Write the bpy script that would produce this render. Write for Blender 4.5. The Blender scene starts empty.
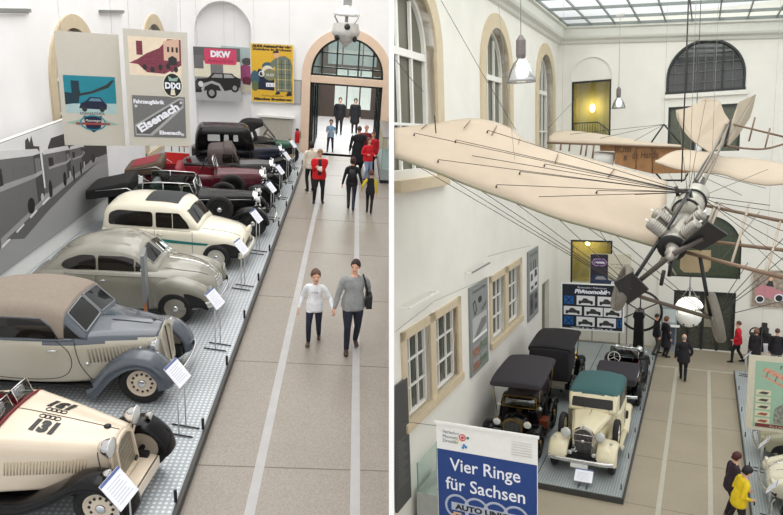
import bpy, bmesh, math, random
from mathutils import Vector, Matrix, Euler
from mathutils.bvhtree import BVHTree
from mathutils.geometry import delaunay_2d_cdt
S = bpy.context.scene
C = S.collection
R = math.radians
PI = math.pi
random.seed(7)

# ------------------------------------------------------------------ camera, sky, light, exposure
A_L = Matrix(((0.99584, -0.0478, 0.07743), (0.05576, -0.35041, -0.93493), (0.07182, 0.93537, -0.34629)))
A_R = Matrix(((0.90216, 0.42987, -0.03672), (0.03590, -0.16018, -0.98643), (-0.42992, 0.88860, -0.15994)))
EYE_L, EYE_R = Vector((0, 0, 5.5)), Vector((0, 0, 8.7))

def ortho(A):
    y = A.col[1].normalized(); z = A.col[2]; z = (z - y * z.dot(y)).normalized(); x = y.cross(z)
    return Matrix((x, y, z)).transposed()
A_L, A_R = ortho(A_L), ortho(A_R)
cam_data = bpy.data.cameras.new('camera')
cam_data.sensor_width = 36.0
cam_data.lens = 650.0 / 783.0 * 36.0
cam_data.clip_start, cam_data.clip_end = 0.1, 300
cam = bpy.data.objects.new('camera', cam_data)
C.objects.link(cam)
B_ = A_L.transposed()
cam.matrix_world = Matrix.Translation(EYE_L) @ Matrix((B_.col[0], -B_.col[1], -B_.col[2])).transposed().to_4x4()
S.camera = cam
# the right of the two halls stands beside the other, its floor pitched against it: one rigid turn
TURN_R = Matrix.Translation(EYE_L) @ (A_L.transposed() @ A_R).to_4x4() @ Matrix.Translation(-EYE_R)

world = bpy.data.worlds.new('overcast_sky'); S.world = world; world.use_nodes = True
wn = world.node_tree.nodes; wl = world.node_tree.links
for n in list(wn): wn.remove(n)
wo = wn.new('ShaderNodeOutputWorld'); wb = wn.new('ShaderNodeBackground'); wt = wn.new('ShaderNodeTexCoord')
ws = wn.new('ShaderNodeSeparateXYZ'); wr = wn.new('ShaderNodeValToRGB')
wl.new(wt.outputs['Generated'], ws.inputs[0]); wl.new(ws.outputs['Z'], wr.inputs[0]); wl.new(wr.outputs[0], wb.inputs[0]); wl.new(wb.outputs[0], wo.inputs[0])
wr.color_ramp.elements[0].position = 0.0; wr.color_ramp.elements[0].color = (.45, .45, .45, 1)
wr.color_ramp.elements[1].position = 0.03; wr.color_ramp.elements[1].color = (1.0, 1.0, 1.0, 1)
wb.inputs[1].default_value = 1.0
S.view_settings.view_transform = 'Standard'; S.view_settings.look = 'None'
S.view_settings.gamma = 1.0; S.view_settings.use_curve_mapping = False
S.view_settings.exposure = 0.2
S.cycles.max_bounces = 8; S.cycles.diffuse_bounces = 4; S.cycles.transparent_max_bounces = 16
S.cycles.sample_clamp_indirect = 4.0

HALL = 'L'
TOPS = []
def place_lamp(name, loc, rot, size, size_y, power, col, hall):
    l = bpy.data.lights.new(name, 'AREA'); l.shape = 'RECTANGLE'; l.size = size; l.size_y = size_y
    l.energy = power; l.color = col
    o = bpy.data.objects.new(name, l); C.objects.link(o)
    m = Matrix.Translation(loc) @ Euler(rot).to_matrix().to_4x4()
    o.matrix_world = (TURN_R @ m) if hall == 'R' else m
    return o
# daylight pouring through the glazed roofs of the two halls
SKY_L = place_lamp('skylight_daylight', (-2.6, 15, 12.6), (0, 0, 0), 8, 24, 1150, (1, .98, .95), 'L')
PORCH = place_lamp('porch_fill', (-.2, 31.5, 5.2), (0, 0, 0), 2.6, 9, 750, (.97, .99, 1), 'L')  # added fill lamp that brightens the porch floor; no such source there
SKY_R = place_lamp('skylight_daylight', (-.4, 17, 14.6), (0, 0, 0), 8, 22, 900, (1, .98, .93), 'R')

# ------------------------------------------------------------------ materials
def lin(c):
    return tuple(((v / 255) / 12.92 if v / 255 <= .04045 else ((v / 255 + .055) / 1.055) ** 2.4) for v in c)
MATS = {}
def mat(name, rgb, rough=.5, metal=0.0, var=.05, scale=9.0, bump=0.0, coat=0.0, spec=.5, alpha=1.0, emit=0.0):
    if name in MATS: return MATS[name]
    m = bpy.data.materials.new(name); m.use_nodes = True; nt = m.node_tree; b = nt.nodes['Principled BSDF']
    c = lin(rgb)
    tc = nt.nodes.new('ShaderNodeTexCoord'); nz = nt.nodes.new('ShaderNodeTexNoise'); cr = nt.nodes.new('ShaderNodeValToRGB')
    nz.inputs['Scale'].default_value = scale; nz.inputs['Detail'].default_value = 3
    nt.links.new(tc.outputs['Object'], nz.inputs['Vector']); nt.links.new(nz.outputs['Fac'], cr.inputs[0])
    cr.color_ramp.elements[0].position = .3; cr.color_ramp.elements[1].position = .7
    cr.color_ramp.elements[0].color = tuple(v * (1 - var) for v in c) + (1,)
    cr.color_ramp.elements[1].color = tuple(min(1, v * (1 + var)) for v in c) + (1,)
    nt.links.new(cr.outputs[0], b.inputs['Base Color'])
    b.inputs['Roughness'].default_value = rough; b.inputs['Metallic'].default_value = metal
    b.inputs['Coat Weight'].default_value = coat; b.inputs['Coat Roughness'].default_value = .06
    b.inputs['Specular IOR Level'].default_value = spec
    b.inputs['Alpha'].default_value = alpha
    if emit:
        nt.links.new(cr.outputs[0], b.inputs['Emission Color']); b.inputs['Emission Strength'].default_value = emit
    if bump:
        bp = nt.nodes.new('ShaderNodeBump'); bp.inputs['Strength'].default_value = bump; bp.inputs['Distance'].default_value = .01
        nt.links.new(nz.outputs['Fac'], bp.inputs['Height']); nt.links.new(bp.outputs[0], b.inputs['Normal'])
    MATS[name] = m
    return m
def glass_mat(name, tint, clear):
    """thin pane: part clear, part a smooth reflecting film"""
    m = bpy.data.materials.new(name); m.use_nodes = True; nt = m.node_tree
    for n in list(nt.nodes): nt.nodes.remove(n)
    o = nt.nodes.new('ShaderNodeOutputMaterial'); mx = nt.nodes.new('ShaderNodeMixShader')
    t = nt.nodes.new('ShaderNodeBsdfTransparent'); g = nt.nodes.new('ShaderNodeBsdfGlossy')
    t.inputs[0].default_value = lin(tint) + (1,); g.inputs['Roughness'].default_value = .03
    mx.inputs[0].default_value = 1 - clear
    nt.links.new(t.outputs[0], mx.inputs[1]); nt.links.new(g.outputs[0], mx.inputs[2]); nt.links.new(mx.outputs[0], o.inputs[0])
    MATS[name] = m
    return m
def speckle(name, rgb, dark, light, scale=55, rough=.35):
    m = mat(name, rgb, rough, 0, .05, .8); nt = m.node_tree; b = nt.nodes['Principled BSDF']
    src = b.inputs['Base Color'].links[0].from_socket
    tc = nt.nodes.new('ShaderNodeTexCoord')
    vo = nt.nodes.new('ShaderNodeTexVoronoi'); vo.inputs['Scale'].default_value = scale
    nt.links.new(tc.outputs['Object'], vo.inputs['Vector'])
    cr = nt.nodes.new('ShaderNodeValToRGB'); e = cr.color_ramp.elements
    e[0].position = 0; e[0].color = (dark, dark, dark, 1); e[1].position = 1; e[1].color = (light, light, light, 1)
    nt.links.new(vo.outputs['Color'], cr.inputs[0])
    mx = nt.nodes.new('ShaderNodeMix'); mx.data_type = 'RGBA'; mx.blend_type = 'MULTIPLY'; mx.inputs[0].default_value = 1
    nt.links.new(src, mx.inputs[6]); nt.links.new(cr.outputs[0], mx.inputs[7]); nt.links.new(mx.outputs[2], b.inputs['Base Color'])
    return m
def tread(name, rgb, metal=.55, rough=.36, scale=14.0):
    """checker plate: raised lugs in alternating rows"""
    m = mat(name, rgb, rough, metal, .10, 1.2); nt = m.node_tree; b = nt.nodes['Principled BSDF']
    src = b.inputs['Base Color'].links[0].from_socket
    tc = nt.nodes.new('ShaderNodeTexCoord'); mp = nt.nodes.new('ShaderNodeMapping'); mp.inputs['Scale'].default_value = (scale, scale, scale)
    ck = nt.nodes.new('ShaderNodeTexVoronoi'); ck.inputs['Scale'].default_value = 1; ck.inputs['Randomness'].default_value = 0.0
    nt.links.new(tc.outputs['Object'], mp.inputs[0]); nt.links.new(mp.outputs[0], ck.inputs['Vector'])
    cr = nt.nodes.new('ShaderNodeValToRGB'); e = cr.color_ramp.elements
    e[0].position = .30; e[0].color = (1.3, 1.3, 1.3, 1); e[1].position = .42; e[1].color = (.74, .74, .74, 1)
    nt.links.new(ck.outputs['Distance'], cr.inputs[0])
    mx = nt.nodes.new('ShaderNodeMix'); mx.data_type = 'RGBA'; mx.blend_type = 'MULTIPLY'; mx.inputs[0].default_value = 1
    nt.links.new(src, mx.inputs[6]); nt.links.new(cr.outputs[0], mx.inputs[7]); nt.links.new(mx.outputs[2], b.inputs['Base Color'])
    bp = nt.nodes.new('ShaderNodeBump'); bp.inputs['Strength'].default_value = .5; bp.inputs['Distance'].default_value = .004; bp.invert = True
    nt.links.new(ck.outputs['Distance'], bp.inputs['Height']); nt.links.new(bp.outputs[0], b.inputs['Normal'])
    return m

# ------------------------------------------------------------------ mesh building
def catmull(pts, k):
    """smooth polyline through pts (tuples), k steps per span"""
    n = len(pts); out = []
    if n < 3 or k < 2: return [tuple(p) for p in pts]
    for i in range(n - 1):
        p0, p1, p2, p3 = pts[max(i - 1, 0)], pts[i], pts[i + 1], pts[min(i + 2, n - 1)]
        for j in range(k):
            t = j / k
            out.append(tuple(.5 * (2 * b + (c - a) * t + (2 * a - 5 * b + 4 * c - d) * t * t + (3 * b - a - 3 * c + d) * t ** 3) for a, b, c, d in zip(p0, p1, p2, p3)))
    out.append(tuple(pts[-1]))
    return out

class MB:
    """collects shapes into one mesh; every add takes an index into the material list"""
    def __init__(s): s.bm = bmesh.new()
    def _f(s, vs, mi=0, smooth=False):
        try:
            f = s.bm.faces.new(vs); f.material_index = mi; f.smooth = smooth
            return f
        except ValueError: return None
    def poly(s, pts, mi=0):
        s._f([s.bm.verts.new(p) for p in pts], mi); return s
    def box(s, a, b, mi=0, m=None):
        x0, y0, z0 = a; x1, y1, z1 = b
        v = [(x0, y0, z0), (x1, y0, z0), (x1, y1, z0), (x0, y1, z0), (x0, y0, z1), (x1, y0, z1), (x1, y1, z1), (x0, y1, z1)]
        v = [s.bm.verts.new((m @ Vector(p)) if m else p) for p in v]
        for f in ((0, 3, 2, 1), (4, 5, 6, 7), (0, 1, 5, 4), (1, 2, 6, 5), (2, 3, 7, 6), (3, 0, 4, 7)): s._f([v[i] for i in f], mi)
        return s
    def bar(s, p, q, w, h=None, mi=0, up=(0, 0, 1)):
        p, q = Vector(p), Vector(q); h = h or w; d = (q - p); L_ = d.length
        if L_ < 1e-6: return s
        d.normalize(); u = Vector(up)
        if abs(d.dot(u)) > .98: u = Vector((1, 0, 0))
        x = d.cross(u).normalized(); z = x.cross(d)
        m = Matrix((x, d, z)).transposed().to_4x4(); m.translation = p
        return s.box((-w / 2, 0, -h / 2), (w / 2, L_, h / 2), mi, m)
    def tube(s, path, r, n=8, mi=0, cap=True, closed=False):
        P = [Vector(p) for p in path]; N = len(P); rings = []
        rr = r if isinstance(r, (list, tuple)) else [r] * N
        ref = None
        for i, p in enumerate(P):
            if closed: d = P[(i + 1) % N] - P[i - 1]
            else: d = P[min(i + 1, N - 1)] - P[max(i - 1, 0)]
            if d.length < 1e-9: d = Vector((0, 0, 1))
            d.normalize()
            if ref is None:
                ref = Vector((0, 0, 1)) if abs(d.z) < .9 else Vector((1, 0, 0))
            x = ref - d * ref.dot(d)
            if x.length < 1e-4: x = Vector((1, 0, 0)) - d * d.x
            x.normalize(); ref = x; y = d.cross(x)
            rings.append([s.bm.verts.new(p + (x * math.cos(2 * PI * k / n) + y * math.sin(2 * PI * k / n)) * rr[i]) for k in range(n)])
        M = N if closed else N - 1
        for i in range(M):
            a, b = rings[i], rings[(i + 1) % N]
            for k in range(n): s._f((a[k], a[(k + 1) % n], b[(k + 1) % n], b[k]), mi, True)
        if cap and not closed:
            s._f(rings[0][::-1], mi); s._f(rings[-1], mi)
        return s
    def lathe(s, prof, origin=(0, 0, 0), axis=(0, 0, 1), n=24, mi=0, smooth=True, arc=None):
        """prof: (radius, along-axis)"""
        a = Vector(axis).normalized(); u = Vector((0, 0, 1)) if abs(a.z) < .9 else Vector((1, 0, 0))
        x = (u - a * u.dot(a)).normalized(); y = a.cross(x); o = Vector(origin); rings = []
        for r, h in prof:
            if r < 1e-5: rings.append([s.bm.verts.new(o + a * h)])
            else: rings.append([s.bm.verts.new(o + a * h + (x * math.cos(2 * PI * k / n) + y * math.sin(2 * PI * k / n)) * r) for k in range(n)])
        for A, B in zip(rings, rings[1:]):
            for k in range(n):
                k2 = (k + 1) % n
                if len(A) == 1 and len(B) == 1: continue
                if len(A) == 1: s._f((A[0], B[k2], B[k]), mi, smooth)
                elif len(B) == 1: s._f((A[k], A[k2], B[0]), mi, smooth)
                else: s._f((A[k], A[k2], B[k2], B[k]), mi, smooth)
        return s
    def sphere(s, c, r, n=14, mi=0, sc=(1, 1, 1), m=None):
        rings = []; k = n // 2
        for i in range(k + 1):
            th = PI * i / k; ring = []
            for j in range(n if 0 < i < k else 1):
                ph = 2 * PI * j / n
                p = Vector((math.sin(th) * math.cos(ph) * sc[0], math.sin(th) * math.sin(ph) * sc[1], math.cos(th) * sc[2])) * r
                if m: p = m @ p
                ring.append(s.bm.verts.new(Vector(c) + p))
            rings.append(ring)
        for A, B in zip(rings, rings[1:]):
            for j in range(n):
                j2 = (j + 1) % n
                if len(A) == 1: s._f((A[0], B[j], B[j2]), mi, True)
                elif len(B) == 1: s._f((A[j], B[0], A[j2]), mi, True)
                else: s._f((A[j], B[j], B[j2], A[j2]), mi, True)
        return s
    def prism(s, pts, d0, d1, frame=None, mi=0, smooth=False):
        """polygon (u,v) pulled from n=d0 to n=d1; frame maps (u,v,n) to 3-D"""
        fr = frame or (lambda u, v, n: (u, v, n))
        a = [s.bm.verts.new(fr(u, v, d0)) for u, v in pts]; b = [s.bm.verts.new(fr(u, v, d1)) for u, v in pts]
        s._f(a[::-1], mi); s._f(b, mi); n = len(pts)
        for i in range(n): s._f((a[i], a[(i + 1) % n], b[(i + 1) % n], b[i]), mi, smooth)
        return s
    def ribbon(s, outer, inner, d0, d1, frame=None, mi=0):
        """flat band between two open outlines of equal length, with thickness"""
        fr = frame or (lambda u, v, n: (u, v, n))
        for i in range(len(outer) - 1):
            q = [outer[i], outer[i + 1], inner[i + 1], inner[i]]
            s.prism(q, d0, d1, fr, mi)
        return s
    def grid(s, rows, mi=0, smooth=True, close_u=False):
        V = [[s.bm.verts.new(p) for p in r] for r in rows]
        for i in range(len(V) - 1):
            n = len(V[i])
            for j in range(n if close_u else n - 1): s._f((V[i][j], V[i][(j + 1) % n], V[i + 1][(j + 1) % n], V[i + 1][j]), mi, smooth)
        s.V = V
        return s
    def text(s, txt, u, v, size, frame, mi=0, n=.004, align='CENTER', squeeze=1.0, shear=0.0, bold=0.0, wid=None):
        me = text_mesh(txt, size, align, shear, bold)
        k = squeeze
        if wid:
            xs = [p.co.x for p in me.vertices]; w = max(xs) - min(xs); k = wid / w if w > 0 else 1
        vs = [s.bm.verts.new(frame(u + p.co.x * k, v + p.co.y, n)) for p in me.vertices]
        for f in me.polygons: s._f([vs[i] for i in f.vertices], mi)
        bpy.data.meshes.remove(me)
        return s
    def build(s, name, mats, parent=None, solid=0.0, keep=False, sharp=None):
        bm = s.bm
        bmesh.ops.remove_doubles(bm, verts=bm.verts, dist=1e-5)
        bmesh.ops.recalc_face_normals(bm, faces=bm.faces)
        if solid: bmesh.ops.solidify(bm, geom=list(bm.faces), thickness=solid)
        me = bpy.data.meshes.new(name); bm.to_mesh(me)
        if not keep: bm.free()
        for m in (mats if isinstance(mats, (list, tuple)) else [mats]): me.materials.append(m)
        o = bpy.data.objects.new(name, me); C.objects.link(o)
        if parent: o.parent = parent
        else: TOPS.append((o, HALL))
        return o
TXT = {}
def text_mesh(txt, size, align, shear, bold):
    cu = bpy.data.curves.new('lettering', 'FONT'); cu.body = txt; cu.size = size; cu.align_x = align; cu.shear = shear; cu.offset = bold; cu.resolution_u = 3
    o = bpy.data.objects.new('lettering', cu); C.objects.link(o)
    dg = bpy.context.evaluated_depsgraph_get(); me = bpy.data.meshes.new_from_object(o.evaluated_get(dg))
    bpy.data.objects.remove(o); bpy.data.curves.remove(cu)
    return me

def tag(o, label, cat, group=None, kind=None):
    o['label'] = label; o['category'] = cat
    if group: o['group'] = group
    if kind: o['kind'] = kind
    return o
def structure(o):
    o['kind'] = 'structure'; return o
def thing(name, label, cat, loc=(0, 0, 0), heading=0.0, group=None):
    o = bpy.data.objects.new(name, None); C.objects.link(o); o.empty_display_size = .1
    o.location = loc; o.rotation_euler = (0, 0, heading)
    TOPS.append((o, HALL))
    return tag(o, label, cat, group)
def copy_tree(o, parent=None):
    c = o.copy(); C.objects.link(c)
    if parent: c.parent = parent
    else: TOPS.append((c, HALL))
    for ch in list(o.children): copy_tree(ch, c)
    return c
def arch(cx, z0, zs, r, n=24, rz=None):
    """outline of an arched opening, from lower left over the top to lower right"""
    rz = rz or r
    p = [(cx - r, z0)] + [(cx - r * math.cos(PI * i / n), zs + rz * math.sin(PI * i / n)) for i in range(n + 1)] + [(cx + r, z0)]
    return p
def wall_with_holes(mb, u0, u1, v0, v1, holes, frame, thick, mi=0, outline=None):
    """a wall sheet with openings and their reveals; holes are closed outlines (counter-clockwise or not)"""
    verts = list(outline or [(u0, v0), (u1, v0), (u1, v1), (u0, v1)]); OL = list(verts); edges = [(0, 1), (1, 2), (2, 3), (3, 0)]
    for h in holes:
        b = len(verts); verts += [tuple(p) for p in h]; k = len(h); edges += [(b + i, b + (i + 1) % k) for i in range(k)]
    r = delaunay_2d_cdt([Vector(p) for p in verts], edges, [], 0, 1e-5)
    def inside(p, h):
        c = False; n = len(h)
        for i in range(n):
            x1, y1 = h[i]; x2, y2 = h[(i + 1) % n]
            if (y1 > p[1]) != (y2 > p[1]) and p[0] < (x2 - x1) * (p[1] - y1) / (y2 - y1) + x1: c = not c
        return c
    V0 = [mb.bm.verts.new(frame(p[0], p[1], 0)) for p in r[0]]
    V1 = [mb.bm.verts.new(frame(p[0], p[1], -thick)) for p in r[0]]
    for f in r[2]:
        c = [sum(r[0][i][k] for i in f) / len(f) for k in (0, 1)]
        if any(inside(c, h) for h in holes): continue
        mb._f([V0[i] for i in f], mi); mb._f([V1[i] for i in f][::-1], mi)
    for h in holes:
        k = len(h)
        for i in range(k):
            a, b = h[i], h[(i + 1) % k]
            mb.poly([frame(a[0], a[1], 0), frame(b[0], b[1], 0), frame(b[0], b[1], -thick), frame(a[0], a[1], -thick)], mi)
    for a, b in zip(OL, OL[1:] + OL[:1]):
        mb.poly([frame(*a, 0), frame(*b, 0), frame(*b, -thick), frame(*a, -thick)], mi)
    return mb
# frames: wall on the left (faces +x): u = y ; wall at the back (faces -y): u = x
def left_frame(x): return lambda u, v, n: (x + n, u, v)
def back_frame(y): return lambda u, v, n: (u, y - n, v)
# ------------------------------------------------------------------ shared finishes
M = {}
M['wallL'] = mat('white_plaster', (243, 242, 242), .8, var=.02, scale=1.5)
M['wallR'] = mat('greyish_white_plaster', (230, 227, 219), .85, var=.03, scale=1.2)  # slightly greyer, warmer white than the left hall's plaster
M['beige'] = mat('beige_stone', (204, 188, 160), .7, var=.05, scale=5)
M['portal'] = mat('rose_beige_stone', (228, 202, 178), .65, var=.04, scale=4)
M['floorL'] = speckle('terrazzo_warm', (150, 141, 130), .74, 1.10, 70, .38)
M['floorR'] = speckle('terrazzo_dun', (164, 153, 134), .86, 1.1, 85, .45)
M['strip'] = mat('grey_inlay_stone', (174, 172, 171), .45, var=.05, scale=4)
M['stripR'] = mat('pale_inlay_stone', (186, 182, 168), .45, var=.04, scale=4)
M['joint'] = mat('floor_joint', (116, 106, 96), .7)
M['darkframe'] = mat('dark_green_metal', (28, 36, 34), .4)
M['brown'] = mat('bronze_brown_frame', (66, 54, 46), .45)
M['white'] = mat('white_paint', (238, 238, 234), .45, var=.02)
M['sash'] = mat('window_sash_white', (232, 231, 226), .5, var=.02)
M['pane_dark'] = mat('dark_window_pane', (74, 76, 68), .12, var=.15, scale=1.5)
M['pane_upper'] = mat('dim_window_pane', (100, 100, 86), .3, var=.12, scale=1.2)
M['pane_grid'] = mat('dark_arch_pane', (46, 48, 47), .05, var=.2, scale=1.2, spec=1.0)
M['glass'] = glass_mat('clear_glass', (244, 250, 248), .94)
M['glass_green'] = glass_mat('green_door_glass', (105, 135, 122), .80)
M['roofpane'] = glass_mat('roof_pane', (242, 247, 246), .96)
M['black'] = mat('black_paint', (20, 20, 21), .3)
M['rubber'] = mat('black_rubber', (24, 23, 23), .75)
M['chrome'] = mat('chrome', (225, 226, 228), .12, 1.0, .03)
M['steel'] = mat('brushed_steel', (150, 152, 154), .35, .9)
M['wire'] = mat('dark_wire', (62, 58, 54), .5)
M['lightwire'] = mat('pale_cord', (150, 148, 142), .6)
M['grey'] = mat('grey_panel', (150, 152, 150), .6, var=.03)
M['paper'] = mat('white_card', (236, 238, 246), .5, var=.01)

def trim_at_divider(o, gap=0.0):
    """both halls end at the divider strip between them"""
    A, eye = (A_R, EYE_R) if HALL == 'R' else (A_L, EYE_L)
    no = Vector(A[0]); bm = bmesh.new(); bm.from_mesh(o.data)
    bmesh.ops.bisect_plane(bm, geom=list(bm.verts) + list(bm.edges) + list(bm.faces), plane_co=eye + (no if HALL == 'R' else -no) * gap, plane_no=no if HALL == 'L' else -no, clear_outer=True)
    bm.to_mesh(o.data); bm.free(); return o

# ------------------------------------------------------------------ the left hall: floor, walls, windows
HALL = 'L'
cut = lambda y, z=0: .0480 * y + (5.5 - z) * .0777            # where the divider strip stands
f = MB().poly([(-6.76, 2, 0), (cut(2), 2, 0), (cut(26.4), 26.4, 0), (-6.76, 26.4, 0)])
structure(f.build('floor', M['floorL']))
f = MB().poly([(-1.9, 26.4, 0), (1.45, 26.4, 0), (1.45, 37.1, 0), (-1.9, 37.1, 0)]); structure(f.build('floor_porch', mat('polished_porch_floor', (206, 204, 202), .16, var=.04, scale=2)))
f = MB().poly([(-14, 37.12, -.02), (14, 37.12, -.02), (14, 70, -.02), (-14, 70, -.02)]); structure(f.build('ground_outside', mat('pale_paving', (236, 234, 228), .8)))
t = MB()
for x in (-.93, .29): t.box((x - .06, 3, .0), (x + .06, 26.3, .004))
structure(t.build('trim_1', M['strip']))
t = MB()
for y in (4.2, 6.9, 9.55, 12.2, 14.9, 17.6, 20.3, 23.0, 25.6): t.box((-1.8, y - .007, 0), (cut(y) - .03, y + .007, .0025))
structure(t.build('trim_2', M['joint']))
LW = left_frame(-6.76)
w1, w2 = arch(16.7, .9, 3.55, 1.15, rz=1.12), arch(23.2, .9, 3.55, 1.15, rz=1.12)
t = MB(); wall_with_holes(t, 4, 26.75, 0, 13, [w1, w2], LW, .35); structure(t.build('wall_left', M['wallL']))
for i, cy in enumerate((16.7, 23.2)):
    w = MB()
    w.ribbon(arch(cy, .55, 3.55, 1.46, rz=1.43), arch(cy, .55, 3.55, 1.15, rz=1.12), -.33, .05, LW, 0)
    w.box((-6.8, cy - 1.46, .45), (-6.66, cy + 1.46, .62), 0)
    w.ribbon(arch(cy, .9, 3.55, 1.15, rz=1.12), arch(cy, .98, 3.55, 1.06, rz=1.03), -.3, -.22, LW, 1)
    for u in (cy - .38, cy + .38): w.box((-7.04, u - .035, .92), (-6.97, u + .035, 4.5), 1)
    for v in (.95, 1.85, 2.7, 3.5): w.box((-7.04, cy - 1.1, v - .035), (-6.97, cy + 1.1, v + .035), 1)
    w.prism(arch(cy, .9, 3.55, 1.15, rz=1.12), -.32, -.30, LW, 2)
    structure(w.build('window_%d' % (i + 1), [M['beige'], M['sash'], M['pane_upper']]))
BW = back_frame(26.4)
niche = arch(-5.08, .02, 4.49, 1.07); portal = arch(-.3, 0, 3.2, 1.42)
t = MB(); wall_with_holes(t, -7.1, 1.72, 0, 13, [niche, portal], BW, .45, outline=[(-7.1, 0), (cut(26.4), 0), (cut(26.4, 13), 13), (-7.1, 13)])
t.box((-6.25, 26.84, 0), (-3.95, 26.9, 5.7))
trim_at_divider(structure(t.build('wall_back', M['wallL'])))
d = MB()
d.ribbon(arch(-.3, 0, 3.2, 1.75), arch(-.3, 0, 3.2, 1.42), -.45, .06, BW, 0)
d.box((-1.72, 26.4, 2.86), (1.12, 26.7, 3.12), 0)
d.ribbon(arch(-.3, 3.12, 3.2, 1.42), arch(-.3, 3.16, 3.2, 1.34), -.3, -.18, BW, 1)
d.box((-1.72, 26.58, 3.12), (1.12, 26.68, 3.2), 1)
for u in (-1.3, -.72, .12, .7): d.box((u - .03, 26.6, 3.12), (u + .03, 26.68, 4.55), 1)
for v in (3.45, 4.0): d.box((-1.66, 26.6, v - .025), (1.06, 26.67, v + .025), 1)
d.prism(arch(-.3, 3.14, 3.2, 1.40), -.24, -.23, BW, 2)
d.box((-1.72, 26.55, 2.78), (1.12, 26.7, 2.86), 1); d.box((-1.72, 26.55, 0), (-1.64, 26.7, 2.86), 1); d.box((1.04, 26.55, 0), (1.12, 26.7, 2.86), 1)
trim_at_divider(structure(d.build('door_1', [M['portal'], M['darkframe'], M['glass']])))
# the glazed porch behind the portal
for i, (x, s) in enumerate(((-1.62, 1), (1.02, -1))):
    d = MB()
    for a, b in ((26.8, 28.6), (28.7, 30.4)):
        d.box((x - .03, a, 0), (x + .03, a + .09, 2.78), 0); d.box((x - .03, b - .09, 0), (x + .03, b, 2.78), 0)
        d.box((x - .03, a, 2.66), (x + .03, b, 2.78), 0); d.box((x - .03, a, 0), (x + .03, b, .12), 0)
        d.box((x - .006, a + .09, .12), (x + .006, b - .09, 2.66), 1)
    structure(d.build('door_%d' % (i + 2), [M['darkframe'], M['glass_green']]))
t = MB(); t.box((-2.0, 26.85, 0), (-1.9, 38, 5.2)); structure(t.build('wall_porch_left', mat('dark_green_wall', (58, 66, 60), .6)))
t = MB(); t.box((1.45, 26.9, 0), (1.55, 38, 5.2)); structure(t.build('wall_porch_right', mat('dim_brown_wall', (92, 70, 60), .6)))
t = MB()
rect_ = lambda a, b, c, d: [(a, c), (b, c), (b, d), (a, d)]
wall_with_holes(t, -1.9, 1.45, 0, 5.3, [rect_(-1.05, -.42, .5, 2.6), rect_(-.34, .30, .5, 2.6), rect_(.38, .95, .5, 2.6), rect_(-1.5, -.75, 2.85, 5.1), rect_(-.67, .35, 2.85, 5.1), rect_(.43, 1.15, 2.85, 5.1)], back_frame(37.0), .12)
structure(t.build('wall_porch_back', M['brown']))
w = MB(); w.box((-1.55, 37.04, 2.8), (1.2, 37.06, 5.15), 0); w.box((-1.1, 37.04, .45), (1.0, 37.06, 2.65), 0)
structure(w.build('window_3', M['glass']))
# glazed roof: beams only, open to the sky
t = MB()
for x in (-6.9, -3.6, -.5): t.box((x - .08, 2, 12.9), (x + .08, 26.6, 13.1))
for y in (6, 11, 17, 20, 26.4): t.box((-7, y - .08, 12.9), (cut(y, 13), y + .08, 13.1))
structure(t.build('ceiling', M['white']))
# white divider standing for the blank strip between the two views, seen end-on
Bc = A_L.transposed()
def cam_pt(x, y, z): return EYE_L + Bc @ Vector((x, y, z))
d0, hw = 5.6, 2.6 / 650 * 5.6
t = MB(); q = [cam_pt(x, y, z) for x, y, z in ((-hw, -7, d0), (hw, -7, d0), (hw, -7, 16), (-hw, -7, 16), (-hw, 9, d0), (hw, 9, d0), (hw, 9, 16), (-hw, 9, 16))]
for f_ in ((0, 1, 2, 3), (4, 5, 6, 7), (0, 1, 5, 4), (1, 2, 6, 5), (2, 3, 7, 6), (3, 0, 4, 7)): t.poly([q[i] for i in f_])
structure(t.build('divider_strip', mat('bright_white_paint', (252, 252, 252), .6, var=0)))

# ------------------------------------------------------------------ the right hall
HALL = 'R'
f = MB().poly([(-5.86, 11.62, 0), (-1.8, 3.05, 0), (5.2, 3, 0), (5.2, 29.3, 0), (-5.86, 29.3, 0)]); trim_at_divider(structure(f.build('floor', M['floorR'])))
t = MB()
for x in (-.71, .42): t.box((x - .055, 6, 0), (x + .055, 26.6, .004))
t.box((-1.5, 26.55, 0), (1.3, 26.67, .004))
structure(t.build('trim_3', M['stripR']))
t = MB()
for y in (13.0, 15.7, 18.4, 21.1, 23.8): t.box((-1.5, y - .007, 0), (1.3, y + .007, .0025))
structure(t.build('trim_4', M['joint']))
LR = left_frame(-5.86); ys = lambda z: 12.293 + .0853 * (z - 8.7)
ups = [(13.55, 1.28), (20.0, 1.28), (26.75, 1.28)]
def rect(a, b, c, d): return [(a, c), (b, c), (b, d), (a, d)]
holes = [arch(cy, 8.3, 11.0, r) for cy, r in ups[1:]] + [[(ys(8.3) + .05, 8.3), (14.83, 8.3)] + [(13.55 + 1.28 * math.cos(PI * i / 24), 11.0 + 1.28 * math.sin(PI * i / 24)) for i in range(0, 18)] + [(ys(12.1) + .05, 12.0)]]
lows = [(12.62, 14.0), (14.35, 15.95), (19.1, 20.55), (20.95, 22.5)]
holes += [rect(a, b, 2.68, 4.6) for a, b in lows]
holes += [rect(26.2, 27.6, 0.02, 3.1)]
t = MB(); wall_with_holes(t, 0, 0, 0, 0, holes, LR, .32, outline=[(ys(0), 0), (29.6, 0), (29.6, 13.75), (ys(13.75), 13.75)])
trim_at_divider(structure(t.build('wall_left', M['wallR'])))
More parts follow.
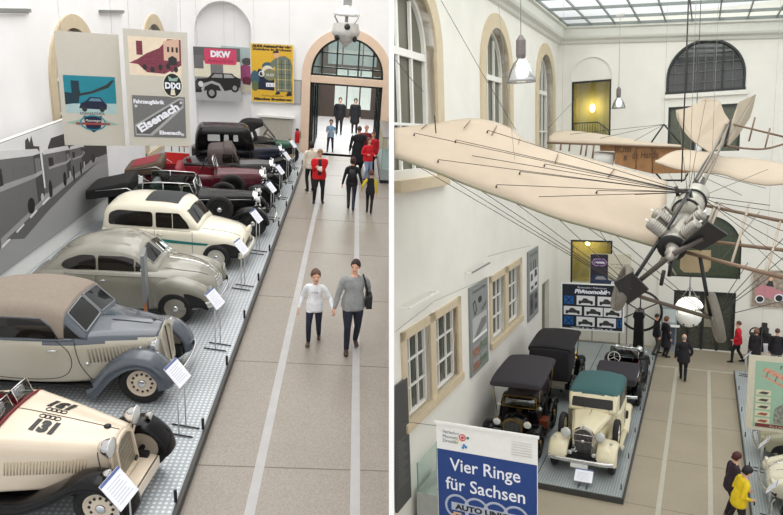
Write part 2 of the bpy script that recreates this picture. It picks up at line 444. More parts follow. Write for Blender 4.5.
for i, (cy, r) in enumerate(ups):
    w = MB()
    if i:
        w.ribbon(arch(cy, 8.0, 11.0, 1.7), arch(cy, 8.0, 11.0, r), -.30, .07, LR, 0)
        w.box((-5.9, cy - 1.75, 7.85), (-5.7, cy + 1.75, 8.1), 0)
        w.ribbon(arch(cy, 8.3, 11.0, r), arch(cy, 8.4, 11.0, r - .1), -.3, -.2, LR, 1)
        a0 = cy - r
        w.prism(arch(cy, 8.3, 11.0, r), -.31, -.29, LR, 2)
    else:
        oo = [(13.55 + 1.7 * math.cos(PI * k / 24), 11.0 + 1.7 * math.sin(PI * k / 24)) for k in range(0, 15)]
        ii = [(13.55 + r * math.cos(PI * k / 24), 11.0 + r * math.sin(PI * k / 24)) for k in range(0, 15)]
        jj = [(13.55 + (r - .1) * math.cos(PI * k / 24), 11.0 + (r - .1) * math.sin(PI * k / 24)) for k in range(0, 15)]
        w.ribbon([(15.25, 8.0)] + oo, [(14.83, 8.0)] + ii, -.30, .07, LR, 0)
        w.box((-5.9, 12.35, 7.85), (-5.7, 15.3, 8.1), 0)
        w.ribbon([(14.83, 8.3)] + ii, [(14.73, 8.3)] + jj, -.3, -.2, LR, 1)
        a0 = 12.3
        w.prism([(12.32, 8.3), (14.83, 8.3)] + ii[:14] + [(12.58, 12.0)], -.31, -.29, LR, 2)
    for u in (cy - .3, cy + .42):
        if u > a0: w.box((-6.13, u - .035, 8.3), (-6.06, u + .035, 12.0), 1)
    for v, h in ((10.85, .08), (9.3, .03)): w.box((-6.13, max(a0, 12.32), v - h), (-6.05, cy + r - .02, v + h), 1)
    trim_at_divider(structure(w.build('window_%d' % (i + 4), [M['beige'], M['sash'], M['pane_upper']])))
for i, (u0, u1) in enumerate(((12.4, 16.2), (18.9, 22.75))):
    w = MB(); (a, b), (c, d) = lows[2 * i], lows[2 * i + 1]
    for p in ((u0, a), (b, c), (d, u1)): w.box((-6.1, p[0], 2.5), (-5.8, p[1], 4.8), 0)
    w.box((-6.1, u0, 4.6), (-5.8, u1, 4.8), 0); w.box((-6.1, u0, 2.48), (-5.74, u1, 2.68), 0)
    for p, q_ in ((a, b), (c, d)):
        for e in (p + .03, q_ - .03): w.box((-6.02, e - .03, 2.68), (-5.95, e + .03, 4.6), 1)
        for e in (2.71, 4.57): w.box((-6.02, p, e - .03), (-5.95, q_, e + .03), 1)
        for k in (1, 2):
            e = p + (q_ - p) * k / 3; w.box((-6.01, e - .02, 2.68), (-5.96, e + .02, 4.6), 1)
            e = 2.68 + 1.92 * k / 3; w.box((-6.01, p, e - .02), (-5.96, q_, e + .02), 1)
        w.box((-6.05, p, 2.68), (-6.02, q_, 4.6), 2)
    structure(w.build('window_%d' % (i + 7), [M['beige'], M['sash'], M['pane_dark']]))
w = MB(); w.box((-6.12, 26.2, 0), (-6.06, 27.6, 3.1)); structure(w.build('door_4', mat('side_door_grey', (128, 118, 100), .6)))
BR = back_frame(29.3); YB = 29.3
big = arch(-.12, 10.58, 11.2, 1.42)
holes = [big, rect(-1.42, 1.2, 8.25, 10.08), rect(-5.28, -3.66, 8.75, 11.38), rect(-5.28, -3.5, 2.62, 4.55), arch(.1, 3.1, 4.35, 1.35), rect(-.98, 1.33, .02, 2.52)]
t = MB(); wall_with_holes(t, -6.2, 5.2, 0, 13.75, holes, BR, .3); structure(t.build('wall_back', M['wallR']))
# shallow blind arches over the two openings at the left, picture rail between the floors
t = MB()
for cx, z0, r in ((-4.47, 11.4, .86), (-4.4, 4.55, .92)):
    t.ribbon(arch(cx, z0, z0 + .12, r), arch(cx, z0, z0 + .12, r - .05), 0, .05, BR, 0)
t.box((-1.62, 29.2, 10.42), (1.38, 29.3, 10.58), 0); t.box((-1.62, 29.25, 0), (-1.54, 29.3, 10.5), 0)
structure(t.build('trim_5', M['wallR']))
w = MB(); w.ribbon(big, arch(-.12, 10.66, 11.2, 1.34), -.2, .03, BR, 0); w.box((-1.56, 29.24, 10.56), (1.32, 29.45, 10.68), 0)
for u in (-.8, .5): w.box((u - .035, 29.38, 10.6), (u + .035, 29.46, 12.45), 0)
for v in (11.0, 11.4, 11.75, 12.1): w.box((-1.5, 29.42, v - .015), (1.26, 29.45, v + .015), 1)
for u in (-1.2, -.45, -.12, .18, .85): w.box((u - .015, 29.42, 10.6), (u + .015, 29.45, 12.3), 1)
w.prism(big, -.24, -.2, BR, 2)
structure(w.build('window_9', [M['darkframe'], mat('dim_glazing_bar', (96, 98, 94), .5), M['pane_grid']]))
w = MB()
w.box((-1.42, 29.4, 8.25), (1.2, 29.44, 10.08), 1)
for u in (-1.38, -.45, -.1, 1.16): w.box((u - .04, 29.3, 8.25), (u + .04, 29.42, 10.08), 0)
w.box((-1.42, 29.3, 10.0), (1.2, 29.42, 10.08), 0); w.box((-.4, 29.36, 8.3), (-.14, 29.41, 9.1), 2)
structure(w.build('window_10', [M['darkframe'], mat('olive_pane', (88, 92, 78), .2, var=.15), M['white']]))
w = MB(); w.prism(arch(.1, 3.1, 4.35, 1.35), -.2, -.16, BR, 1); w.ribbon(arch(.1, 3.1, 4.35, 1.35), arch(.1, 3.15, 4.35, 1.3), -.16, -.06, BR, 0); w.box((-1.25, 29.34, 3.06), (1.45, 29.46, 3.14), 0)
structure(w.build('window_11', [M['darkframe'], mat('deep_green_pane', (64, 74, 58), .15, var=.2)]))
w = MB()
w.box((-.98, 29.42, .02), (1.33, 29.46, 2.52), 1)
for u in (-.94, -.42, .12, .7, 1.29): w.box((u - .045, 29.3, .02), (u + .045, 29.42, 2.52), 0)
w.box((-.98, 29.3, 2.4), (1.33, 29.42, 2.52), 0)
for u in (-.2, .4): w.box((u - .2, 29.38, 1.0), (u + .2, 29.41, 2.3), 2)  # brightness beyond the door painted into paler panes
structure(w.build('door_5', [M['darkframe'], mat('porch_dark_pane', (70, 72, 64), .12, var=.25), mat('painted_lit_pane', (146, 142, 122), .2, var=.15)]))
# rooms glimpsed through the two left openings
yel = mat('ochre_wall', (196, 178, 108), .7, var=.05)
for nm, x0, x1, z0, z1 in (('wall_upper_landing', -5.3, -3.6, 8.7, 11.45), ('wall_lower_landing', -5.3, -3.45, 2.58, 4.6)):
    t = MB()
    t.box((x0, 30.9, z0), (x1, 31, z1)); t.box((x0 - .05, 29.6, z0), (x0, 31, z1)); t.box((x1, 29.6, z0), (x1 + .05, 31, z1)); t.box((x0, 29.6, z0 - .05), (x1, 31, z0)); t.box((x0, 29.6, z1), (x1, 31, z1 + .05))
    structure(t.build(nm, yel))
for i, (a, b, c, d) in enumerate(((-5.28, -3.66, 8.75, 11.38), (-5.28, -3.5, 2.62, 4.55))):
    w = MB()
    for u in (a + .03, b - .03): w.box((u - .04, 29.32, c), (u + .04, 29.42, d), 0)
    w.box((a, 29.32, d - .08), (b, 29.42, d), 0)
    w.box((a, 29.36, c), (b, 29.37, d), 1)
    structure(w.build('window_%d' % (12 + i), [M['darkframe'], M['glass']]))
# cornice, cove and the glazed ceiling
M['ceil'] = mat('ceiling_white', (216, 216, 208), .85, var=.02)
t = MB()
x0, y1 = -5.86, 29.3
prof = [(0, 12.95), (.08, 13.0), (.12, 13.1), (.26, 13.16), (.30, 13.24), (.34, 13.52), (.44, 13.56), (.46, 13.68), (0, 13.7)]
drop = lambda x: -.073 * (x + 5.86)                            # the ceiling falls a little to the right
for a, b in zip(prof, prof[1:]):
    t.poly([(x0 + a[0], ys(a[1]), a[1]), (x0 + b[0], ys(b[1]), b[1]), (x0 + b[0], y1 - b[0], b[1]), (x0 + a[0], y1 - a[0], a[1])])
    t.poly([(x0 + a[0], y1 - a[0], a[1]), (x0 + b[0], y1 - b[0], b[1]), (5.2, y1 - b[0], b[1] + drop(5.2)), (5.2, y1 - a[0], a[1] + drop(5.2))])
trim_at_divider(structure(t.build('ceiling', M['ceil'])))
w = MB(); g0, g1 = -5.4, 28.85
for k in range(12):
    x = g0 + k * .95; w.box((x - .022, 12.4, 13.66 + drop(x)), (x + .022, g1, 13.74 + drop(x)), 0)
for y in (g1, 27.3, 25.3, 23.3, 21.3, 19.3, 17.3, 15.3): w.bar((g0, y, 13.70 + drop(g0)), (5.3, y, 13.70 + drop(5.3)), .06, .10, 0)
w.poly([(g0, 12.4, 13.7 + drop(g0)), (5.3, 12.4, 13.7 + drop(5.3)), (5.3, g1, 13.7 + drop(5.3)), (g0, g1, 13.7 + drop(g0))], 1)
trim_at_divider(structure(w.build('window_14', [mat('roof_bar', (120, 126, 124), .5), M['roofpane']])))
# ------------------------------------------------------------------ car building kit
# a car stands with its wheels on z = 0, x forward, y to its left
def section(zb, w, zs, wt, zt, cr, rs=.09, rt=.12):
    """half outline of a body, keel to crown, with rounded shoulders"""
    P = [(0, zb), (w, zb), (w, zs), (wt, zt)]
    out = [(0.0, zb), (w * .5, zb)]
    def corner(a, b, c, r, k):
        a, b, c = Vector(a), Vector(b), Vector(c)
        r1 = min(r, (b - a).length * .48); r2 = min(r, (c - b).length * .48)
        p = b + (a - b).normalized() * r1 if (a - b).length > 1e-6 else b.copy(); q = b + (c - b).normalized() * r2 if (c - b).length > 1e-6 else b.copy()
        for i in range(k + 1):
            t = i / k; v = p * (1 - t) ** 2 + b * 2 * t * (1 - t) + q * t * t; out.append((v.x, v.y))
    corner(P[0], P[1], P[2], .06, 3)
    out.append((w, zb + (zs - zb) * .5))
    corner(P[1], P[2], P[3], rs, 4)
    corner(P[2], P[3], (0, zt), rt, 5)
    y0 = out[-1][0]; z0 = out[-1][1]
    for k in (.66, .33, 0): out.append((y0 * k, z0 + cr * (1 - k * k)))
    return out
NSEC = 21
class Shell:
    """body surface through stations (x, keel z, half width, shoulder z, top half width, top z, crown)"""
    def __init__(s, stations, k=6, rs=.09, rt=.12, split=None, skip=None, caps=True, yoff=0.0):
        s.mb = MB(); rows = []
        st = catmull(stations, k); s.x0, s.x1 = st[0][0], st[-1][0]
        for q in st:
            h = section(*q[1:7], rs=rs, rt=rt)
            rows.append([(q[0], y + yoff, z) for y, z in h] + [(q[0], -y + yoff, z) for y, z in h[-2:0:-1]])
        n = len(rows[0]); V = [[s.mb.bm.verts.new(p) for p in r] for r in rows]
        for i in range(len(V) - 1):
            for j in range(n):
                q = (V[i][j], V[i][(j + 1) % n], V[i + 1][(j + 1) % n], V[i + 1][j])
                c = sum((v.co for v in q), Vector()) / 4
                if skip and skip(c): continue
                mi = 0
                if split: mi = split(c)
                s.mb._f(q, mi, True)
        if caps:
            for r in (V[0], V[-1]):
                c = s.mb.bm.verts.new(sum((v.co for v in r), Vector()) / n)
                for j in range(n): s.mb._f((r[j], r[(j + 1) % n], c), split(c.co) if split else 0, True)
        bmesh.ops.recalc_face_normals(s.mb.bm, faces=s.mb.bm.faces)
        s.bvh = BVHTree.FromBMesh(s.mb.bm)
    def build(s, name, mats, parent): return s.mb.build(name, mats, parent)
DIRS = {'R': (Vector((0, 1, 0)), lambda u, v: Vector((u, -6, v))), 'L': (Vector((0, -1, 0)), lambda u, v: Vector((u, 6, v))),
        'T': (Vector((0, 0, -1)), lambda u, v: Vector((u, v, 6))), 'F': (Vector((-1, 0, 0)), lambda u, v: Vector((8, u, v))), 'B': (Vector((1, 0, 0)), lambda u, v: Vector((-8, u, v)))}
def project(bvh, side, u, v, off):
    d, o = DIRS[side]
    hit = bvh.ray_cast(o(u, v), d)
    if hit[0] is None:
        hit = bvh.find_nearest(o(u, v) + d * 6)
    return hit[0] - d * off
def patch(bvh, side, poly, name, m, parent, off=.006, step=.09, smooth_poly=0, mb=None, mi=0):
    """a panel cut to poly and laid on the surface (R, L side, T from above, F front, B back)"""
    if smooth_poly: poly = round_poly(poly, smooth_poly)
    n = len(poly); pts = []
    for i in range(n):
        a, b = poly[i], poly[(i + 1) % n]; L_ = math.hypot(b[0] - a[0], b[1] - a[1]); k = max(1, int(L_ / step))
        for j in range(k): pts.append((a[0] + (b[0] - a[0]) * j / k, a[1] + (b[1] - a[1]) * j / k))
    ne = len(pts)
    u0, u1 = min(p[0] for p in pts), max(p[0] for p in pts); v0, v1 = min(p[1] for p in pts), max(p[1] for p in pts)
    def ins(p):
        c = False
        for i in range(ne):
            a, b = pts[i], pts[(i + 1) % ne]
            if (a[1] > p[1]) != (b[1] > p[1]) and p[0] < (b[0] - a[0]) * (p[1] - a[1]) / (b[1] - a[1]) + a[0]: c = not c
        return c
    inner = []
    i = u0 + step * .5
    while i < u1:
        j = v0 + step * .5
        while j < v1:
            if ins((i, j)) and min(math.hypot(i - p[0], j - p[1]) for p in pts) > step * .35: inner.append((i, j))
            j += step
        i += step
    r = delaunay_2d_cdt([Vector(p) for p in pts + inner], [(i, (i + 1) % ne) for i in range(ne)], [], 1, 1e-6)
    own = mb is None; mb = mb or MB()
    P = [project(bvh, side, p[0], p[1], off) for p in r[0]]
    if side in 'FB' or side in 'T' or side in 'RL':
        V = [mb.bm.verts.new(p) for p in P]
        for f in r[2]: mb._f([V[i] for i in f], mi, True)
    if own: return mb.build(name, m, parent)
def round_poly(poly, r, k=4):
    out = []; n = len(poly)
    for i in range(n):
        a, b, c = Vector(poly[i - 1]), Vector(poly[i]), Vector(poly[(i + 1) % n])
        ra = min(r, (a - b).length * .45); rc = min(r, (c - b).length * .45)
        p, q = b + (a - b).normalized() * ra, b + (c - b).normalized() * rc
        for j in range(k + 1):
            t = j / k; v = p * (1 - t) ** 2 + b * 2 * t * (1 - t) + q * t * t; out.append((v.x, v.y))
    return out
def line_on(bvh, side, pts, r, name, m, parent, off=.002, k=6, mb=None, mi=0):
    """a seam or moulding lying on the surface"""
    q = [project(bvh, side, u, v, off) for u, v in catmull(pts, k)]
    own = mb is None; mb = mb or MB(); mb.tube(q, r, 5, mi)
    if own: return mb.build(name, m, parent)
def letters_on(bvh, side, txt, u, v, size, m, parent, name='race_number', ang=0.0, flip=1, shear=.0, bold=.0, off=.006):
    me = text_mesh(txt, size, 'CENTER', shear, bold); mb = MB(); c, s_ = math.cos(ang), math.sin(ang)
    vs = []
    for p in me.vertices:
        a, b = p.co.x * flip, p.co.y - size * .35
        vs.append(mb.bm.verts.new(project(bvh, side, u + a * c - b * s_, v + a * s_ + b * c, off)))
    for f in me.polygons: mb._f([vs[i] for i in f.vertices])
    bpy.data.meshes.remove(me)
    return mb.build(name, m, parent)

WH = {}
def wheel(parent, x, y, r, w, rim, style='disc', cap=None, name='wheel', tilt=0.0, z=None, turn=0.0):
    """tyre with rim and hub cap; outward side follows the sign of y"""
    key = (round(r, 3), round(w, 3), rim.name, style, cap.name if cap else '')
    if key not in WH:
        h = w / 2; b = MB()
        rr = r * .64
        b.lathe([(rr, -h * .8), (r * .80, -h), (r * .93, -h * .92), (r, -h * .55), (r * 1.0, h * .55), (r * .93, h * .92), (r * .80, h), (rr, h * .8), (rr, -h * .8)], axis=(0, 1, 0), n=28)
        q = MB()
        if style == 'disc':
            q.lathe([(rr * 1.02, h * .72), (rr * .94, h * .8), (rr * .86, h * .35), (rr * .5, h * .55), (rr * .3, h * .6), (0, h * .6)], axis=(0, 1, 0), n=24)
            q.lathe([(rr, -h * .7), (0, -h * .5)], axis=(0, 1, 0), n=24)
        elif style == 'holes':
            q.lathe([(rr * 1.02, h * .72), (rr * .94, h * .8), (rr * .86, h * .3), (rr * .45, h * .62), (rr * .3, h * .66), (0, h * .66)], axis=(0, 1, 0), n=24)
            q.lathe([(rr, -h * .7), (0, -h * .5)], axis=(0, 1, 0), n=24)
            for k in range(12):
                a = 2 * PI * k / 12; q.lathe([(.0, 0), (rr * .085, 0), (rr * .085, .012), (0, .012)], (math.sin(a) * rr * .66, h * .44, math.cos(a) * rr * .66), (0, 1, 0), 8, 1)
        else:
            q.lathe([(rr * 1.02, -h * .7), (rr * .93, -h * .6), (rr * .93, h * .6), (rr * 1.02, h * .75), (rr * .98, h * .85), (rr * .86, h * .6), (rr * .86, -h * .6), (rr * 1.02, -h * .7)], axis=(0, 1, 0), n=24)
            q.lathe([(0, -h * .5), (rr * .16, -h * .4), (rr * .16, h * .9), (0, h)], axis=(0, 1, 0), n=12)
            ns = 12 if style == 'wood' else 30
            for k in range(ns):
                a = 2 * PI * k / ns; da = 0 if style == 'wood' else (.25 if k % 2 else -.25); yy = 0 if style == 'wood' else (h * .6 if k % 2 else -h * .3)
                q.tube([(math.sin(a) * rr * .12, yy, math.cos(a) * rr * .12), (math.sin(a + da) * rr * .9, 0, math.cos(a + da) * rr * .9)], rr * (.055 if style == 'wood' else .016), 5, 0)
        hc = MB().lathe([(rr * .30, h * .55), (rr * .29, h * .85), (rr * .2, h * 1.02), (0, h * 1.08)], axis=(0, 1, 0), n=16)
        o1 = b.build('wheel', M['rubber'], cam); o2 = q.build('rim', [rim, M['black']], cam); o3 = hc.build('hub_cap', cap or M['chrome'], cam)
        WH[key] = [o.data for o in (o1, o2, o3)]
        for o in (o1, o2, o3): bpy.data.objects.remove(o)
    d = WH[key]
    o = bpy.data.objects.new(name, d[0]); C.objects.link(o); o.parent = parent; o.location = (x, y, r if z is None else z)
    o.rotation_euler = (tilt, 0, (PI if y < 0 else 0) + turn)
    for nm, me in (('rim', d[1]), ('hub_cap', d[2])):
        c = bpy.data.objects.new(nm, me); C.objects.link(c); c.parent = o
    return o
def fender(parent, path, y0, y1, m, name='fender', drop=.10, k=5, thick=.02, inner=.0, taper=None):
    """wing sweeping over a wheel: path is its crown line (x, z); the outer edge rolls down"""
    p = catmull(path, k); N = len(p); mb = MB(); rows = []
    for i, (x, z) in enumerate(p):
        a, b = p[max(i - 1, 0)], p[min(i + 1, N - 1)]; tx, tz = b[0] - a[0], b[1] - a[1]; L_ = math.hypot(tx, tz) or 1
        nx, nz = tz / L_, -tx / L_
        if nz > 0 or (abs(nz) < .2 and False): nx, nz = -nx, -nz
        row = []
        t = i / (N - 1); ww = taper(t) if taper else 1.0
        ym = (y0 + y1) / 2; s_ = 1 if y1 > y0 else -1; W = abs(y1 - y0) * ww
        a0 = y0; a1 = y0 + s_ * W
        for v, dz in ((0, .55 + inner), (.08, .25), (.25, .05), (.5, 0), (.72, .06), (.88, .26), (.97, .62), (1.0, 1.0)):
            row.append((x + nx * drop * dz, a0 + (a1 - a0) * v, z + nz * drop * dz))
        rows.append(row)
    mb.grid(rows)
    return mb.build(name, m, parent, solid=thick)
def lamp(parent, x, y, z, r=.10, m=None, name='headlight', d=1.25):
    b = MB().lathe([(0, -r * d), (r * .45, -r * d * .92), (r * .85, -r * .5), (r, 0), (r * 1.04, r * .05), (r * .96, r * .1)], (x, y, z), (1, 0, 0), 18)
    o = b.build(name, m or M['chrome'], parent)
    MB().lathe([(r * .96, r * .08), (r * .6, r * .22), (0, r * .28)], (x, y, z), (1, 0, 0), 18).build('lens', MATS.get('lamp_lens') or mat('lamp_lens', (214, 218, 216), .1, .3, .05), o)
    return o
def bumper(parent, x, w, z, r=.035, bend=.18, m=None, flat=1.6, name='bumper', back=False):
    s_ = -1 if back else 1
    p = catmull([(x - s_ * bend, -w), (x - s_ * bend * .25, -w * .75), (x, -w * .3), (x, w * .3), (x - s_ * bend * .25, w * .75), (x - s_ * bend, w)], 5)
    mb = MB(); rows = []
    for q in p:
        rows.append([(q[0] + s_ * r * a * .5, q[1], z + r * flat * b) for a, b in ((-1, -1), (.6, -.9), (1, -.3), (1, .3), (.6, .9), (-1, 1))])
    mb.grid(rows, close_u=True)
    return mb.build(name, m or M['chrome'], parent)
def grille(parent, x, z0, z1, w0, w1, shell_m, core_m, lean=.0, depth=.07, bars=9, peak=.05):
    """radiator: a surround that widens or narrows towards the top, core with upright bars"""
    def out(k):
        a, b = w0 - k, w1 - k
        return [(-a * .8, z0 + k), (-a, z0 + k + .05)] + [(-b, z1 - .10 - k * .5), (-b * .8, z1 - .03 - k), (-b * .35, z1 + peak * .7 - k), (0, z1 + peak - k), (b * .35, z1 + peak * .7 - k), (b * .8, z1 - .03 - k), (b, z1 - .10 - k * .5)] + [(a, z0 + k + .05), (a * .8, z0 + k)]
    fr = lambda u, v, n: (x + n - lean * (v - z0), u, v)
    o = MB().ribbon(out(0) + [out(0)[0]], out(.035) + [out(.035)[0]], -depth, .02, fr).build('radiator_shell', shell_m, parent)
    mb = MB().prism(out(.03), -depth * .8, -.012, fr, 0)
    for i in range(bars):
        u = (i + .5) / bars * 2 - 1; mb.box((0, -.004, 0), (0, .004, 0)) if False else mb.bar(fr(u * (w0 - .04), z0 + .05, -.008), fr(u * (w1 - .04), z1 - .05 + peak * .5 * (1 - abs(u)), -.008), .010, .008, 1, (0, 1, 0))
    mb.build('radiator_core', [core_m, shell_m if bars < 12 else M['steel']], o)
    return o
def steering(parent, x, y, z, r=.2, lean=.6, m=None):
    c = Vector((x, y, z)); a = Vector((-math.cos(lean), 0, math.sin(lean)))
    u = Vector((0, 1, 0)); v = a.cross(u)
    mb = MB().tube([c + (u * math.cos(t) + v * math.sin(t)) * r for t in [2 * PI * i / 24 for i in range(24)]], .013, 6, 0, closed=True)
    for t in (.5, 2.6, 4.7): mb.tube([c, c + (u * math.cos(t) + v * math.sin(t)) * r], .009, 5)
    mb.tube([c, c - a * .5], .018, 6)
    return mb.build('steering_wheel', m or M['black'], parent)
def seat(parent, x, w, z, m, back=.45, depth=.5, y=0.0, lean=.12, name='seat'):
    """squab and backrest of a bench, softly rounded"""
    sh = Shell([(x - .02, z - .12, w, z + .02, w * .94, z + .08, .01), (x + depth * .5, z - .12, w, z + .03, w * .94, z + .09, .015), (x + depth, z - .12, w, z, w * .92, z + .04, .01)], 3, .05, .06, yoff=y)
    o = sh.build(name, m, parent)
    mb = MB(); rows = []
    for v, dx, th in ((0, 0, .16), (.3, .03, .19), (.75, .1, .18), (.95, .14, .14), (1.0, .15, .05)):
        zz = z + back * v; xx = x - lean * v - .02; ww = w * (1 if v < .8 else .95 if v < .97 else .88)
        rows.append([(xx + th * .4, y - ww, zz), (xx + th * .5, y - ww * .5, zz), (xx + th * .5, y + ww * .5, zz), (xx + th * .4, y + ww, zz), (xx - th * .5, y + ww, zz), (xx - th * .5, y - ww, zz)])
    mb.grid(rows, close_u=True); mb._f(mb.V[-1])
    mb.build('backrest', m, o)
    return o
def screen(parent, x, z, w, h, rake, frame_m, bow=.0, split=True, top=.92, glass=None):
    """framed windscreen"""
    def P(u, v): return Vector((x - rake * v * h - bow * abs(u) ** 2, u * (w * (1 - (1 - top) * v)), z + v * h))
    mb = MB(); path = [P(u, v) for u, v in [(-1, 0), (-1, .9), (-.93, 1), (0, 1), (.93, 1), (1, .9), (1, 0), (0, 0)]]
    mb.tube(path, .017, 6, 0, closed=True)
    if split: mb.tube([P(0, 0), P(0, 1)], .011, 6)
    o = mb.build('windscreen_frame', frame_m, parent)
    g = MB().grid([[P(u, v) for u in (-1, -.5, 0, .5, 1)] for v in (0.02, .98)]); g.build('windscreen', glass or M['screen'], o, solid=.004)
    return o
def louvres(bvh, side, u0, u1, v0, v1, n, m, parent, slant=0.0, name='bonnet_louvres', mi=0, r=.007):
    mb = MB()
    for i in range(n):
        u = u0 + (u1 - u0) * i / (n - 1)
        mb.tube([project(bvh, side, u + slant * (v - v0), v, .006) for v in (v0, (v0 + v1) / 2, v1)], r, 5)
    return mb.build(name, m, parent)
M['screen'] = glass_mat('windscreen_glass', (190, 200, 198), .78)
M['carglass'] = mat('dark_car_glass', (30, 27, 24), .06, 0, .1, 2)
M['sideglass'] = mat('smoky_car_glass', (26, 28, 28), .05, 0, .2, 2, spec=.35)
M['seam'] = mat('panel_gap', (52, 48, 42), .6)
M['brass'] = mat('brass', (196, 160, 86), .25, .9)
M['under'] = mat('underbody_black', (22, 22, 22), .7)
M['redhide'] = mat('oxblood_leather', (112, 26, 32), .5, var=.12, scale=6)
M['darkhide'] = mat('dark_leather', (46, 38, 36), .5, var=.12, scale=6)
def chassis(parent, x0, x1, w, z0=.24, z1=.42):
    mb = MB()
    for y in (-w, w): mb.box((x0, y - .04, z0), (x1, y + .04, z1))
    for x in (x0 + .25, (x0 + x1) / 2, x1 - .25): mb.box((x - .05, -w, z0), (x + .05, w, z1))
    return mb.build('chassis', M['under'], parent)
def axle(parent, x, r, y):
    return MB().tube([(x, -y, r), (x, y, r)], .035, 8).build('axle', M['under'], parent)
def plate(parent, x, y, z, w=.42, h=.11, m=None, txt=None):
    mb = MB().box((x, y - w / 2, z), (x + .012, y + w / 2, z + h), 0)
    return mb.build('number_plate', m or M['white'], parent)

def fit(r, sx, sy, sz):
    """trim a car to its true length, width and height; its wheels stay round"""
    r.scale = (sx, sy, sz)
    for c in r.children:
        if c.name.startswith(('wheel', 'spare')) and abs(math.sin(c.rotation_euler.z)) < .3: c.scale = (sz / sx, 1, 1)
    return r
HALL = 'L'
PL = .123                                                       # top of the display platform
cream = mat('ivory_car_paint', (224, 208, 186), .28, 0, .02, 2, coat=.6)
beigep = mat('warm_beige_car_paint', (184, 178, 162), .3, 0, .02, 2, coat=.6)
bluegrey = mat('slate_blue_car_paint', (70, 78, 88), .22, 0, .04, 2, coat=.8)
tanhood = mat('tan_soft_top', (142, 130, 118), .9, 0, .05, 14, bump=.25)
olive = mat('pearl_olive_car_paint', (136, 133, 121), .24, 0, .03, 2, coat=.8)
white_p = mat('cream_white_car_paint', (232, 226, 206), .28, 0, .02, 2, coat=.5)
teal = mat('teal_flash', (30, 120, 116), .35)
blackc = (24, 24, 28)
blackp = mat('gloss_black_car_paint', (14, 13, 15), .14, 0, .1, 2, coat=.05, spec=.22)
wine = mat('wine_red_car_paint', (84, 22, 36), .22, 0, .06, 2, coat=.3)
navy = mat('midnight_blue_car_paint', (24, 30, 48), .2, 0, .06, 2, coat=.3)
greyhood = mat('taupe_soft_top', (84, 74, 72), .85, 0, .05, 14, bump=.25)
blackhood = mat('black_canvas_top', (26, 25, 26), .9, 0, .10, 14, bump=.3)
darkgreyp = mat('charcoal_car_paint', (56, 54, 56), .25, 0, .05, 2, coat=.7)
bronze_green = mat('deep_green_car_paint', (34, 92, 70), .3, 0, .05, 2, coat=.6)

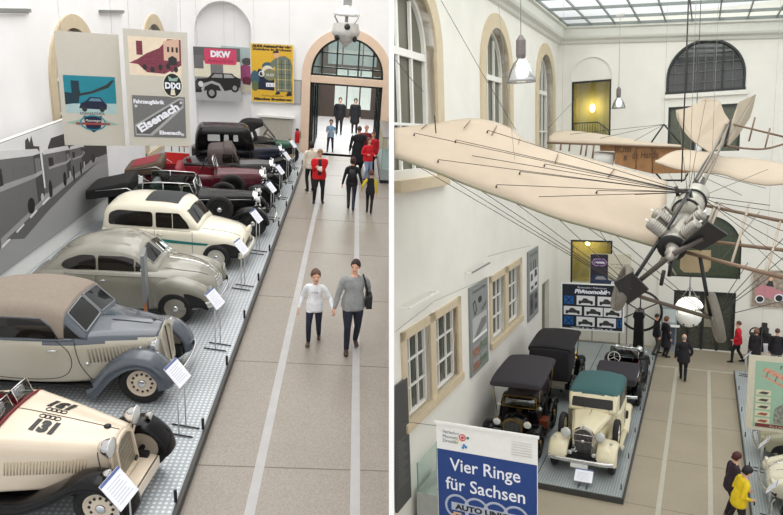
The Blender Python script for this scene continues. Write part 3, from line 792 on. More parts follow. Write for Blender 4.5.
# ---- 131: open racer
def racer():
    r = thing('racing_car', 'ivory open racing car with black 131 on the bonnet and black wings', 'car', (-3.48, 6.30, PL), R(-6))
    wb = 2.65; fx = wb / 2
    top = lambda c: 0
    st = [(-1.95, .62, .22, .72, .16, .80, .02), (-1.5, .42, .48, .80, .40, .92, .03), (-.8, .36, .60, .92, .54, 1.0, .03), (-.1, .36, .62, .98, .56, 1.10, .04), (.1, .36, .60, .98, .52, 1.10, .05), (.7, .38, .47, .92, .38, 1.03, .05), (1.32, .42, .31, .86, .22, .95, .04)]
    hole = lambda c: -1.0 < c.x < -.05 and c.z > .93 and abs(c.y) < .50
    b = Shell(st, 8, skip=hole); bv = b.bvh; b.build('body', cream, r)
    MB().box((-1.05, -.5, .45), (.0, .5, .52)).build('cockpit_floor', M['redhide'], r)
    for s in (-1, 1): MB().prism([(-1.0, s * .53), (-.05, s * .55), (-.05, s * .5), (-1.0, s * .48)], .5, .97).build('door_trim', M['redhide'], r)
    seat(r, -.85, .22, .6, M['redhide'], y=-.25, back=.42); seat(r, -.85, .22, .6, M['redhide'], y=.25, back=.42)
    steering(r, -.32, .25, 1.06, .2, .5)
    rim = MB(); p = [(-.04, -.55, 1.08), (-.02, -.3, 1.155), (-.02, 0, 1.165), (-.02, .3, 1.155), (-.04, .55, 1.08)]; rim.tube(catmull(p, 5), .022, 6); rim.build('cowl_roll', M['redhide'], r)
    for y in (-.2, .22):
        g = MB(); g.tube([(-.02, y - .16, 1.15), (-.1, y - .16, 1.36), (-.1, y + .16, 1.36), (-.02, y + .16, 1.15)], .009, 5); o = g.build('aero_screen', M['chrome'], r)
        MB().grid([[(-.025, y - .15, 1.16), (-.025, y + .15, 1.16)], [(-.1, y - .15, 1.35), (-.1, y + .15, 1.35)]]).build('screen_glass', M['screen'], o, solid=.004)
    MB().lathe([(.055, 0), (.06, .02), (.03, .06), (0, .065)], (-.08, -.60, 1.18), (-1, 0, 0), 14).build('mirror', M['chrome'], r)
    tb = MB().tube([(-.06, -.56, 1.06), (-.1, -.6, 1.18)], .009, 5); tb.build('mirror_stalk', M['chrome'], r)
    line_on(bv, 'T', [(-.02, 0), (.6, 0), (1.3, 0)], .006, 'bonnet_hinge', M['seam'], r)
    for y0, sd in ((-1, 'R'), (1, 'L')):
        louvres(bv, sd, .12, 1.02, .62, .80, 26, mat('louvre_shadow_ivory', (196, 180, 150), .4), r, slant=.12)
        line_on(bv, sd, [(1.22, .47), (1.19, .7), (1.17, .88)], .006, 'bonnet_seam', M['seam'], r)
        line_on(bv, sd, [(-.02, .5), (-.02, .97)], .006, 'scuttle_seam', M['seam'], r)
    bk = M['black']
    for y, fl, sg in ((-.22, 1, 'near'), (.24, -1, 'far')):
        letters_on(bv, 'T', '131', .45, y, .23, bk, r, ang=0 if fl > 0 else PI, shear=.15, bold=.018)
        mb = MB()
        for k in range(4):
            cx, cy = .45 + (k - 1.5) * .062, y + fl * .155
            mb.tube([project(bv, 'T', cx + .04 * math.cos(t), cy + .032 * math.sin(t), .005) for t in [2 * PI * i / 18 for i in range(18)]], .006, 5, 0, closed=True)
        mb.build('ring_emblem', bk, r)
    MB().lathe([(.045, 0), (.045, .03), (.02, .045), (0, .045)], (1.15, 0, 1.0), (0, 0, 1), 14).build('filler_cap', bk, r)
    grille(r, 1.40, .38, .93, .26, .24, cream, mat('ivory_grille_slats', (214, 198, 168), .4), .12, .1, 13, .03)
    MB().lathe([(.04, 0), (.04, .02), (0, .02)], (1.43, .12, .5), (1, 0, 0), 12).build('starting_hole', bk, r)
    ap = MB().prism([(1.38, -.44), (1.62, -.40), (1.62, .40), (1.38, .44)], .33, .355); ap.prism([(1.6, -.40), (1.63, -.40), (1.63, .40), (1.6, .40)], .2, .355); ap.build('front_apron', cream, r)
    for y in (-.36, .36):
        lamp(r, 1.36, y, .98, .125); MB().tube([(1.34, y, .86), (1.30, y * .82, .62)], .016, 6).build('lamp_bracket', cream, r)
    MB().tube([(1.33, -.36, .90), (1.33, .36, .90)], .018, 8).build('lamp_bar', cream, r)
    for s in (-1, 1):
        fender(r, [(fx + .44, .34), (fx + .36, .56), (fx + .1, .76), (fx - .25, .74), (fx - .6, .52), (fx - 1.0, .33), (.0, .29), (-.55, .29)], s * .40, s * .80, blackp, drop=.11)
        fender(r, [(-fx + .5, .30), (-fx + .36, .56), (-fx + .08, .76), (-fx - .25, .70), (-fx - .48, .42)], s * .50, s * .80, blackp, drop=.1, name='rear_fender')
        lamp(r, fx + .12, s * .62, .81, .062, name='side_lamp')
        for x in (fx, -fx): wheel(r, x, s * .62, .335, .14, cream, 'holes')
    chassis(r, -1.6, 1.5, .36); axle(r, fx, .335, .6); axle(r, -fx, .335, .6)
    MB().tube([(-.42, -.66, .50), (-.5, -.68, .62)], .03, 6).build('horn_bulb', bk, r)
    return r
fit(racer(), .86, .86, .90)

# ---- two-tone cabriolet
def cabriolet():
    r = thing('cabriolet', 'beige and slate cabriolet with closed tan soft top beside the racer', 'car', (-3.93, 8.72, PL), R(-1))
    wb = 2.6; fx = wb / 2
    st = [(-1.9, .50, .30, .62, .24, .70, .02), (-1.65, .36, .58, .74, .48, .88, .03), (-1.2, .30, .70, .84, .62, 1.0, .03), (-.4, .29, .745, .90, .69, 1.03, .02), (.3, .29, .70, .90, .62, 1.03, .03), (.75, .30, .56, .88, .46, 1.02, .05), (1.45, .34, .35, .84, .26, .97, .05)]
    sp = lambda c: 1 if (c.z > .885 + .02 * (c.x - .3) and c.x > -.1) or c.z > .965 else 0
    b = Shell(st, 9, split=sp); bv = b.bvh; b.build('body', [beigep, bluegrey], r)
    cs = [(-1.72, .72, .42, .86, .36, .93, .03), (-1.5, .74, .60, 1.02, .50, 1.20, .05), (-1.1, .84, .68, 1.18, .56, 1.40, .06), (-.5, .9, .70, 1.24, .58, 1.47, .05), (.0, .94, .69, 1.22, .57, 1.44, .05), (.22, .96, .67, 1.18, .56, 1.38, .04)]
    t = Shell(cs, 7, rs=.12, rt=.16); tv = t.bvh; t.build('soft_top', tanhood, r)
    ws = Shell([(.16, .96, .67, 1.16, .57, 1.37, .04), (.28, .96, .655, 1.10, .58, 1.28, .05), (.52, .95, .62, 1.0, .56, 1.035, .05)], 5); wv = ws.bvh; ws.build('windscreen_surround', bluegrey, r)
    scr = round_poly([(.24, -.02 - .50), (.50, -.56), (.50, -.02), (.24, -.02)], .03)
    patch(wv, 'T', scr, 'windscreen', M['sideglass'], r); patch(wv, 'T', [(u, -v) for u, v in scr], 'windscreen', M['sideglass'], r)
    for q in (scr, [(u, -v) for u, v in scr]): line_on(wv, 'T', q + [q[0]], .010, 'windscreen_frame', mat('pale_frame_grey', (150, 154, 156), .3, .5), r, off=.010, k=1)
    for s in ('R', 'L'):
        q = [(-.95, .99), (.14, 1.0), (.06, 1.18), (-.08, 1.285), (-.92, 1.27), (-.98, 1.2)]
        patch(tv, s, q, 'side_window', M['carglass'], r, off=.012, smooth_poly=.06)
        line_on(tv, s, q + [q[0]], .012, 'window_frame', bluegrey, r, off=.012, k=1)
        patch(wv, s, [(.22, 1.0), (.44, .99), (.24, 1.2)], 'quarter_light', M['sideglass'], r)
        line_on(bv, s, [(-1.0, .955), (-1.02, .6), (-.95, .42), (-.6, .36), (.1, .38), (.3, .55), (.28, .8), (.12, .955)], .0055, 'door_seam', M['seam'], r)
        line_on(bv, s, [(-1.9, .80), (-1.2, .93), (-.4, .965), (.35, .965)], .022, 'belt_moulding', bluegrey, r, off=.0)
        line_on(bv, s, [(.36, .95), (.42, .6), (.55, .33)], .006, 'bonnet_seam', M['seam'], r)
        h = MB(); h.tube([project(bv, s, .0 + a, .83, .03) for a in (0, .14)], .013, 6); h.build('door_handle', M['chrome'], r)
        louvres(bv, s, .56, 1.30, .60, .82, 17, mat('louvre_beige', (140, 134, 118), .4), r, slant=-.1, r=.010)
        MB().sphere(project(bv, s, .52, .60, .02), .03, 10).build('indicator_knob', M['chrome'], r)
    steering(r, .1, .3, 1.05, .2, .5)
    line_on(bv, 'T', [(.5, 0), (1.0, 0), (1.42, 0)], .006, 'bonnet_hinge', M['seam'], r)
    patch(bv, 'T', [(.72, -.14), (1.30, -.1), (1.30, .1), (.72, .14)], 'bonnet_panel', bluegrey, r, off=.012)
    grille(r, 1.53, .34, .95, .20, .26, beigep, beigep, .14, .1, 0, .04)
    g = MB(); fr = lambda u, v: (1.545 - .14 * (v - .34), u, v)
    g.bar(fr(0, .37), fr(0, .94), .02, .02, 0, (0, 1, 0)); g.build('grille_spine', mat('brown_trim', (94, 72, 52), .5), r)
    MB().lathe([(.04, 0), (.03, .035), (0, .04)], (1.30, 0, 1.01), (0, 0, 1), 12).build('filler_cap', M['black'], r)
    for s in (-1, 1):
        fender(r, [(fx + .46, .30), (fx + .41, .52), (fx + .18, .76), (fx - .18, .79), (fx - .52, .58), (fx - .74, .32), (fx - .85, .22)], s * .34, s * .78, bluegrey, drop=.2)
        fender(r, [(-fx + .46, .30), (-fx + .40, .58), (-fx + .12, .78), (-fx - .25, .74), (-fx - .55, .46), (-fx - .65, .3)], s * .5, s * .80, blackp, drop=.16, name='rear_fender')
        lamp(r, 1.44, s * .37, .80, .105)
        MB().tube([(1.38, s * .37, .72), (1.32, s * .36, .62)], .018, 6).build('lamp_bracket', M['black'], r)
        for x in (fx, -fx): wheel(r, x, s * .64, .335, .15, cream, 'holes')
    lamp(r, fx - .05, -.50, .82, .03, name='side_lamp')
    bumper(r, 1.83, .68, .40, .03, .2)
    MB().box((-1.0, -.74, .24), (.6, -.62, .28)).build('running_board', M['black'], r)
    MB().box((-1.0, .62, .24), (.6, .74, .28)).build('running_board', M['black'], r)
    chassis(r, -1.7, 1.6, .36); axle(r, fx, .335, .6); axle(r, -fx, .335, .6)
    return r
fit(cabriolet(), .94, .96, .96)

# ---- rounded saloon of the early fifties
def streamliner(name, label, loc, head, olive):
    r = thing(name, label, 'car', loc, R(head))
    wb = 2.35; fx = wb / 2
    st = [(-2.2, .42, .40, .50, .30, .56, .02), (-2.05, .32, .60, .60, .44, .72, .03), (-1.5, .26, .74, .78, .58, .92, .05), (-.7, .24, .78, .88, .70, .97, .03), (.3, .24, .78, .88, .68, .97, .04), (.9, .26, .72, .82, .56, .95, .06), (1.5, .28, .58, .74, .38, .87, .07), (1.85, .32, .42, .62, .26, .72, .05), (1.95, .38, .32, .54, .18, .60, .02)]
    b = Shell(st, 7, rs=.2, rt=.2); bv = b.bvh; b.build('body', olive, r)
    cs = [(-1.95, .6, .40, .66, .30, .72, .03), (-1.7, .68, .58, .82, .44, .94, .05), (-1.2, .78, .67, 1.06, .52, 1.24, .07), (-.6, .82, .70, 1.16, .56, 1.38, .07), (-.05, .84, .69, 1.16, .55, 1.38, .07), (.3, .86, .67, 1.10, .53, 1.28, .06), (.75, .88, .60, .94, .50, .99, .05)]
    t = Shell(cs, 7, rs=.16, rt=.2); tv = t.bvh; t.build('roof', olive, r)
    dk = M['carglass']
    for s in ('R', 'L'):
        patch(tv, s, [(-.52, .93), (-.52, 1.22), (-.85, 1.21), (-1.18, 1.10), (-1.30, 1.0), (-1.22, .93)], 'rear_side_window', dk, r, off=.008, smooth_poly=.1)
        patch(tv, s, [(-.47, .93), (.28, .93), (.28, 1.17), (.05, 1.22), (-.47, 1.22)], 'side_window', dk, r, off=.008, smooth_poly=.04)
        patch(tv, s, [(.31, .93), (.53, .93), (.42, 1.06), (.31, 1.14)], 'quarter_light', dk, r, off=.008)
        line_on(bv, s, [(-.5, .9), (-.52, .6), (-.5, .3)], .005, 'door_seam', M['seam'], r); line_on(bv, s, [(.52, .9), (.58, .6), (.50, .3)], .005, 'door_seam', M['seam'], r)
        line_on(bv, s, [(-1.2, .87), (-.4, .885), (.5, .885), (1.1, .84), (1.55, .74)], .012, 'belt_moulding', olive, r, off=.004)
        h = MB(); h.tube([project(bv, s, -.42 + a, .80, .03) for a in (0, .13)], .013, 6); h.build('door_handle', M['chrome'], r)
    fr = MB()
    for s in (-1, 1):
        pl = round_poly([(.36, s * .03), (.67, s * .03), (.64, s * .50), (.36, s * .46)], .04)
        patch(tv, 'T', pl, 'windscreen', M['sideglass'], r, off=.008)
        line_on(tv, 'T', pl + [pl[0]], .012, '', None, None, off=.010, k=1, mb=fr)
    fr.build('windscreen_frame', mat('dull_chrome', (170, 168, 160), .3, .8), r)
    for y in (-.25, .2): MB().tube([project(tv, 'T', .66, y, .02), project(tv, 'T', .46, y + .12, .025)], .006, 5).build('wiper', M['black'], r)
    for s in (-1, 1):
        # front wing and rear wing swell out of the body side
        w = Shell([(.35, .34, .05, .52, .04, .60, .01), (.65, .28, .14, .66, .10, .76, .02), (1.1, .26, .2, .74, .13, .86, .02), (1.5, .28, .2, .70, .13, .80, .02), (1.82, .34, .15, .58, .1, .68, .02), (1.96, .42, .06, .52, .04, .58, .01)], 6, rs=.16, rt=.14, yoff=s * .60)
        w.build('front_wing', olive, r); wv = w.bvh
        aw = [(fx - .36, .22), (fx - .40, .36), (fx - .30, .54), (fx, .64), (fx + .30, .54), (fx + .40, .36), (fx + .36, .22)]
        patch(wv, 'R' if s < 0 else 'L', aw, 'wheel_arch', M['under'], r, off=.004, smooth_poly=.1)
        w = Shell([(-1.95, .40, .06, .50, .04, .55, .01), (-1.6, .30, .14, .62, .1, .72, .02), (-1.15, .27, .16, .66, .1, .76, .02), (-.75, .27, .12, .58, .08, .68, .02), (-.5, .3, .04, .5, .03, .56, .01)], 6, rs=.14, rt=.12, yoff=s * .66)
        w.build('rear_wing', olive, r)
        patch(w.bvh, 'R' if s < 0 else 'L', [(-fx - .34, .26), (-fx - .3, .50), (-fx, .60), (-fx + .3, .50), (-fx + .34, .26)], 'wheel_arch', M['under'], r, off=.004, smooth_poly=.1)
        wheel(r, fx, s * .745, .31, .15, olive, 'disc'); wheel(r, -fx, s * .745, .31, .15, olive, 'disc')
        lamp(r, 1.90, s * .60, .64, .095, olive, d=1.0)
        line_on(bv, 'T', [(.85, s * .42), (1.3, s * .36), (1.75, s * .2)], .006, 'bonnet_seam', M['seam'], r)
    line_on(bv, 'T', [(.78, 0), (1.3, 0), (1.9, 0)], .014, 'bonnet_spine', M['chrome'], r)
    MB().sphere((1.68, 0, .87), .035, 10, sc=(1.6, .6, .8)).build('bonnet_mascot', M['chrome'], r)
    g = MB()
    for k in range(7): line_on(bv, 'F', [(-.26 + .02 * k, .44 + .045 * k), (0, .45 + .045 * k), (.26 - .02 * k, .44 + .045 * k)], .009, '', None, None, off=.006, mb=g)
    g.build('grille_bars', M['chrome'], r)
    bumper(r, 2.08, .78, .40, .04, .26); bumper(r, -2.26, .74, .42, .04, .2, back=True)
    MB().tube([(.42, -.62, 1.0), (.46, -.78, 1.02)], .01, 5).build('mirror_stalk', M['chrome'], r)
    chassis(r, -1.8, 1.6, .45, .2, .3); axle(r, fx, .31, .7); axle(r, -fx, .31, .7)
    return r
fit(streamliner('streamlined_saloon', 'grey olive streamlined two-door saloon with split windscreen', (-3.82, 11.28, PL), -1, olive), .79, .94, .96)

# ---- small estate car
def estate():
    r = thing('estate_car', 'cream estate car with dark fabric sunroof and teal side flash', 'car', (-3.65, 13.84, PL), R(-2))
    wb = 2.38; fx = wb / 2
    st = [(-1.82, .40, .62, .60, .56, .80, .02), (-1.70, .28, .70, .72, .64, .86, .02), (-.6, .24, .74, .80, .68, .88, .02), (.4, .24, .74, .80, .68, .90, .03), (.9, .25, .72, .76, .60, .90, .04), (1.5, .27, .66, .68, .50, .82, .06), (1.78, .30, .56, .58, .42, .70, .05), (1.86, .36, .46, .50, .34, .58, .03)]
    b = Shell(st, 7, rs=.13, rt=.15); bv = b.bvh; b.build('body', white_p, r)
    cs = [(-1.80, .76, .60, .92, .50, 1.02, .03), (-1.68, .78, .665, 1.14, .55, 1.30, .04), (-1.3, .80, .68, 1.28, .57, 1.43, .05), (-.4, .82, .685, 1.30, .58, 1.46, .05), (.15, .82, .675, 1.28, .57, 1.43, .05), (.38, .84, .66, 1.18, .555, 1.30, .05), (.72, .86, .62, .92, .54, .96, .04)]
    t = Shell(cs, 7, rs=.1, rt=.15); tv = t.bvh; t.build('roof', white_p, r)
    patch(tv, 'T', [(-.72, -.47), (.14, -.47), (.14, .47), (-.72, .47)], 'sunroof', mat('slate_fabric_sunroof', (62, 64, 66), .8, var=.06, scale=12, bump=.2), r, off=.014, smooth_poly=.04)
    for s in ('R', 'L'):
        patch(tv, s, [(-1.62, .92), (-.46, .92), (-.46, 1.27), (-1.36, 1.27), (-1.58, 1.18)], 'rear_side_window', M['carglass'], r, off=.008, smooth_poly=.08)
        patch(tv, s, [(-.38, .92), (.50, .92), (.40, 1.08), (.22, 1.27), (-.38, 1.27)], 'side_window', M['carglass'], r, off=.008, smooth_poly=.05)
        line_on(tv, s, [(.05, .93), (.05, 1.1), (.05, 1.26)], .009, 'window_bar', white_p, r, off=.012)
        patch(bv, s, [(-.38, .68), (1.0, .62), (.92, .57), (-.28, .60)], 'side_flash', teal, r, off=.006)
        for x in (-.42, .56): line_on(bv, s, [(x, .86), (x + .01, .6), (x, .28)], .005, 'door_seam', M['seam'], r)
        line_on(bv, s, [(-1.75, .84), (-.6, .87), (.5, .87)], .008, 'waist_line', mat('dull_chrome', (170, 168, 160), .3, .8), r)
        h = MB(); h.tube([project(bv, s, -.34 + a, .78, .03) for a in (0, .14)], .014, 6); h.build('door_handle', M['chrome'], r)
        for x, nm in ((fx, 'front'), (-fx, 'rear')):
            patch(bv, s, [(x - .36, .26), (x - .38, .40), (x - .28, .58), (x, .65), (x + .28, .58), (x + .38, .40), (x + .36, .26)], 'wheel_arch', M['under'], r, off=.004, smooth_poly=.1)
            wheel(r, x, (-1 if s == 'R' else 1) * .71, .305, .14, mat('cream_grey_rim', (196, 192, 180), .35, .2), 'disc')
    patch(tv, 'T', round_poly([(.40, -.50), (.66, -.55), (.66, .55), (.40, .50)], .04), 'windscreen', M['sideglass'], r, off=.008)
    line_on(tv, 'T', [(.385, -.52), (.385, .52)], .012, 'windscreen_trim', M['seam'], r, off=.006)
    patch(tv, 'B', [(-.45, .95), (.45, .95), (.42, 1.22), (-.42, 1.22)], 'rear_window', M['carglass'], r, off=.008, smooth_poly=.05)
    for y in (-.3, .15): MB().tube([project(tv, 'T', .68, y, .02), project(tv, 'T', .46, y + .1, .022)], .006, 5).build('wiper', M['black'], r)
    for s in (-1, 1):
        lamp(r, 1.84, s * .50, .66, .10, white_p, d=1.2)
        line_on(bv, 'T', [(.75, s * .50), (1.3, s * .44), (1.75, s * .34)], .005, 'bonnet_seam', M['seam'], r)
        MB().tube([(.52, s * .66, .95), (.5, s * .78, .98)], .01, 5).build('mirror_stalk', M['chrome'], r)
    patch(bv, 'F', [(-.3, .42), (.3, .42), (.26, .56), (-.26, .56)], 'grille', mat('dark_grille', (70, 68, 64), .4, .5), r, off=.006)
    bumper(r, 1.95, .70, .36, .045, .16, white_p); bumper(r, -1.9, .70, .38, .04, .12, white_p, back=True)
    chassis(r, -1.6, 1.5, .45, .2, .3); axle(r, fx, .305, .65); axle(r, -fx, .305, .65)
    return r
fit(estate(), .80, .92, .94)
# ---- tall-bonnet cars of the twenties and thirties
def classic(name, label, loc, head, body_m, wing_m, roof='open', roof_m=None, wb=2.9, rw=.38, hood_m=None, rim=None, style='wire', shell=None, core=None, seats=None, spare=None, zh=1.08, zbelt=1.06, zroof=1.68, wN=.26, wC=.52, wB=.68, cowl=.25, tail=.45, group=None,
            lamps=.12, bumpers=True, louv=True, fold_m=None, sidewin=False, wz=None, stripe=None, trunk=False, sill=.38, scr_h=.42, wood=False, windows=None, screen_m=None, lw=.0, hole_m=None, chars=0, spare_rear=False, fold_in=None):
    r = thing(name, label, 'car', loc, R(head), group)
    fx = wb / 2; rim = rim or M['black']; shell = shell or M['chrome']; core = core or mat('radiator_dark', (38, 38, 40), .5, .4); hood_m = hood_m or body_m
    zs = zbelt - .12
    st = [(-fx - tail, .62, wB * .55, zs - .12, wB * .45, zbelt - .10, .02), (-fx - tail * .6, .48, wB * .9, zs - .03, wB * .78, zbelt - .03, .02), (-fx + .15, sill, wB, zs, wB * .95, zbelt, .02), (-.2, sill, wB, zs, wB * .95, zbelt, .02), (cowl, sill, wC * 1.10, zs, wC, zbelt + .01, .04), (cowl + .12, sill, wC * 1.02, zs, wC * .9, zh, .04), (fx - .3, sill, wN * 1.25, zs, wN * 1.1, zh - .02, .05), (fx + .02, sill + .04, wN * 1.08, zs - .02, wN * .92, zh - .05, .05)]
    hx = (-fx - tail * .3, cowl - .06)
    hole = (lambda c: hx[0] < c.x < hx[1] and c.z > zbelt - .07 and abs(c.y) < wB * .86) if roof == 'open' else None
    b = Shell(st, 8, skip=hole, split=(lambda c: 1 if c.x > cowl - .02 else 0), rs=.08, rt=.1); bv = b.bvh; b.build('body', [body_m, hood_m], r)
    line_on(bv, 'T', [(cowl + .1, 0), (fx, 0)], .008, 'bonnet_hinge', M['chrome'] if chars else M['seam'], r)
    for s in ('R', 'L'):
        if louv: louvres(bv, s, cowl + .35, fx - .22, sill + .18, zs - .10, 14, hood_m, r, name='bonnet_louvres', r=.009)
        line_on(bv, s, [(-fx - tail * .5, zs + .02), (-.2, zs + .035), (cowl, zs + .03), (fx - .05, zs)], .012, 'belt_moulding', stripe or hood_m, r, off=.004)
        for x in (cowl - .08, cowl - .85, -fx + .5) if wb > 2.8 else (cowl - .08, cowl - .95):
            line_on(bv, s, [(x, zs), (x - .01, .7), (x, sill + .06)], .005, 'door_seam', M['seam'], r)
        h = MB(); h.tube([project(bv, s, cowl - .78 + a, zs - .06, .03) for a in (0, .13)], .013, 6); h.build('door_handle', M['chrome'], r)
    sm = seats or M['darkhide']
    if roof == 'open':
        MB().box((hx[0], -wB * .85, sill + .1), (hx[1], wB * .85, sill + .16)).build('cockpit_floor', M['under'], r)
        seat(r, cowl - 1.0, wB * .82, sill + .34, sm, back=.5); seat(r, -fx - .05, wB * .82, sill + .36, sm, back=.52)
        for s in (-1, 1): MB().box((hx[0] + .1, s * wB * .80 - .02, sill + .15), (hx[1], s * wB * .80 + .02, zbelt - .03)).build('door_trim', sm, r)
        steering(r, cowl - .42, .3, zbelt + .10, .21, .55, screen_m)
        screen(r, cowl + .02, zbelt, wC * .98, scr_h, .28, shell)
        if fold_m:
            f = Shell([(-fx - tail - .46, zbelt - .10, wB * .92, zbelt + .02, wB * .86, zbelt + .06, .01), (-fx - tail - .40, zbelt - .14, wB * .96, zbelt + .06, wB * .9, zbelt + .10, .01), (-fx - tail + .1, zbelt - .06, wB * 1.0, zbelt + .16, wB * .94, zbelt + .22, .01), (-fx - tail + .5, zbelt - .02, wB * 1.0, zbelt + .26, wB * .93, zbelt + .33, .01), (-fx - tail + .58, zbelt, wB * .98, zbelt + .27, wB * .9, zbelt + .32, .01)], 4, .05, .05)
            f.build('folded_hood', fold_m, r)
            for s in (-1, 1): MB().tube([(-fx + .3, s * wB * .98, zbelt), (-fx - .05, s * wB * 1.03, zbelt + .20), (-fx - tail - .2, s * wB * 1.0, zbelt + .10)], .011, 6).build('hood_iron', M['chrome'], r)
        if sidewin:
            for s in (-1, 1):
                p = [(cowl - .02, s * wB * .96, zbelt), (cowl - .18, s * wB * .90, zbelt + .34), (cowl - .95, s * wB * .93, zbelt + .36), (cowl - 1.30, s * wB * .95, zbelt + .33), (cowl - 1.34, s * wB * .97, zbelt)]
                m_ = MB().tube(p + [p[0]], .013, 6); m_.tube([(cowl - .82, s * wB * .96, zbelt), (cowl - .82, s * wB * .92, zbelt + .36)], .013, 6)
                o = m_.build('side_window_frame', M['chrome'], r); MB().poly(p).build('side_window', M['screen'], o, solid=.004)
    else:
        x0, x1 = -fx - tail * .75, cowl + .05
        zr = zroof
        if roof == 'coupe': x0 = -fx + .45
        sl = .45 if roof == 'coupe' else .22
        cs = [(x0, zbelt - .08, wB * .82, zbelt + .06, wB * .7, zbelt + .12, .03), (x0 + .05, zbelt - .07, wB * .9, zbelt + .28, wB * .76, zbelt + .42, .04), (x0 + sl, zbelt - .06, wB * .96, zr - .18, wB * .82, zr - .05, .05), (x0 + sl + .4, zbelt - .05, wB * .97, zr - .14, wB * .84, zr, .05), (x1 - .5, zbelt - .05, wB * .96, zr - .14, wB * .84, zr, .05), (x1 - .22, zbelt - .04, wB * .92, zr - .16, wB * .82, zr - .05, .04), (x1 - .12, zbelt - .04, wB * .90, zr - .26, wB * .82, zr - .16, .03), (x1 + .04, zbelt - .02, wB * .84, zbelt + .04, wB * .78, zbelt + .08, .02)]
        t = Shell(cs, 6, rs=.09, rt=.13, split=lambda c: (0 if c.x > x1 - .30 and c.z < zr - .13 else 1) if roof == 'cabrio' else (1 if c.z > zr - .16 or roof != 'saloon' else 0)); tv = t.bvh; t.build('roof', [body_m, roof_m or body_m], r)
        wins = windows or [(x0 + sl + .05, x0 + sl + .62), (x0 + sl + .72, x1 - .3)]
        for s in ('R', 'L'):
            for a, c in wins: lo, hi = wz or (zbelt + .05, zr - .21); patch(tv, s, [(a, lo), (c, lo), (c - .02, hi), (a, hi)], 'side_window', screen_m or M['carglass'], r, off=.008, smooth_poly=.04)
        patch(tv, 'F', [(-wB * .76, zbelt + .10), (wB * .76, zbelt + .10), (wB * .74, zr - .22), (-wB * .74, zr - .22)], 'windscreen', M['carglass'], r, off=.010, smooth_poly=.04)
        patch(tv, 'B', [(-.3, zbelt + .32), (.3, zbelt + .32), (.27, zr - .2), (-.27, zr - .2)], 'rear_window', M['carglass'], r, off=.008, smooth_poly=.04)
        for s in (-.22, .22): MB().tube([project(tv, 'F', s * wB * 2, zr - .24, .02), project(tv, 'F', s * wB * 2 + .14, zr - .5, .02)], .006, 5).build('wiper', M['black'], r)
        steering(r, cowl - .5, .3, zbelt + .04, .2, .55)
    if fold_m and fold_in: patch(f.bvh, 'T', [(-fx - tail - .3, -wB * .78), (-fx - tail + .42, -wB * .78), (-fx - tail + .42, wB * .78), (-fx - tail - .3, wB * .78)], 'hood_lining', fold_in, r, off=.012)
    if trunk:
        Shell([(-fx - tail - .42, .62, wB * .62, .92, wB * .58, 1.0, .01), (-fx - tail - .40, .6, wB * .66, .94, wB * .62, 1.02, .02), (-fx - tail - .05, .6, wB * .66, .98, wB * .62, 1.06, .02)], 3, .04, .05).build('luggage_trunk', wing_m, r)
    grille(r, fx + .10, sill + .04, zh - .02, wN * .85, wN, shell, core, .03, .1, 13, .05)
    MB().lathe([(.03, 0), (.035, .02), (.02, .05), (.03, .07), (0, .09)], (fx + .05, 0, zh + .02), (0, 0, 1), 12).build('radiator_cap', M['chrome'], r)
    for s in (-1, 1):
        y1 = wB + .14
        fender(r, [(fx + rw * 1.25, rw * .95), (fx + rw * 1.02, rw * 1.6), (fx + .12, rw * 2.14), (fx - .30, rw * 2.08), (fx - .66, rw * 1.45), (fx - 1.0, sill), (fx - 1.35, sill - .08)], s * (wN + .08), s * y1, wing_m, drop=.14)
        fender(r, [(-fx + rw + .38, sill - .06), (-fx + rw * .95, rw * 1.35), (-fx + .1, rw * 2.12), (-fx - .3, rw * 1.95), (-fx - rw * 1.2, rw * 1.15)], s * wB * .72, s * y1, wing_m, drop=.14, name='rear_fender')
        MB().box((-fx + rw + .3, s * wB * .95 - .14, sill - .11), (fx - 1.0, s * wB * .95 + .14, sill - .07)).build('running_board', wing_m, r)
        for x in (fx, -fx): wheel(r, x, s * (wB - .0), rw, .15, rim, style)
        if lamps:
            lamp(r, fx + .16, s * (wN + .16), zh - .12, lamps); MB().tube([(fx + .1, s * (wN + .16), zh - .22), (fx - .02, s * (wN + .12), rw * 1.9)], .018, 6).build('lamp_bracket', M['chrome'], r)
            lamp(r, fx + .20, s * (wB - .02), rw * 2.14 + .07, .045, name='side_lamp')
        if spare and (spare == 'both' or s < 0): wheel(r, fx - .86, s * (wC + .20), rw * .98, .15, rim, style, name='spare_wheel', z=rw + .36)
    MB().tube([(fx + .08, -(wN + .3), zh - .16), (fx + .08, wN + .3, zh - .16)], .014, 6).build('lamp_bar', M['chrome'], r)
    if lamps: 
        MB().lathe([(0, 0), (.02, .02), (.025, .12), (.07, .2), (.075, .21)], (fx + .12, -.18, rw * 1.7), (1, 0, 0), 12).build('horn', M['chrome'], r)
    if bumpers: bumper(r, fx + rw + .26, wB + .08, .46, .035, .08); bumper(r, -fx - rw - .3 - (.3 if trunk else 0), wB + .02, .48, .035, .06, back=True)
    plate(r, fx + rw + (.28 if bumpers else .1), 0, .30)
    chassis(r, -fx - .5, fx + .4, .36, .34, .46); axle(r, fx, rw, wB - .05); axle(r, -fx, rw, wB - .05)
    if spare_rear: wheel(r, -fx - tail - .22, .0001, rw * .95, .15, rim, style, name='spare_wheel', z=.82, turn=PI / 2)
    return r
HALL = 'L'
fit(classic('convertible', 'long black convertible with raised side windows and folded canvas top', (-3.80, 15.95, PL), 7, blackp, blackp, wb=3.1, rw=.36, fold_m=blackhood, sidewin=True, spare='both', zh=1.02, zbelt=1.0, wN=.27, seats=mat('grey_green_leather', (82, 92, 88), .5, var=.1), cowl=.1, scr_h=.36, stripe=M['steel'], chars=1, tail=.6, style='disc', rim=M['black']), .92, .95, .95)
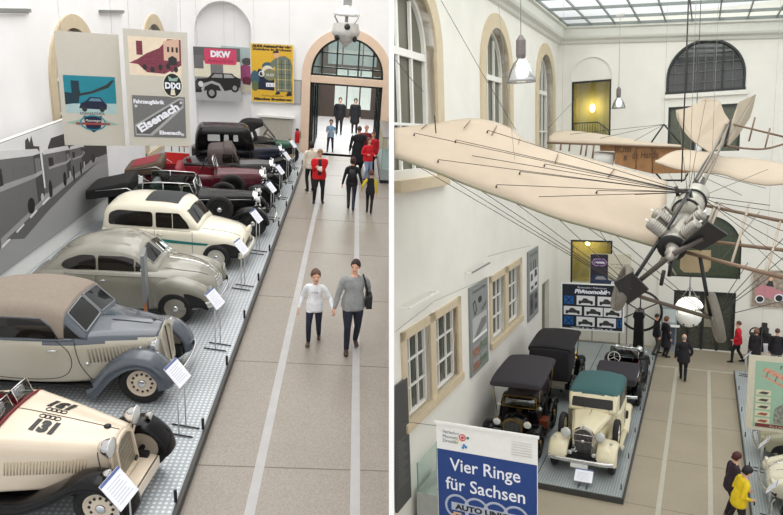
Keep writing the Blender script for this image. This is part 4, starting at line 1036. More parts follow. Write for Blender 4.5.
fit(classic('open_tourer', 'wine red open tourer with red seats and brown folded hood', (-3.80, 17.9, PL), 9, wine, blackp, wb=3.0, rw=.38, fold_m=mat('brown_folded_canvas', (98, 82, 68), .9, var=.12, scale=8, bump=.3), spare='both', fold_in=mat('crimson_lining', (140, 30, 46), .7, var=.1), seats=mat('crimson_leather', (136, 30, 44), .5, var=.1), zh=1.10, zbelt=1.06, wN=.26, cowl=.15, scr_h=.42, tail=.5, style='disc', rim=M['black']), .88, .94, .97)
fit(classic('coupe', 'black coupe with taupe fabric roof behind the wine red tourer', (-3.55, 19.7, PL), 11, blackp, blackp, roof='coupe', roof_m=greyhood, hood_m=darkgreyp, wb=2.6, rw=.35, zh=1.02, zbelt=1.02, zroof=1.55, cowl=.15, style='disc', rim=M['black'], wN=.25), .85, .92, .93)
fit(classic('limousine', 'tall black limousine with midnight blue bonnet near the back wall', (-3.58, 21.7, PL), 13, blackp, blackp, roof='saloon', hood_m=navy, wb=3.1, rw=.40, zh=1.16, zbelt=1.14, zroof=1.92, cowl=.35, tail=.55, wB=.74, wC=.56, style='disc', rim=M['black'], wz=(1.92 - .48, 1.92 - .24), windows=[(-1.45, -.95), (-.80, -.60), (-.42, -.22)], screen_m=mat('bright_side_glass', (190, 192, 190), .1), louv=True), .77, .90, .87)

def runabout():
    r = thing('veteran_runabout', 'small veteran car with green bonnet and raised black hood', 'car', (-3.05, 24.3, PL), R(12))
    fx = 1.0
    b = Shell([(-1.3, .55, .5, .8, .48, .92, .01), (-.2, .5, .55, .85, .52, .98, .01), (.25, .5, .45, .85, .40, .95, .02)], 4, .05, .06); b.build('body', blackp, r)
    Shell([(.25, .5, .34, .82, .28, .94, .03), (1.0, .52, .28, .78, .22, .88, .03), (1.08, .55, .24, .74, .18, .82, .02)], 4).build('bonnet', bronze_green, r)
    seat(r, -.55, .46, .95, M['darkhide'], back=.4)
    f = Shell([(-1.5, .95, .4, 1.35, .3, 1.5, .04), (-1.2, .92, .56, 1.62, .5, 1.78, .05), (-.8, 1.4, .58, 1.72, .52, 1.86, .05), (-.3, 1.66, .56, 1.74, .5, 1.82, .03)], 5); f.build('folding_hood', blackhood, r)
    for s in (-1, 1):
        MB().tube([(-.3, s * .52, 1.74), (.35, s * .46, .98)], .016, 6).build('hood_stay', M['black'], r)
        for x, q in ((fx, .36), (-.95, .40)): wheel(r, x, s * .62, q, .09, M['black'], 'wood', M['brass'])
        fender(r, [(fx + .38, .5), (fx + .2, .76), (fx - .2, .78), (fx - .5, .5), (fx - .7, .34)], s * .45, s * .75, blackp, drop=.05)
        fender(r, [(-.45, .36), (-.6, .68), (-.9, .86), (-1.25, .74), (-1.4, .5)], s * .45, s * .75, blackp, drop=.05, name='rear_fender')
        lamp(r, 1.1, s * .4, .92, .09, M['brass'])
    steering(r, -.15, .2, 1.22, .2, .6)
    g = MB(); 
    chassis(r, -1.2, 1.3, .34, .36, .5); axle(r, fx, .36, .58); axle(r, -.95, .40, .58)
    return r
fit(runabout(), .78, .8, .80)
HALL = 'L'
# ---- the raised display platform
M['tread'] = tread('checker_plate', (186, 192, 196), .2, .36, 15)
M['edge'] = mat('dark_steel_edge', (74, 74, 72), .5, .4)
p = thing('display_platform', 'long low platform of grey checker plate along the left wall', 'platform', (-4.2, 15, 0))
MB().box((-2.44, -11, 0), (2.44, 11.1, .12)).build('deck', M['tread'], p)
MB().box((2.44, -11, 0), (2.49, 11.1, .125)).build('edge_strip', M['edge'], p)
for y in (-8.9, -7.5, -5.8, -4.1, -2.3, -.5, 1.4, 3.3, 5.2, 7.1, 9.0): MB().lathe([(.02, 0), (.02, .15), (.016, .16), (0, .16)], (2.43, y, .12), (0, 0, 1), 10).build('edge_post', M['black'], p)
# ---- a card on a stand in front of each car
M['cardblue'] = mat('blue_card_edge', (92, 108, 158), .5)
M['ink'] = mat('grey_ink', (196, 198, 210), .6)
def card_stand(label, x, y, z=PL, turn=0.0, hgt=.80, group='information cards on wire stands', lean=40, wid=.32, hig=.27, h=None):
    r = thing('information_stand', label, 'sign', (x, y, z), turn, group)
    for s in (-.10, .10):
        MB().tube([(0, s, .012), (0, s, hgt)], .010, 6).build('leg', mat('pale_leg_metal', (186, 188, 188), .45, .3), r)
        MB().tube([(-.2, s, .012), (.19, s, .013)], .011, 6).build('foot', M['black'], r)
    a = R(lean); fr = lambda u, v, n: (.03 - v * math.sin(a) + n * math.cos(a), u, hgt + v * math.cos(a) + n * math.sin(a))
    mb = MB(); mb.prism([(-wid / 2, -.05), (wid / 2, -.05), (wid / 2, hig), (-wid / 2, hig)], 0, .012, fr, 0)
    mb.prism([(-wid / 2, hig - .03), (wid / 2, hig - .03), (wid / 2, hig), (-wid / 2, hig)], .012, .014, fr, 1)
    for k in range(7): mb.prism([(-wid * .38, .0 + k * .032), (wid * (.36 - .06 * (k % 3)), .0 + k * .032), (wid * (.36 - .06 * (k % 3)), .008 + k * .032), (-wid * .38, .008 + k * .032)], .012, .0135, fr, 2)
    mb.build('card', [M['paper'], M['cardblue'], M['ink']], r)
    return r
for y, nm in ((5.24, 'ivory racer numbered 131'), (7.42, 'beige and slate cabriolet'), (9.75, 'olive streamlined saloon'), (12.27, 'cream estate car'), (14.34, 'long black convertible'), (17.02, 'wine red tourer'), (19.1, 'black coupe with taupe roof'), (21.1, 'black limousine'), (23.2, 'green veteran runabout')):
    card_stand('white card on a wire stand at the nose of the ' + nm, -2.02, y, turn=R(-12))
# ---- grey screen edge-on between the saloon and the cabriolet
r = thing('information_post', 'slim grey sign panel on an orange post between two cars', 'sign', (-3.30, 10.22, PL), R(12))
MB().box((-.03, -.22, .62), (.03, .22, 1.45)).build('panel', mat('grey_sign_metal', (134, 138, 140), .45, .3), r)
MB().box((-.02, -.20, 0), (.02, -.08, .64)).build('post', mat('orange_wood', (176, 116, 66), .5), r)
MB().box((-.02, .06, 0), (.02, .18, .64)).build('leaflet_rack', mat('dark_blue_print', (52, 60, 96), .5), r)

# ---- flat artwork: layers of cut shapes on a board
def board(name, label, cat, w, h, origin, facing, base, thick=.03, group=None, tilt=0.0, roll=0.0, yaw=0.0):
    """upright board; facing 'E' looks to +x (left wall), 'S' looks to -y (back wall). returns (object-to-be MB, frame)"""
    mb = MB(); mats = [base]
    mb.box((0, 0, -thick), (w, h, 0), 0)
    return dict(mb=mb, mats=mats, name=name, label=label, cat=cat, w=w, h=h, origin=origin, facing=facing, group=group, n=.001, tilt=tilt, roll=roll, yaw=yaw)
def mi_(b, m):
    if m not in b['mats']: b['mats'].append(m)
    return b['mats'].index(m)
FLAT = lambda u, v, n: (u, v, n)
def shape(b, pts, m, lift=.0012):
    b['n'] += .0004; b['mb'].prism(pts, 0, b['n'] + lift, FLAT, mi_(b, m)); return b
def rct(b, x0, y0, x1, y1, m): return shape(b, [(x0, y0), (x1, y0), (x1, y1), (x0, y1)], m)
def disc(b, x, y, rx, ry, m, n=20): return shape(b, [(x + rx * math.cos(2 * PI * i / n), y + ry * math.sin(2 * PI * i / n)) for i in range(n)], m)
def ring(b, x, y, rx, ry, t, m, n=24):
    b['n'] += .0004
    o = [(x + rx * math.cos(2 * PI * i / n), y + ry * math.sin(2 * PI * i / n)) for i in range(n + 1)]; q = [(x + (rx - t) * math.cos(2 * PI * i / n), y + (ry - t) * math.sin(2 * PI * i / n)) for i in range(n + 1)]
    b['mb'].ribbon(o, q, 0, b['n'] + .001, FLAT, mi_(b, m)); return b
def words(b, txt, x, y, size, m, ang=0.0, **k):
    b['n'] += .0004; n = b['n'] + .002; c, s = math.cos(ang), math.sin(ang)
    b['mb'].text(txt, 0, 0, size, lambda u, v, q: (x + u * c - v * s, y + u * s + v * c, n), mi_(b, m), **k); return b
def hang(b, wires=0.0, k=1.0):
    HO = {'E': Matrix(((0, 0, 1), (1, 0, 0), (0, 1, 0))), 'S': Matrix(((1, 0, 0), (0, 0, -1), (0, 1, 0))), 'W': Matrix(((0, 0, -1), (-1, 0, 0), (0, 1, 0))), 'N': Matrix(((-1, 0, 0), (0, 0, 1), (0, 1, 0)))}[b['facing']]
    if k != 1:
        for v in b['mb'].bm.verts: v.co.x *= k; v.co.y *= k
        b['w'] *= k; b['h'] *= k
    o = b['mb'].build(b['name'], b['mats'])
    o.matrix_world = Matrix.Translation(b['origin']) @ (Matrix.Rotation(b['yaw'], 3, 'Z') @ HO @ Euler((b['tilt'], 0, b['roll'])).to_matrix()).to_4x4()
    tag(o, b['label'], b['cat'], b['group'])
    if wires:
        for u in (b['w'] * .1, b['w'] * .9): MB().tube([(u, b['h'], -.01), (u, b['h'] + wires, -.01)], .0025, 4).build('hanging_wire', M['lightwire'], o)
    return o
def g_(v, n=None): return mat(n or 'print_grey_%d' % v, (v, v, v), .6, var=.06, scale=30)
# photo mural of three vans on the left wall
b = board('photo_mural', 'large grey photo mural of delivery vans on a white display wall', 'photograph', 6.2, 2.5, (-6.30, 11.32, .486), 'E', g_(104), .03)
rct(b, 0, 1.2, 6.2, 2.5, g_(226)); shape(b, [(0, 0), (6.2, 0), (6.2, 1.25), (4.6, 1.2), (0, .95)], g_(158)); shape(b, [(2.7, 1.5), (2.7, 2.05), (2.9, 2.22), (3.6, 2.2), (3.8, 2.0), (4.6, 1.95), (5.4, 1.75), (6.2, 1.5), (6.2, 1.16), (5.4, 1.25), (4.6, 1.2)], g_(62))
shape(b, [(1.66, 2.1), (1.72, 2.38), (1.84, 2.42), (1.9, 2.3), (2.0, 2.44), (2.06, 2.2), (2.3, 2.15), (2.3, 2.0)], g_(70)); shape(b, [(4.5, 1.14), (6.2, .96), (6.2, 1.2), (5.0, 1.26)], g_(150)); disc(b, 5.2, 1.28, .12, .12, g_(40))
shape(b, [(.5, .62), (2.0, .84), (3.9, 1.02), (5.6, 1.12), (3.9, .9), (2.4, .66), (1.2, .4)], g_(96))
for x0, x1, y0, y1, t0, t1, fx_ in ((3.80, 4.45, 1.12, 1.16, 1.80, 1.74, .22), (2.40, 3.55, 1.06, 1.12, 1.98, 1.84, .25), (-.3, 1.95, .62, .96, 2.42, 2.06, .36)):
    w = x1 - x0; T = lambda q: t0 + (t1 - t0) * q; Y = lambda q: y0 + (y1 - y0) * q; P = lambda q, v: (x0 + w * q, Y(q) + (T(q) - Y(q)) * v)
    shape(b, [P(0, 0), P(1, 0), P(1, 1), P(0, 1)], g_(106)); shape(b, [(x1, y1), (x1 + fx_, y1 + .10), (x1 + fx_ * .9, t1 - .02), (x1, t1)], g_(70))
    shape(b, [P(0, .96), P(1, .96), (x1 + fx_, t1 - .06), (x1 + fx_ * .6, t1 + .06), P(.1, 1.07)], g_(214)); shape(b, [P(.2, .56), P(1, .52), P(1, .60), P(.2, .64)], g_(158)); shape(b, [P(1, .52), (x1 + fx_, y1 + .1 + (t1 - y1) * .45), (x1 + fx_, y1 + .1 + (t1 - y1) * .52), P(1, .60)], g_(170))
    shape(b, [P(.22, .62), P(.42, .62), P(.42, .84), P(.22, .86)], g_(40)); shape(b, [P(.6, .72), P(.92, .70), P(.92, .80), P(.6, .82)], g_(104)); shape(b, [(x1 + fx_ * .15, y1 + (t1 - y1) * .6), (x1 + fx_ * .8, y1 + (t1 - y1) * .62), (x1 + fx_ * .8, t1 - .15), (x1 + fx_ * .15, t1 - .12)], g_(120))
    disc(b, x0 + w * .86, y1 + .04, w * .07, .17, g_(26)); disc(b, x1 + fx_ * .6, y1 + .08, fx_ * .18, .09, g_(190)); disc(b, x0 + w * .18, y0 + .06, w * .07, .2, g_(26))
for q in range(4): shape(b, [(.3 + q * .62, .50 + q * .12), (.62 + q * .62, .57 + q * .12), (.62 + q * .62, .60 + q * .12), (.3 + q * .62, .54 + q * .12)], g_(214))
o = hang(b, 0, .932)
MB().box((-.3, -.36, -.12), (5.80, 2.34, -.035)).build('mounting_wall', M['white'], o)
# two hanging banners
ban = mat('banner_putty', (198, 194, 182), .7, var=.015); inkc = mat('dark_print', (44, 44, 46), .6)
b = board('hanging_banner', 'hanging putty banner with a turquoise car photo and winged emblem', 'banner', 1.40, 2.70, (-6.08, 14.15, 2.40), 'S', ban, .03, 'hanging banners over the cars', roll=-.0, yaw=.26)
tq = mat('turquoise_print', (22, 128, 146), .5); dq = mat('petrol_print', (16, 48, 62), .5)
x0, y0, x1, y1 = .10, .80, 1.26, 1.70
rct(b, x0, y0, x1, y1, tq); shape(b, [(x0, y0), (x1, y0), (x1, y0 + .26), (x0, y0 + .22)], mat('pale_print_ground', (170, 196, 196), .5)); shape(b, [(x0, y0 + .2), (x0 + .3, y0 + .25), (x0 + .36, y0 + .55), (x0 + .18, y0 + .48), (x0, y0 + .5)], dq)
rct(b, .26, 1.28, .44, 1.58, dq); shape(b, [(.36, 1.2), (.7, 1.28), (1.1, 1.44), (1.24, 1.62), (1.18, 1.62), (1.04, 1.5), (.7, 1.34), (.36, 1.26)], inkc)
shape(b, [(.40, .92), (.44, 1.04), (.56, 1.10), (.66, 1.2), (.90, 1.2), (.98, 1.08), (1.04, 1.02), (1.02, .9)], mat('navy_print', (18, 24, 56), .5))
for q in (.52, .92): disc(b, q, .91, .06, .07, inkc)
shape(b, [(.62, 1.1), (.68, 1.17), (.88, 1.17), (.93, 1.1)], mat('glass_print', (90, 130, 150), .5))
shape(b, [(.08, .56), (.44, .50), (.44, .66)], mat('silver_green_print', (146, 178, 164), .5)); shape(b, [(1.30, .54), (.92, .50), (.92, .66)], mat('silver_green_print', (146, 178, 164), .5))
shape(b, [(.48, .74), (.90, .74), (.86, .46), (.69, .33), (.52, .46)], mat('navy_print', (18, 24, 56), .5)); rct(b, .30, .52, 1.08, .575, mat('dull_red_print', (150, 66, 60), .5)); ring(b, .69, .57, .30, .19, .03, tq)
words(b, 'EISENACHER', .69, .765, .10, inkc, wid=.56); words(b, 'Motorwagen', .69, .60, .085, M['white'], wid=.34, shear=.2)
hang(b, 8.2, .857)
b = board('hanging_banner', 'hanging putty banner with sepia town view and diagonal Eisenach plate', 'banner', 1.46, 2.78, (-4.74, 14.2, 2.48), 'S', ban, .03, 'hanging banners over the cars', roll=0, yaw=.22)
sep = mat('sepia_print', (206, 172, 150), .5); plum = mat('plum_print', (120, 52, 68), .5, var=.3, scale=24); pk = mat('pale_sepia_print', (228, 212, 188), .5)
rct(b, .10, 1.72, 1.30, 2.62, pk); shape(b, [(.10, 2.0), (.3, 2.1), (.5, 2.24), (.8, 2.38), (1.0, 2.6), (1.3, 2.6), (1.3, 2.0), (.9, 1.78), (.5, 1.8), (.3, 1.98)], plum); rct(b, .28, 2.2, .42, 2.52, plum); shape(b, [(.9, 2.1), (1.26, 2.1), (1.26, 2.62), (.9, 2.55)], sep)
for q in (.98, 1.08, 1.18): rct(b, q, 2.3, q + .05, 2.42, inkc)
shape(b, [(1.0, 2.0), (1.2, 2.0), (1.2, 2.16), (1.1, 2.22), (1.0, 2.16)], inkc)
for q in range(9): disc(b, .45 + .09 * q, 1.92 + .05 * math.sin(q * 2.3), .05, .07, plum if q % 2 else inkc)
rct(b, .12, .22, 1.36, 1.24, g_(112)); shape(b, [(.16, .26), (.56, .26), (1.32, .98), (1.32, 1.20), (1.2, 1.20), (.16, .52)], g_(168)); shape(b, [(.18, .30), (.50, .30), (1.30, 1.04), (1.30, 1.16), (1.22, 1.16), (.18, .48)], g_(86))
words(b, 'Eisenach', .76, .64, .27, M['paper'], ang=.58, wid=1.12, bold=.012); words(b, 'Fahrzeugfabrik', .50, 1.05, .13, M['paper'], wid=.72, bold=.006); words(b, 'Eisenach.', 1.0, .30, .13, M['paper'], wid=.56, bold=.006)
for q in ((.2, .98), (1.28, .3), (1.26, 1.1)): disc(b, q[0], q[1], .035, .035, g_(200))
disc(b, 1.08, 1.52, .235, .30, mat('cream_print', (226, 220, 198), .5)); disc(b, 1.08, 1.52, .215, .28, mat('black_green_print', (18, 26, 22), .4)); words(b, 'DIXI', 1.08, 1.44, .20, M['paper'], wid=.36, bold=.01)
shape(b, [(1.02, 1.28), (1.14, 1.28), (1.12, 1.42), (1.04, 1.42)], mat('cream_print', (226, 220, 198), .5)); shape(b, [(1.0, 1.62), (1.18, 1.62), (1.22, 1.72), (1.08, 1.68), (.98, 1.74)], mat('silver_green_print', (146, 178, 164), .5))
hang(b, 8.0, .857)
# posters on the back wall
b = board('poster', 'grey car poster with pink DKW panel in the wall niche', 'poster', 1.76, 2.0, (-6.14, 26.34, 1.86), 'S', g_(150), .03, roll=.03)
rct(b, 0, 1.5, 1.76, 2.0, g_(96)); rct(b, 0, .9, 1.76, 1.5, mat('cream_print', (226, 220, 198), .5)); rct(b, .62, .9, 1.1, 1.4, g_(120)); rct(b, 0, 1.2, .36, 1.7, g_(110)); rct(b, 0, .0, 1.76, .42, g_(172))
shape(b, round_poly([(.40, 1.38), (1.62, 1.38), (1.62, 1.96), (.40, 1.96)], .08), mat('raspberry_print', (206, 70, 104), .5)); words(b, 'DKW', 1.01, 1.66, .30, M['paper'], wid=.76, bold=.02); words(b, 'Auto-Union', 1.0, 1.46, .17, mat('dark_rose_print', (120, 30, 58), .5), wid=.98, shear=.25)
shape(b, [(0, .30), (.18, .30), (.5, .42), (1.1, .38), (1.6, .50), (1.74, .56), (1.76, .86), (1.5, .98), (1.44, 1.06), (.7, 1.06), (.5, .86), (.1, .82), (0, .7)], g_(30)); shape(b, [(.62, .88), (.76, 1.02), (1.06, 1.02), (1.06, .88)], g_(150)); shape(b, [(1.12, .88), (1.12, 1.02), (1.40, 1.02), (1.52, .90)], g_(168))
shape(b, [(.30, .22), (.36, .52), (.62, .66), (.90, .58), (1.02, .34), (1.18, .30), (.95, .66), (.66, .76), (.34, .66), (.22, .44)], g_(170)); shape(b, [(0, .4), (.18, .42), (.16, .76), (0, .72)], g_(60)); disc(b, .22, .62, .10, .11, g_(215))
for q, s in ((.62, .22), (1.52, .17)): disc(b, q, .30 if q < 1 else .52, s * .9, s, g_(24)); disc(b, q, .30 if q < 1 else .52, s * .5, s * .55, g_(150))
hang(b, 7.9)
b = board('poster', 'pink car poster half hidden behind the grey one in the niche', 'poster', 1.2, 1.72, (-5.24, 26.80, 2.22), 'S', mat('pale_teal_print', (186, 204, 204), .5), .03)
shape(b, [(.2, .5), (1.2, .4), (1.2, 1.0), (.9, 1.1), (.6, .9), (.2, .8)], mat('orchid_print', (180, 88, 138), .5)); disc(b, 1.0, .45, .18, .18, mat('plum_print', (120, 52, 68), .5)); disc(b, 1.0, 1.2, .2, .14, g_(90)); shape(b, [(0, 0), (1.2, 0), (1.2, .3), (0, .4)], mat('cream_print', (226, 220, 198), .5))
hang(b, 7.7)
yl = mat('mustard_print', (224, 178, 50), .5, var=.03); pl_ = mat('plaid_print', (112, 122, 106), .5); pk2 = mat('dark_plaid_print', (60, 70, 66), .5)
b = board('poster', 'yellow poster of a man in a plaid overcoat beside a car', 'poster', 1.66, 2.2, (-3.98, 26.24, 1.96), 'S', mat('cream_print', (226, 220, 198), .5), .03, roll=.03)
rct(b, .03, .03, 1.63, 2.17, yl)
words(b, 'AUDI Automobilwerke', .83, 2.06, .12, inkc, wid=1.5, bold=.012); words(b, 'Zwickau in Sachsen', .83, 1.95, .11, inkc, wid=1.5, bold=.008); words(b, 'Verkaufsstelle', .83, .23, .09, inkc, wid=.85); words(b, 'München Bruckmann', .83, .09, .12, inkc, wid=1.45, bold=.01)
blu = mat('steel_blue_print', (62, 96, 112), .5)
shape(b, [(.04, .5), (.9, .46), (.9, .95), (.8, 1.2), (.3, 1.26), (.2, 1.0), (.04, 1.0)], mat('deep_blue_print', (24, 34, 58), .5)); disc(b, .16, .9, .17, .30, blu); disc(b, .16, .62, .13, .2, mat('olive_print', (96, 108, 70), .5)); disc(b, .66, 1.36, .22, .16, blu); disc(b, .66, 1.16, .24, .24, mat('cream_print', (226, 220, 198), .5)); disc(b, .74, 1.06, .26, .22, mat('grey_olive_print', (130, 130, 96), .5)); words(b, 'AUDI', .74, 1.0, .14, M['paper'], wid=.3)
rct(b, .58, .60, .92, .75, M['paper']); words(b, '14 1', .75, .63, .11, inkc, wid=.24); ring(b, .42, 1.08, .11, .11, .03, M['paper'])
shape(b, [(.96, .42), (1.60, .44), (1.56, .9), (1.60, 1.4), (1.52, 1.66), (1.30, 1.78), (1.02, 1.72), (.78, 1.54), (.76, 1.36), (.94, 1.36)], pl_)
for q in range(6): rct(b, 1.0, .50 + q * .19, 1.56, .52 + q * .19, pk2 if q % 2 else mat('straw_print', (206, 190, 120), .5))
for q in range(4): rct(b, 1.04 + q * .14, .46, 1.06 + q * .14, 1.64, pk2 if q % 2 else mat('straw_print', (206, 190, 120), .5))
disc(b, 1.0, 1.79, .10, .11, mat('flesh_print', (226, 176, 140), .5)); shape(b, [(.82, 1.80), (.86, 1.86), (1.1, 1.88), (1.06, 1.95), (.9, 1.94)], inkc); shape(b, [(.92, .30), (1.12, .34), (1.10, .44), (.98, .42)], inkc); shape(b, [(1.34, .26), (1.58, .3), (1.56, .46), (1.42, .44)], inkc)
hang(b, 8.6)
b = board('wall_panel', 'small plain grey panel behind the yellow poster', 'panel', .62, .95, (-2.66, 26.36, 1.96), 'S', M['grey'], .03); rct(b, .05, .05, .57, .9, g_(182)); hang(b)
# heater below, with its shelf
r = thing('radiator', 'white slatted radiator with a shelf under the yellow poster', 'radiator', (-2.95, 26.2, 0))
MB().box((-.78, -.12, 1.42), (.66, .19, 1.50)).build('shelf', M['white'], r)
m_ = MB(); m_.box((-.7, .02, .5), (.55, .12, 1.38), 0)
for k in range(26): m_.box((-.69 + k * .048, -.03, .52), (-.66 + k * .048, .03, 1.37), 0)
m_.build('radiator_body', mat('radiator_cream', (206, 200, 188), .5), r)
for x in (-.6, .45): MB().box((x - .03, .0, 0), (x + .03, .1, .52)).build('foot', M['white'], r)
r = thing('fire_extinguisher', 'red fire extinguisher on the wall between radiator and portal', 'fire extinguisher', (-2.17, 26.3, .45))
MB().lathe([(0, 0), (.085, .01), (.09, .04), (.09, .40), (.06, .47), (.03, .5), (0, .5)], n=18).build('cylinder', mat('extinguisher_red', (190, 20, 24), .3), r)
MB().box((-.06, -.02, .5), (.05, .02, .58)).build('valve', M['black'], r); MB().tube([(.04, 0, .54), (.13, -.02, .45), (.12, -.03, .2)], .013, 6).build('hose', M['black'], r); MB().box((-.05, .06, .2), (.05, .11, .26)).build('wall_bracket', M['black'], r)
# red and white sign among the far cars
b = board('sign_board', 'red and white sign board beside the black limousine', 'sign', .75, 1.3, (-5.75, 20.4, .6), 'S', M['white'], .03); rct(b, 0, 0, .75, .42, mat('signal_red', (206, 34, 30), .5)); rct(b, .5, .62, .75, 1.3, mat('signal_red', (206, 34, 30), .5)); words(b, '1 11', .4, .46, .3, g_(60)); o = hang(b)
for u in (.06, .68): MB().box((u, -.48, -.02), (u + .03, 0, -.0)).build('post', M['steel'], o)
# projector-like lantern hanging before the portal
r = thing('hanging_projector', 'white faceted lantern with black ports hanging before the portal', 'lamp', (-.33, 20, 4.55))
s_ = .5
MB().lathe([(0, 0), (.03, .0), (.10, .10), (.26, .20), (.39, .36), (.405, .42), (.405, .46), (.36, .66), (.34, .68), (0, .68)], n=16, smooth=False).build('faceted_body', mat('lantern_grey_white', (196, 194, 190), .5), r)
MB().lathe([(.20, .86), (.37, .88), (.37, .94), (.26, 1.04), (.12, 1.10), (.09, 1.16), (0, 1.16)], n=24).build('dome', M['white'], r)
for a in range(4): q = PI / 2 * a + .78; MB().tube([(.33 * math.cos(q), .33 * math.sin(q), .66), (.48 * math.cos(q), .48 * math.sin(q), .84), (.36 * math.cos(q), .36 * math.sin(q), .93)], .013, 5).build('bracket', M['grey'], r)
MB().lathe([(.05, .70), (.05, .92)], n=10).build('stem', M['steel'], r)
MB().box((-.11, -.08, 1.16), (.13, .08, 1.42)).build('ballast_box', M['grey'], r); MB().tube([(.0, 0, 1.4), (0, 0, 8.4)], .012, 6).build('hanging_cord', M['wire'], r)
for a, z in ((-PI / 2 + .1, .58), (-PI / 2 - .75, .26), (-PI / 2 + .85, .26)): MB().lathe([(.0, 0), (.085, 0), (.085, .03), (0, .03)], (.37 * math.cos(a) * (1 if z > .5 else .93), .37 * math.sin(a) * (1 if z > .5 else .93), z), (math.cos(a), math.sin(a), -.2 if z < .5 else .2), 14).build('port', M['black'], r)
# tube lights along the left wall
for y0, y1, lb in ((12.9, 14.55, 'bare tube light at the far left of the wall above the mural'), (18.5, 20.2, 'short tube light on the wall between the two arched windows')):
    r = thing('tube_light', lb, 'lamp', (-6.76, y0, 5.03), 0, 'tube lights on the left wall')
    MB().box((0, 0, -.02), (.10, y1 - y0, .05)).build('housing', mat('tube_housing_grey', (128, 130, 126), .5), r); MB().tube([(.06, .04, -.04), (.06, y1 - y0 - .04, -.04)], .018, 8).build('tube', M['white'], r)
# glass case at the right of the aisle
r = thing('display_case', 'tall glass display case on a dark plinth right of the portal', 'display case', (1.36, 22.4, 0))
MB().box((-.28, -.1, 0), (.18, 3.6, .12)).build('plinth', M['under'], r); MB().box((-.28, -.1, .12), (.18, 3.6, .50)).build('base', mat('case_grey', (150, 158, 160), .5), r)
for x, y in ((-.27, -.09), (.15, -.09), (-.27, 3.57), (.15, 3.57)): MB().box((x, y, .5), (x + .02, y + .02, 1.6)).build('corner_post', M['steel'], r)
MB().box((-.26, -.07, .5), (.15, 3.56, 1.58)).build('glass_box', M['glass'], r); MB().box((-.28, -.1, 1.58), (.18, 3.6, 1.62)).build('lid', M['steel'], r)
b = board('framed_photo', 'grey framed photo on the wall right of the portal', 'photograph', .22, 1.15, (1.46, 26.33, 1.42), 'S', g_(190), .03); rct(b, .02, .3, .2, .8, g_(120)); rct(b, .04, .5, .16, .75, g_(50)); hang(b)
# ------------------------------------------------------------------ people
SK = mat('skin', (222, 172, 146), .55, 0, .04, 20)
def capsule(mb, pts, radii, n=12, sq=None):
    """tapered limb through pts; sq = (sideways, fore-aft) flattening; ends rounded"""
    P = [Vector(p) for p in pts]; N = len(P); rings = []
    for i, p in enumerate(P):
        d = (P[min(i + 1, N - 1)] - P[max(i - 1, 0)]).normalized()
        x = Vector((1, 0, 0)); x = (x - d * x.dot(d))
        if x.length < .2: x = Vector((0, 0, 1)) - d * d.z
        x.normalize(); y = d.cross(x); r = radii[i]; rx, ry = (r if isinstance(r, tuple) else (r, r))
        if i == 0: rings.append([p - d * min(rx, ry) * .7]); rings.append([p - d * min(rx, ry) * .45 + (x * math.cos(2 * PI * k / n) * rx + y * math.sin(2 * PI * k / n) * ry) * .72 for k in range(n)])
        rings.append([p + x * math.cos(2 * PI * k / n) * rx + y * math.sin(2 * PI * k / n) * ry for k in range(n)])
        if i == N - 1: rings.append([p + d * min(rx, ry) * .45 + (x * math.cos(2 * PI * k / n) * rx + y * math.sin(2 * PI * k / n) * ry) * .72 for k in range(n)]); rings.append([p + d * min(rx, ry) * .7])
    V = [[mb.bm.verts.new(q) for q in r] for r in rings]
    for A, B in zip(V, V[1:]):
        for k in range(n):
            k2 = (k + 1) % n
            if len(A) == 1: mb._f((A[0], B[k2], B[k]), 0, True)
            elif len(B) == 1: mb._f((A[k], A[k2], B[0]), 0, True)
            else: mb._f((A[k], A[k2], B[k2], B[k]), 0, True)
def knee(a, b, l1, l2, bend):
    """middle joint of a two-bone limb from a to b, bent towards the given direction"""
    a, b = Vector(a), Vector(b); d = b - a; L_ = d.length
    if L_ > (l1 + l2) * .995: b = a + d * ((l1 + l2) * .995 / L_); d = b - a; L_ = d.length
    x = (l1 * l1 - l2 * l2 + L_ * L_) / (2 * L_); h = math.sqrt(max(0, l1 * l1 - x * x)); d.normalize()
    n = Vector(bend); n = (n - d * n.dot(d)); n = n.normalized() if n.length > 1e-5 else Vector((0, 1, 0))
    return a + d * x + n * h, b
CLOTH = {}
def cl(rgb, rough=.85):
    k = 'cloth_%02x%02x%02x' % tuple(rgb)
    return mat(k, rgb, rough, 0, .10, 14, bump=.15)
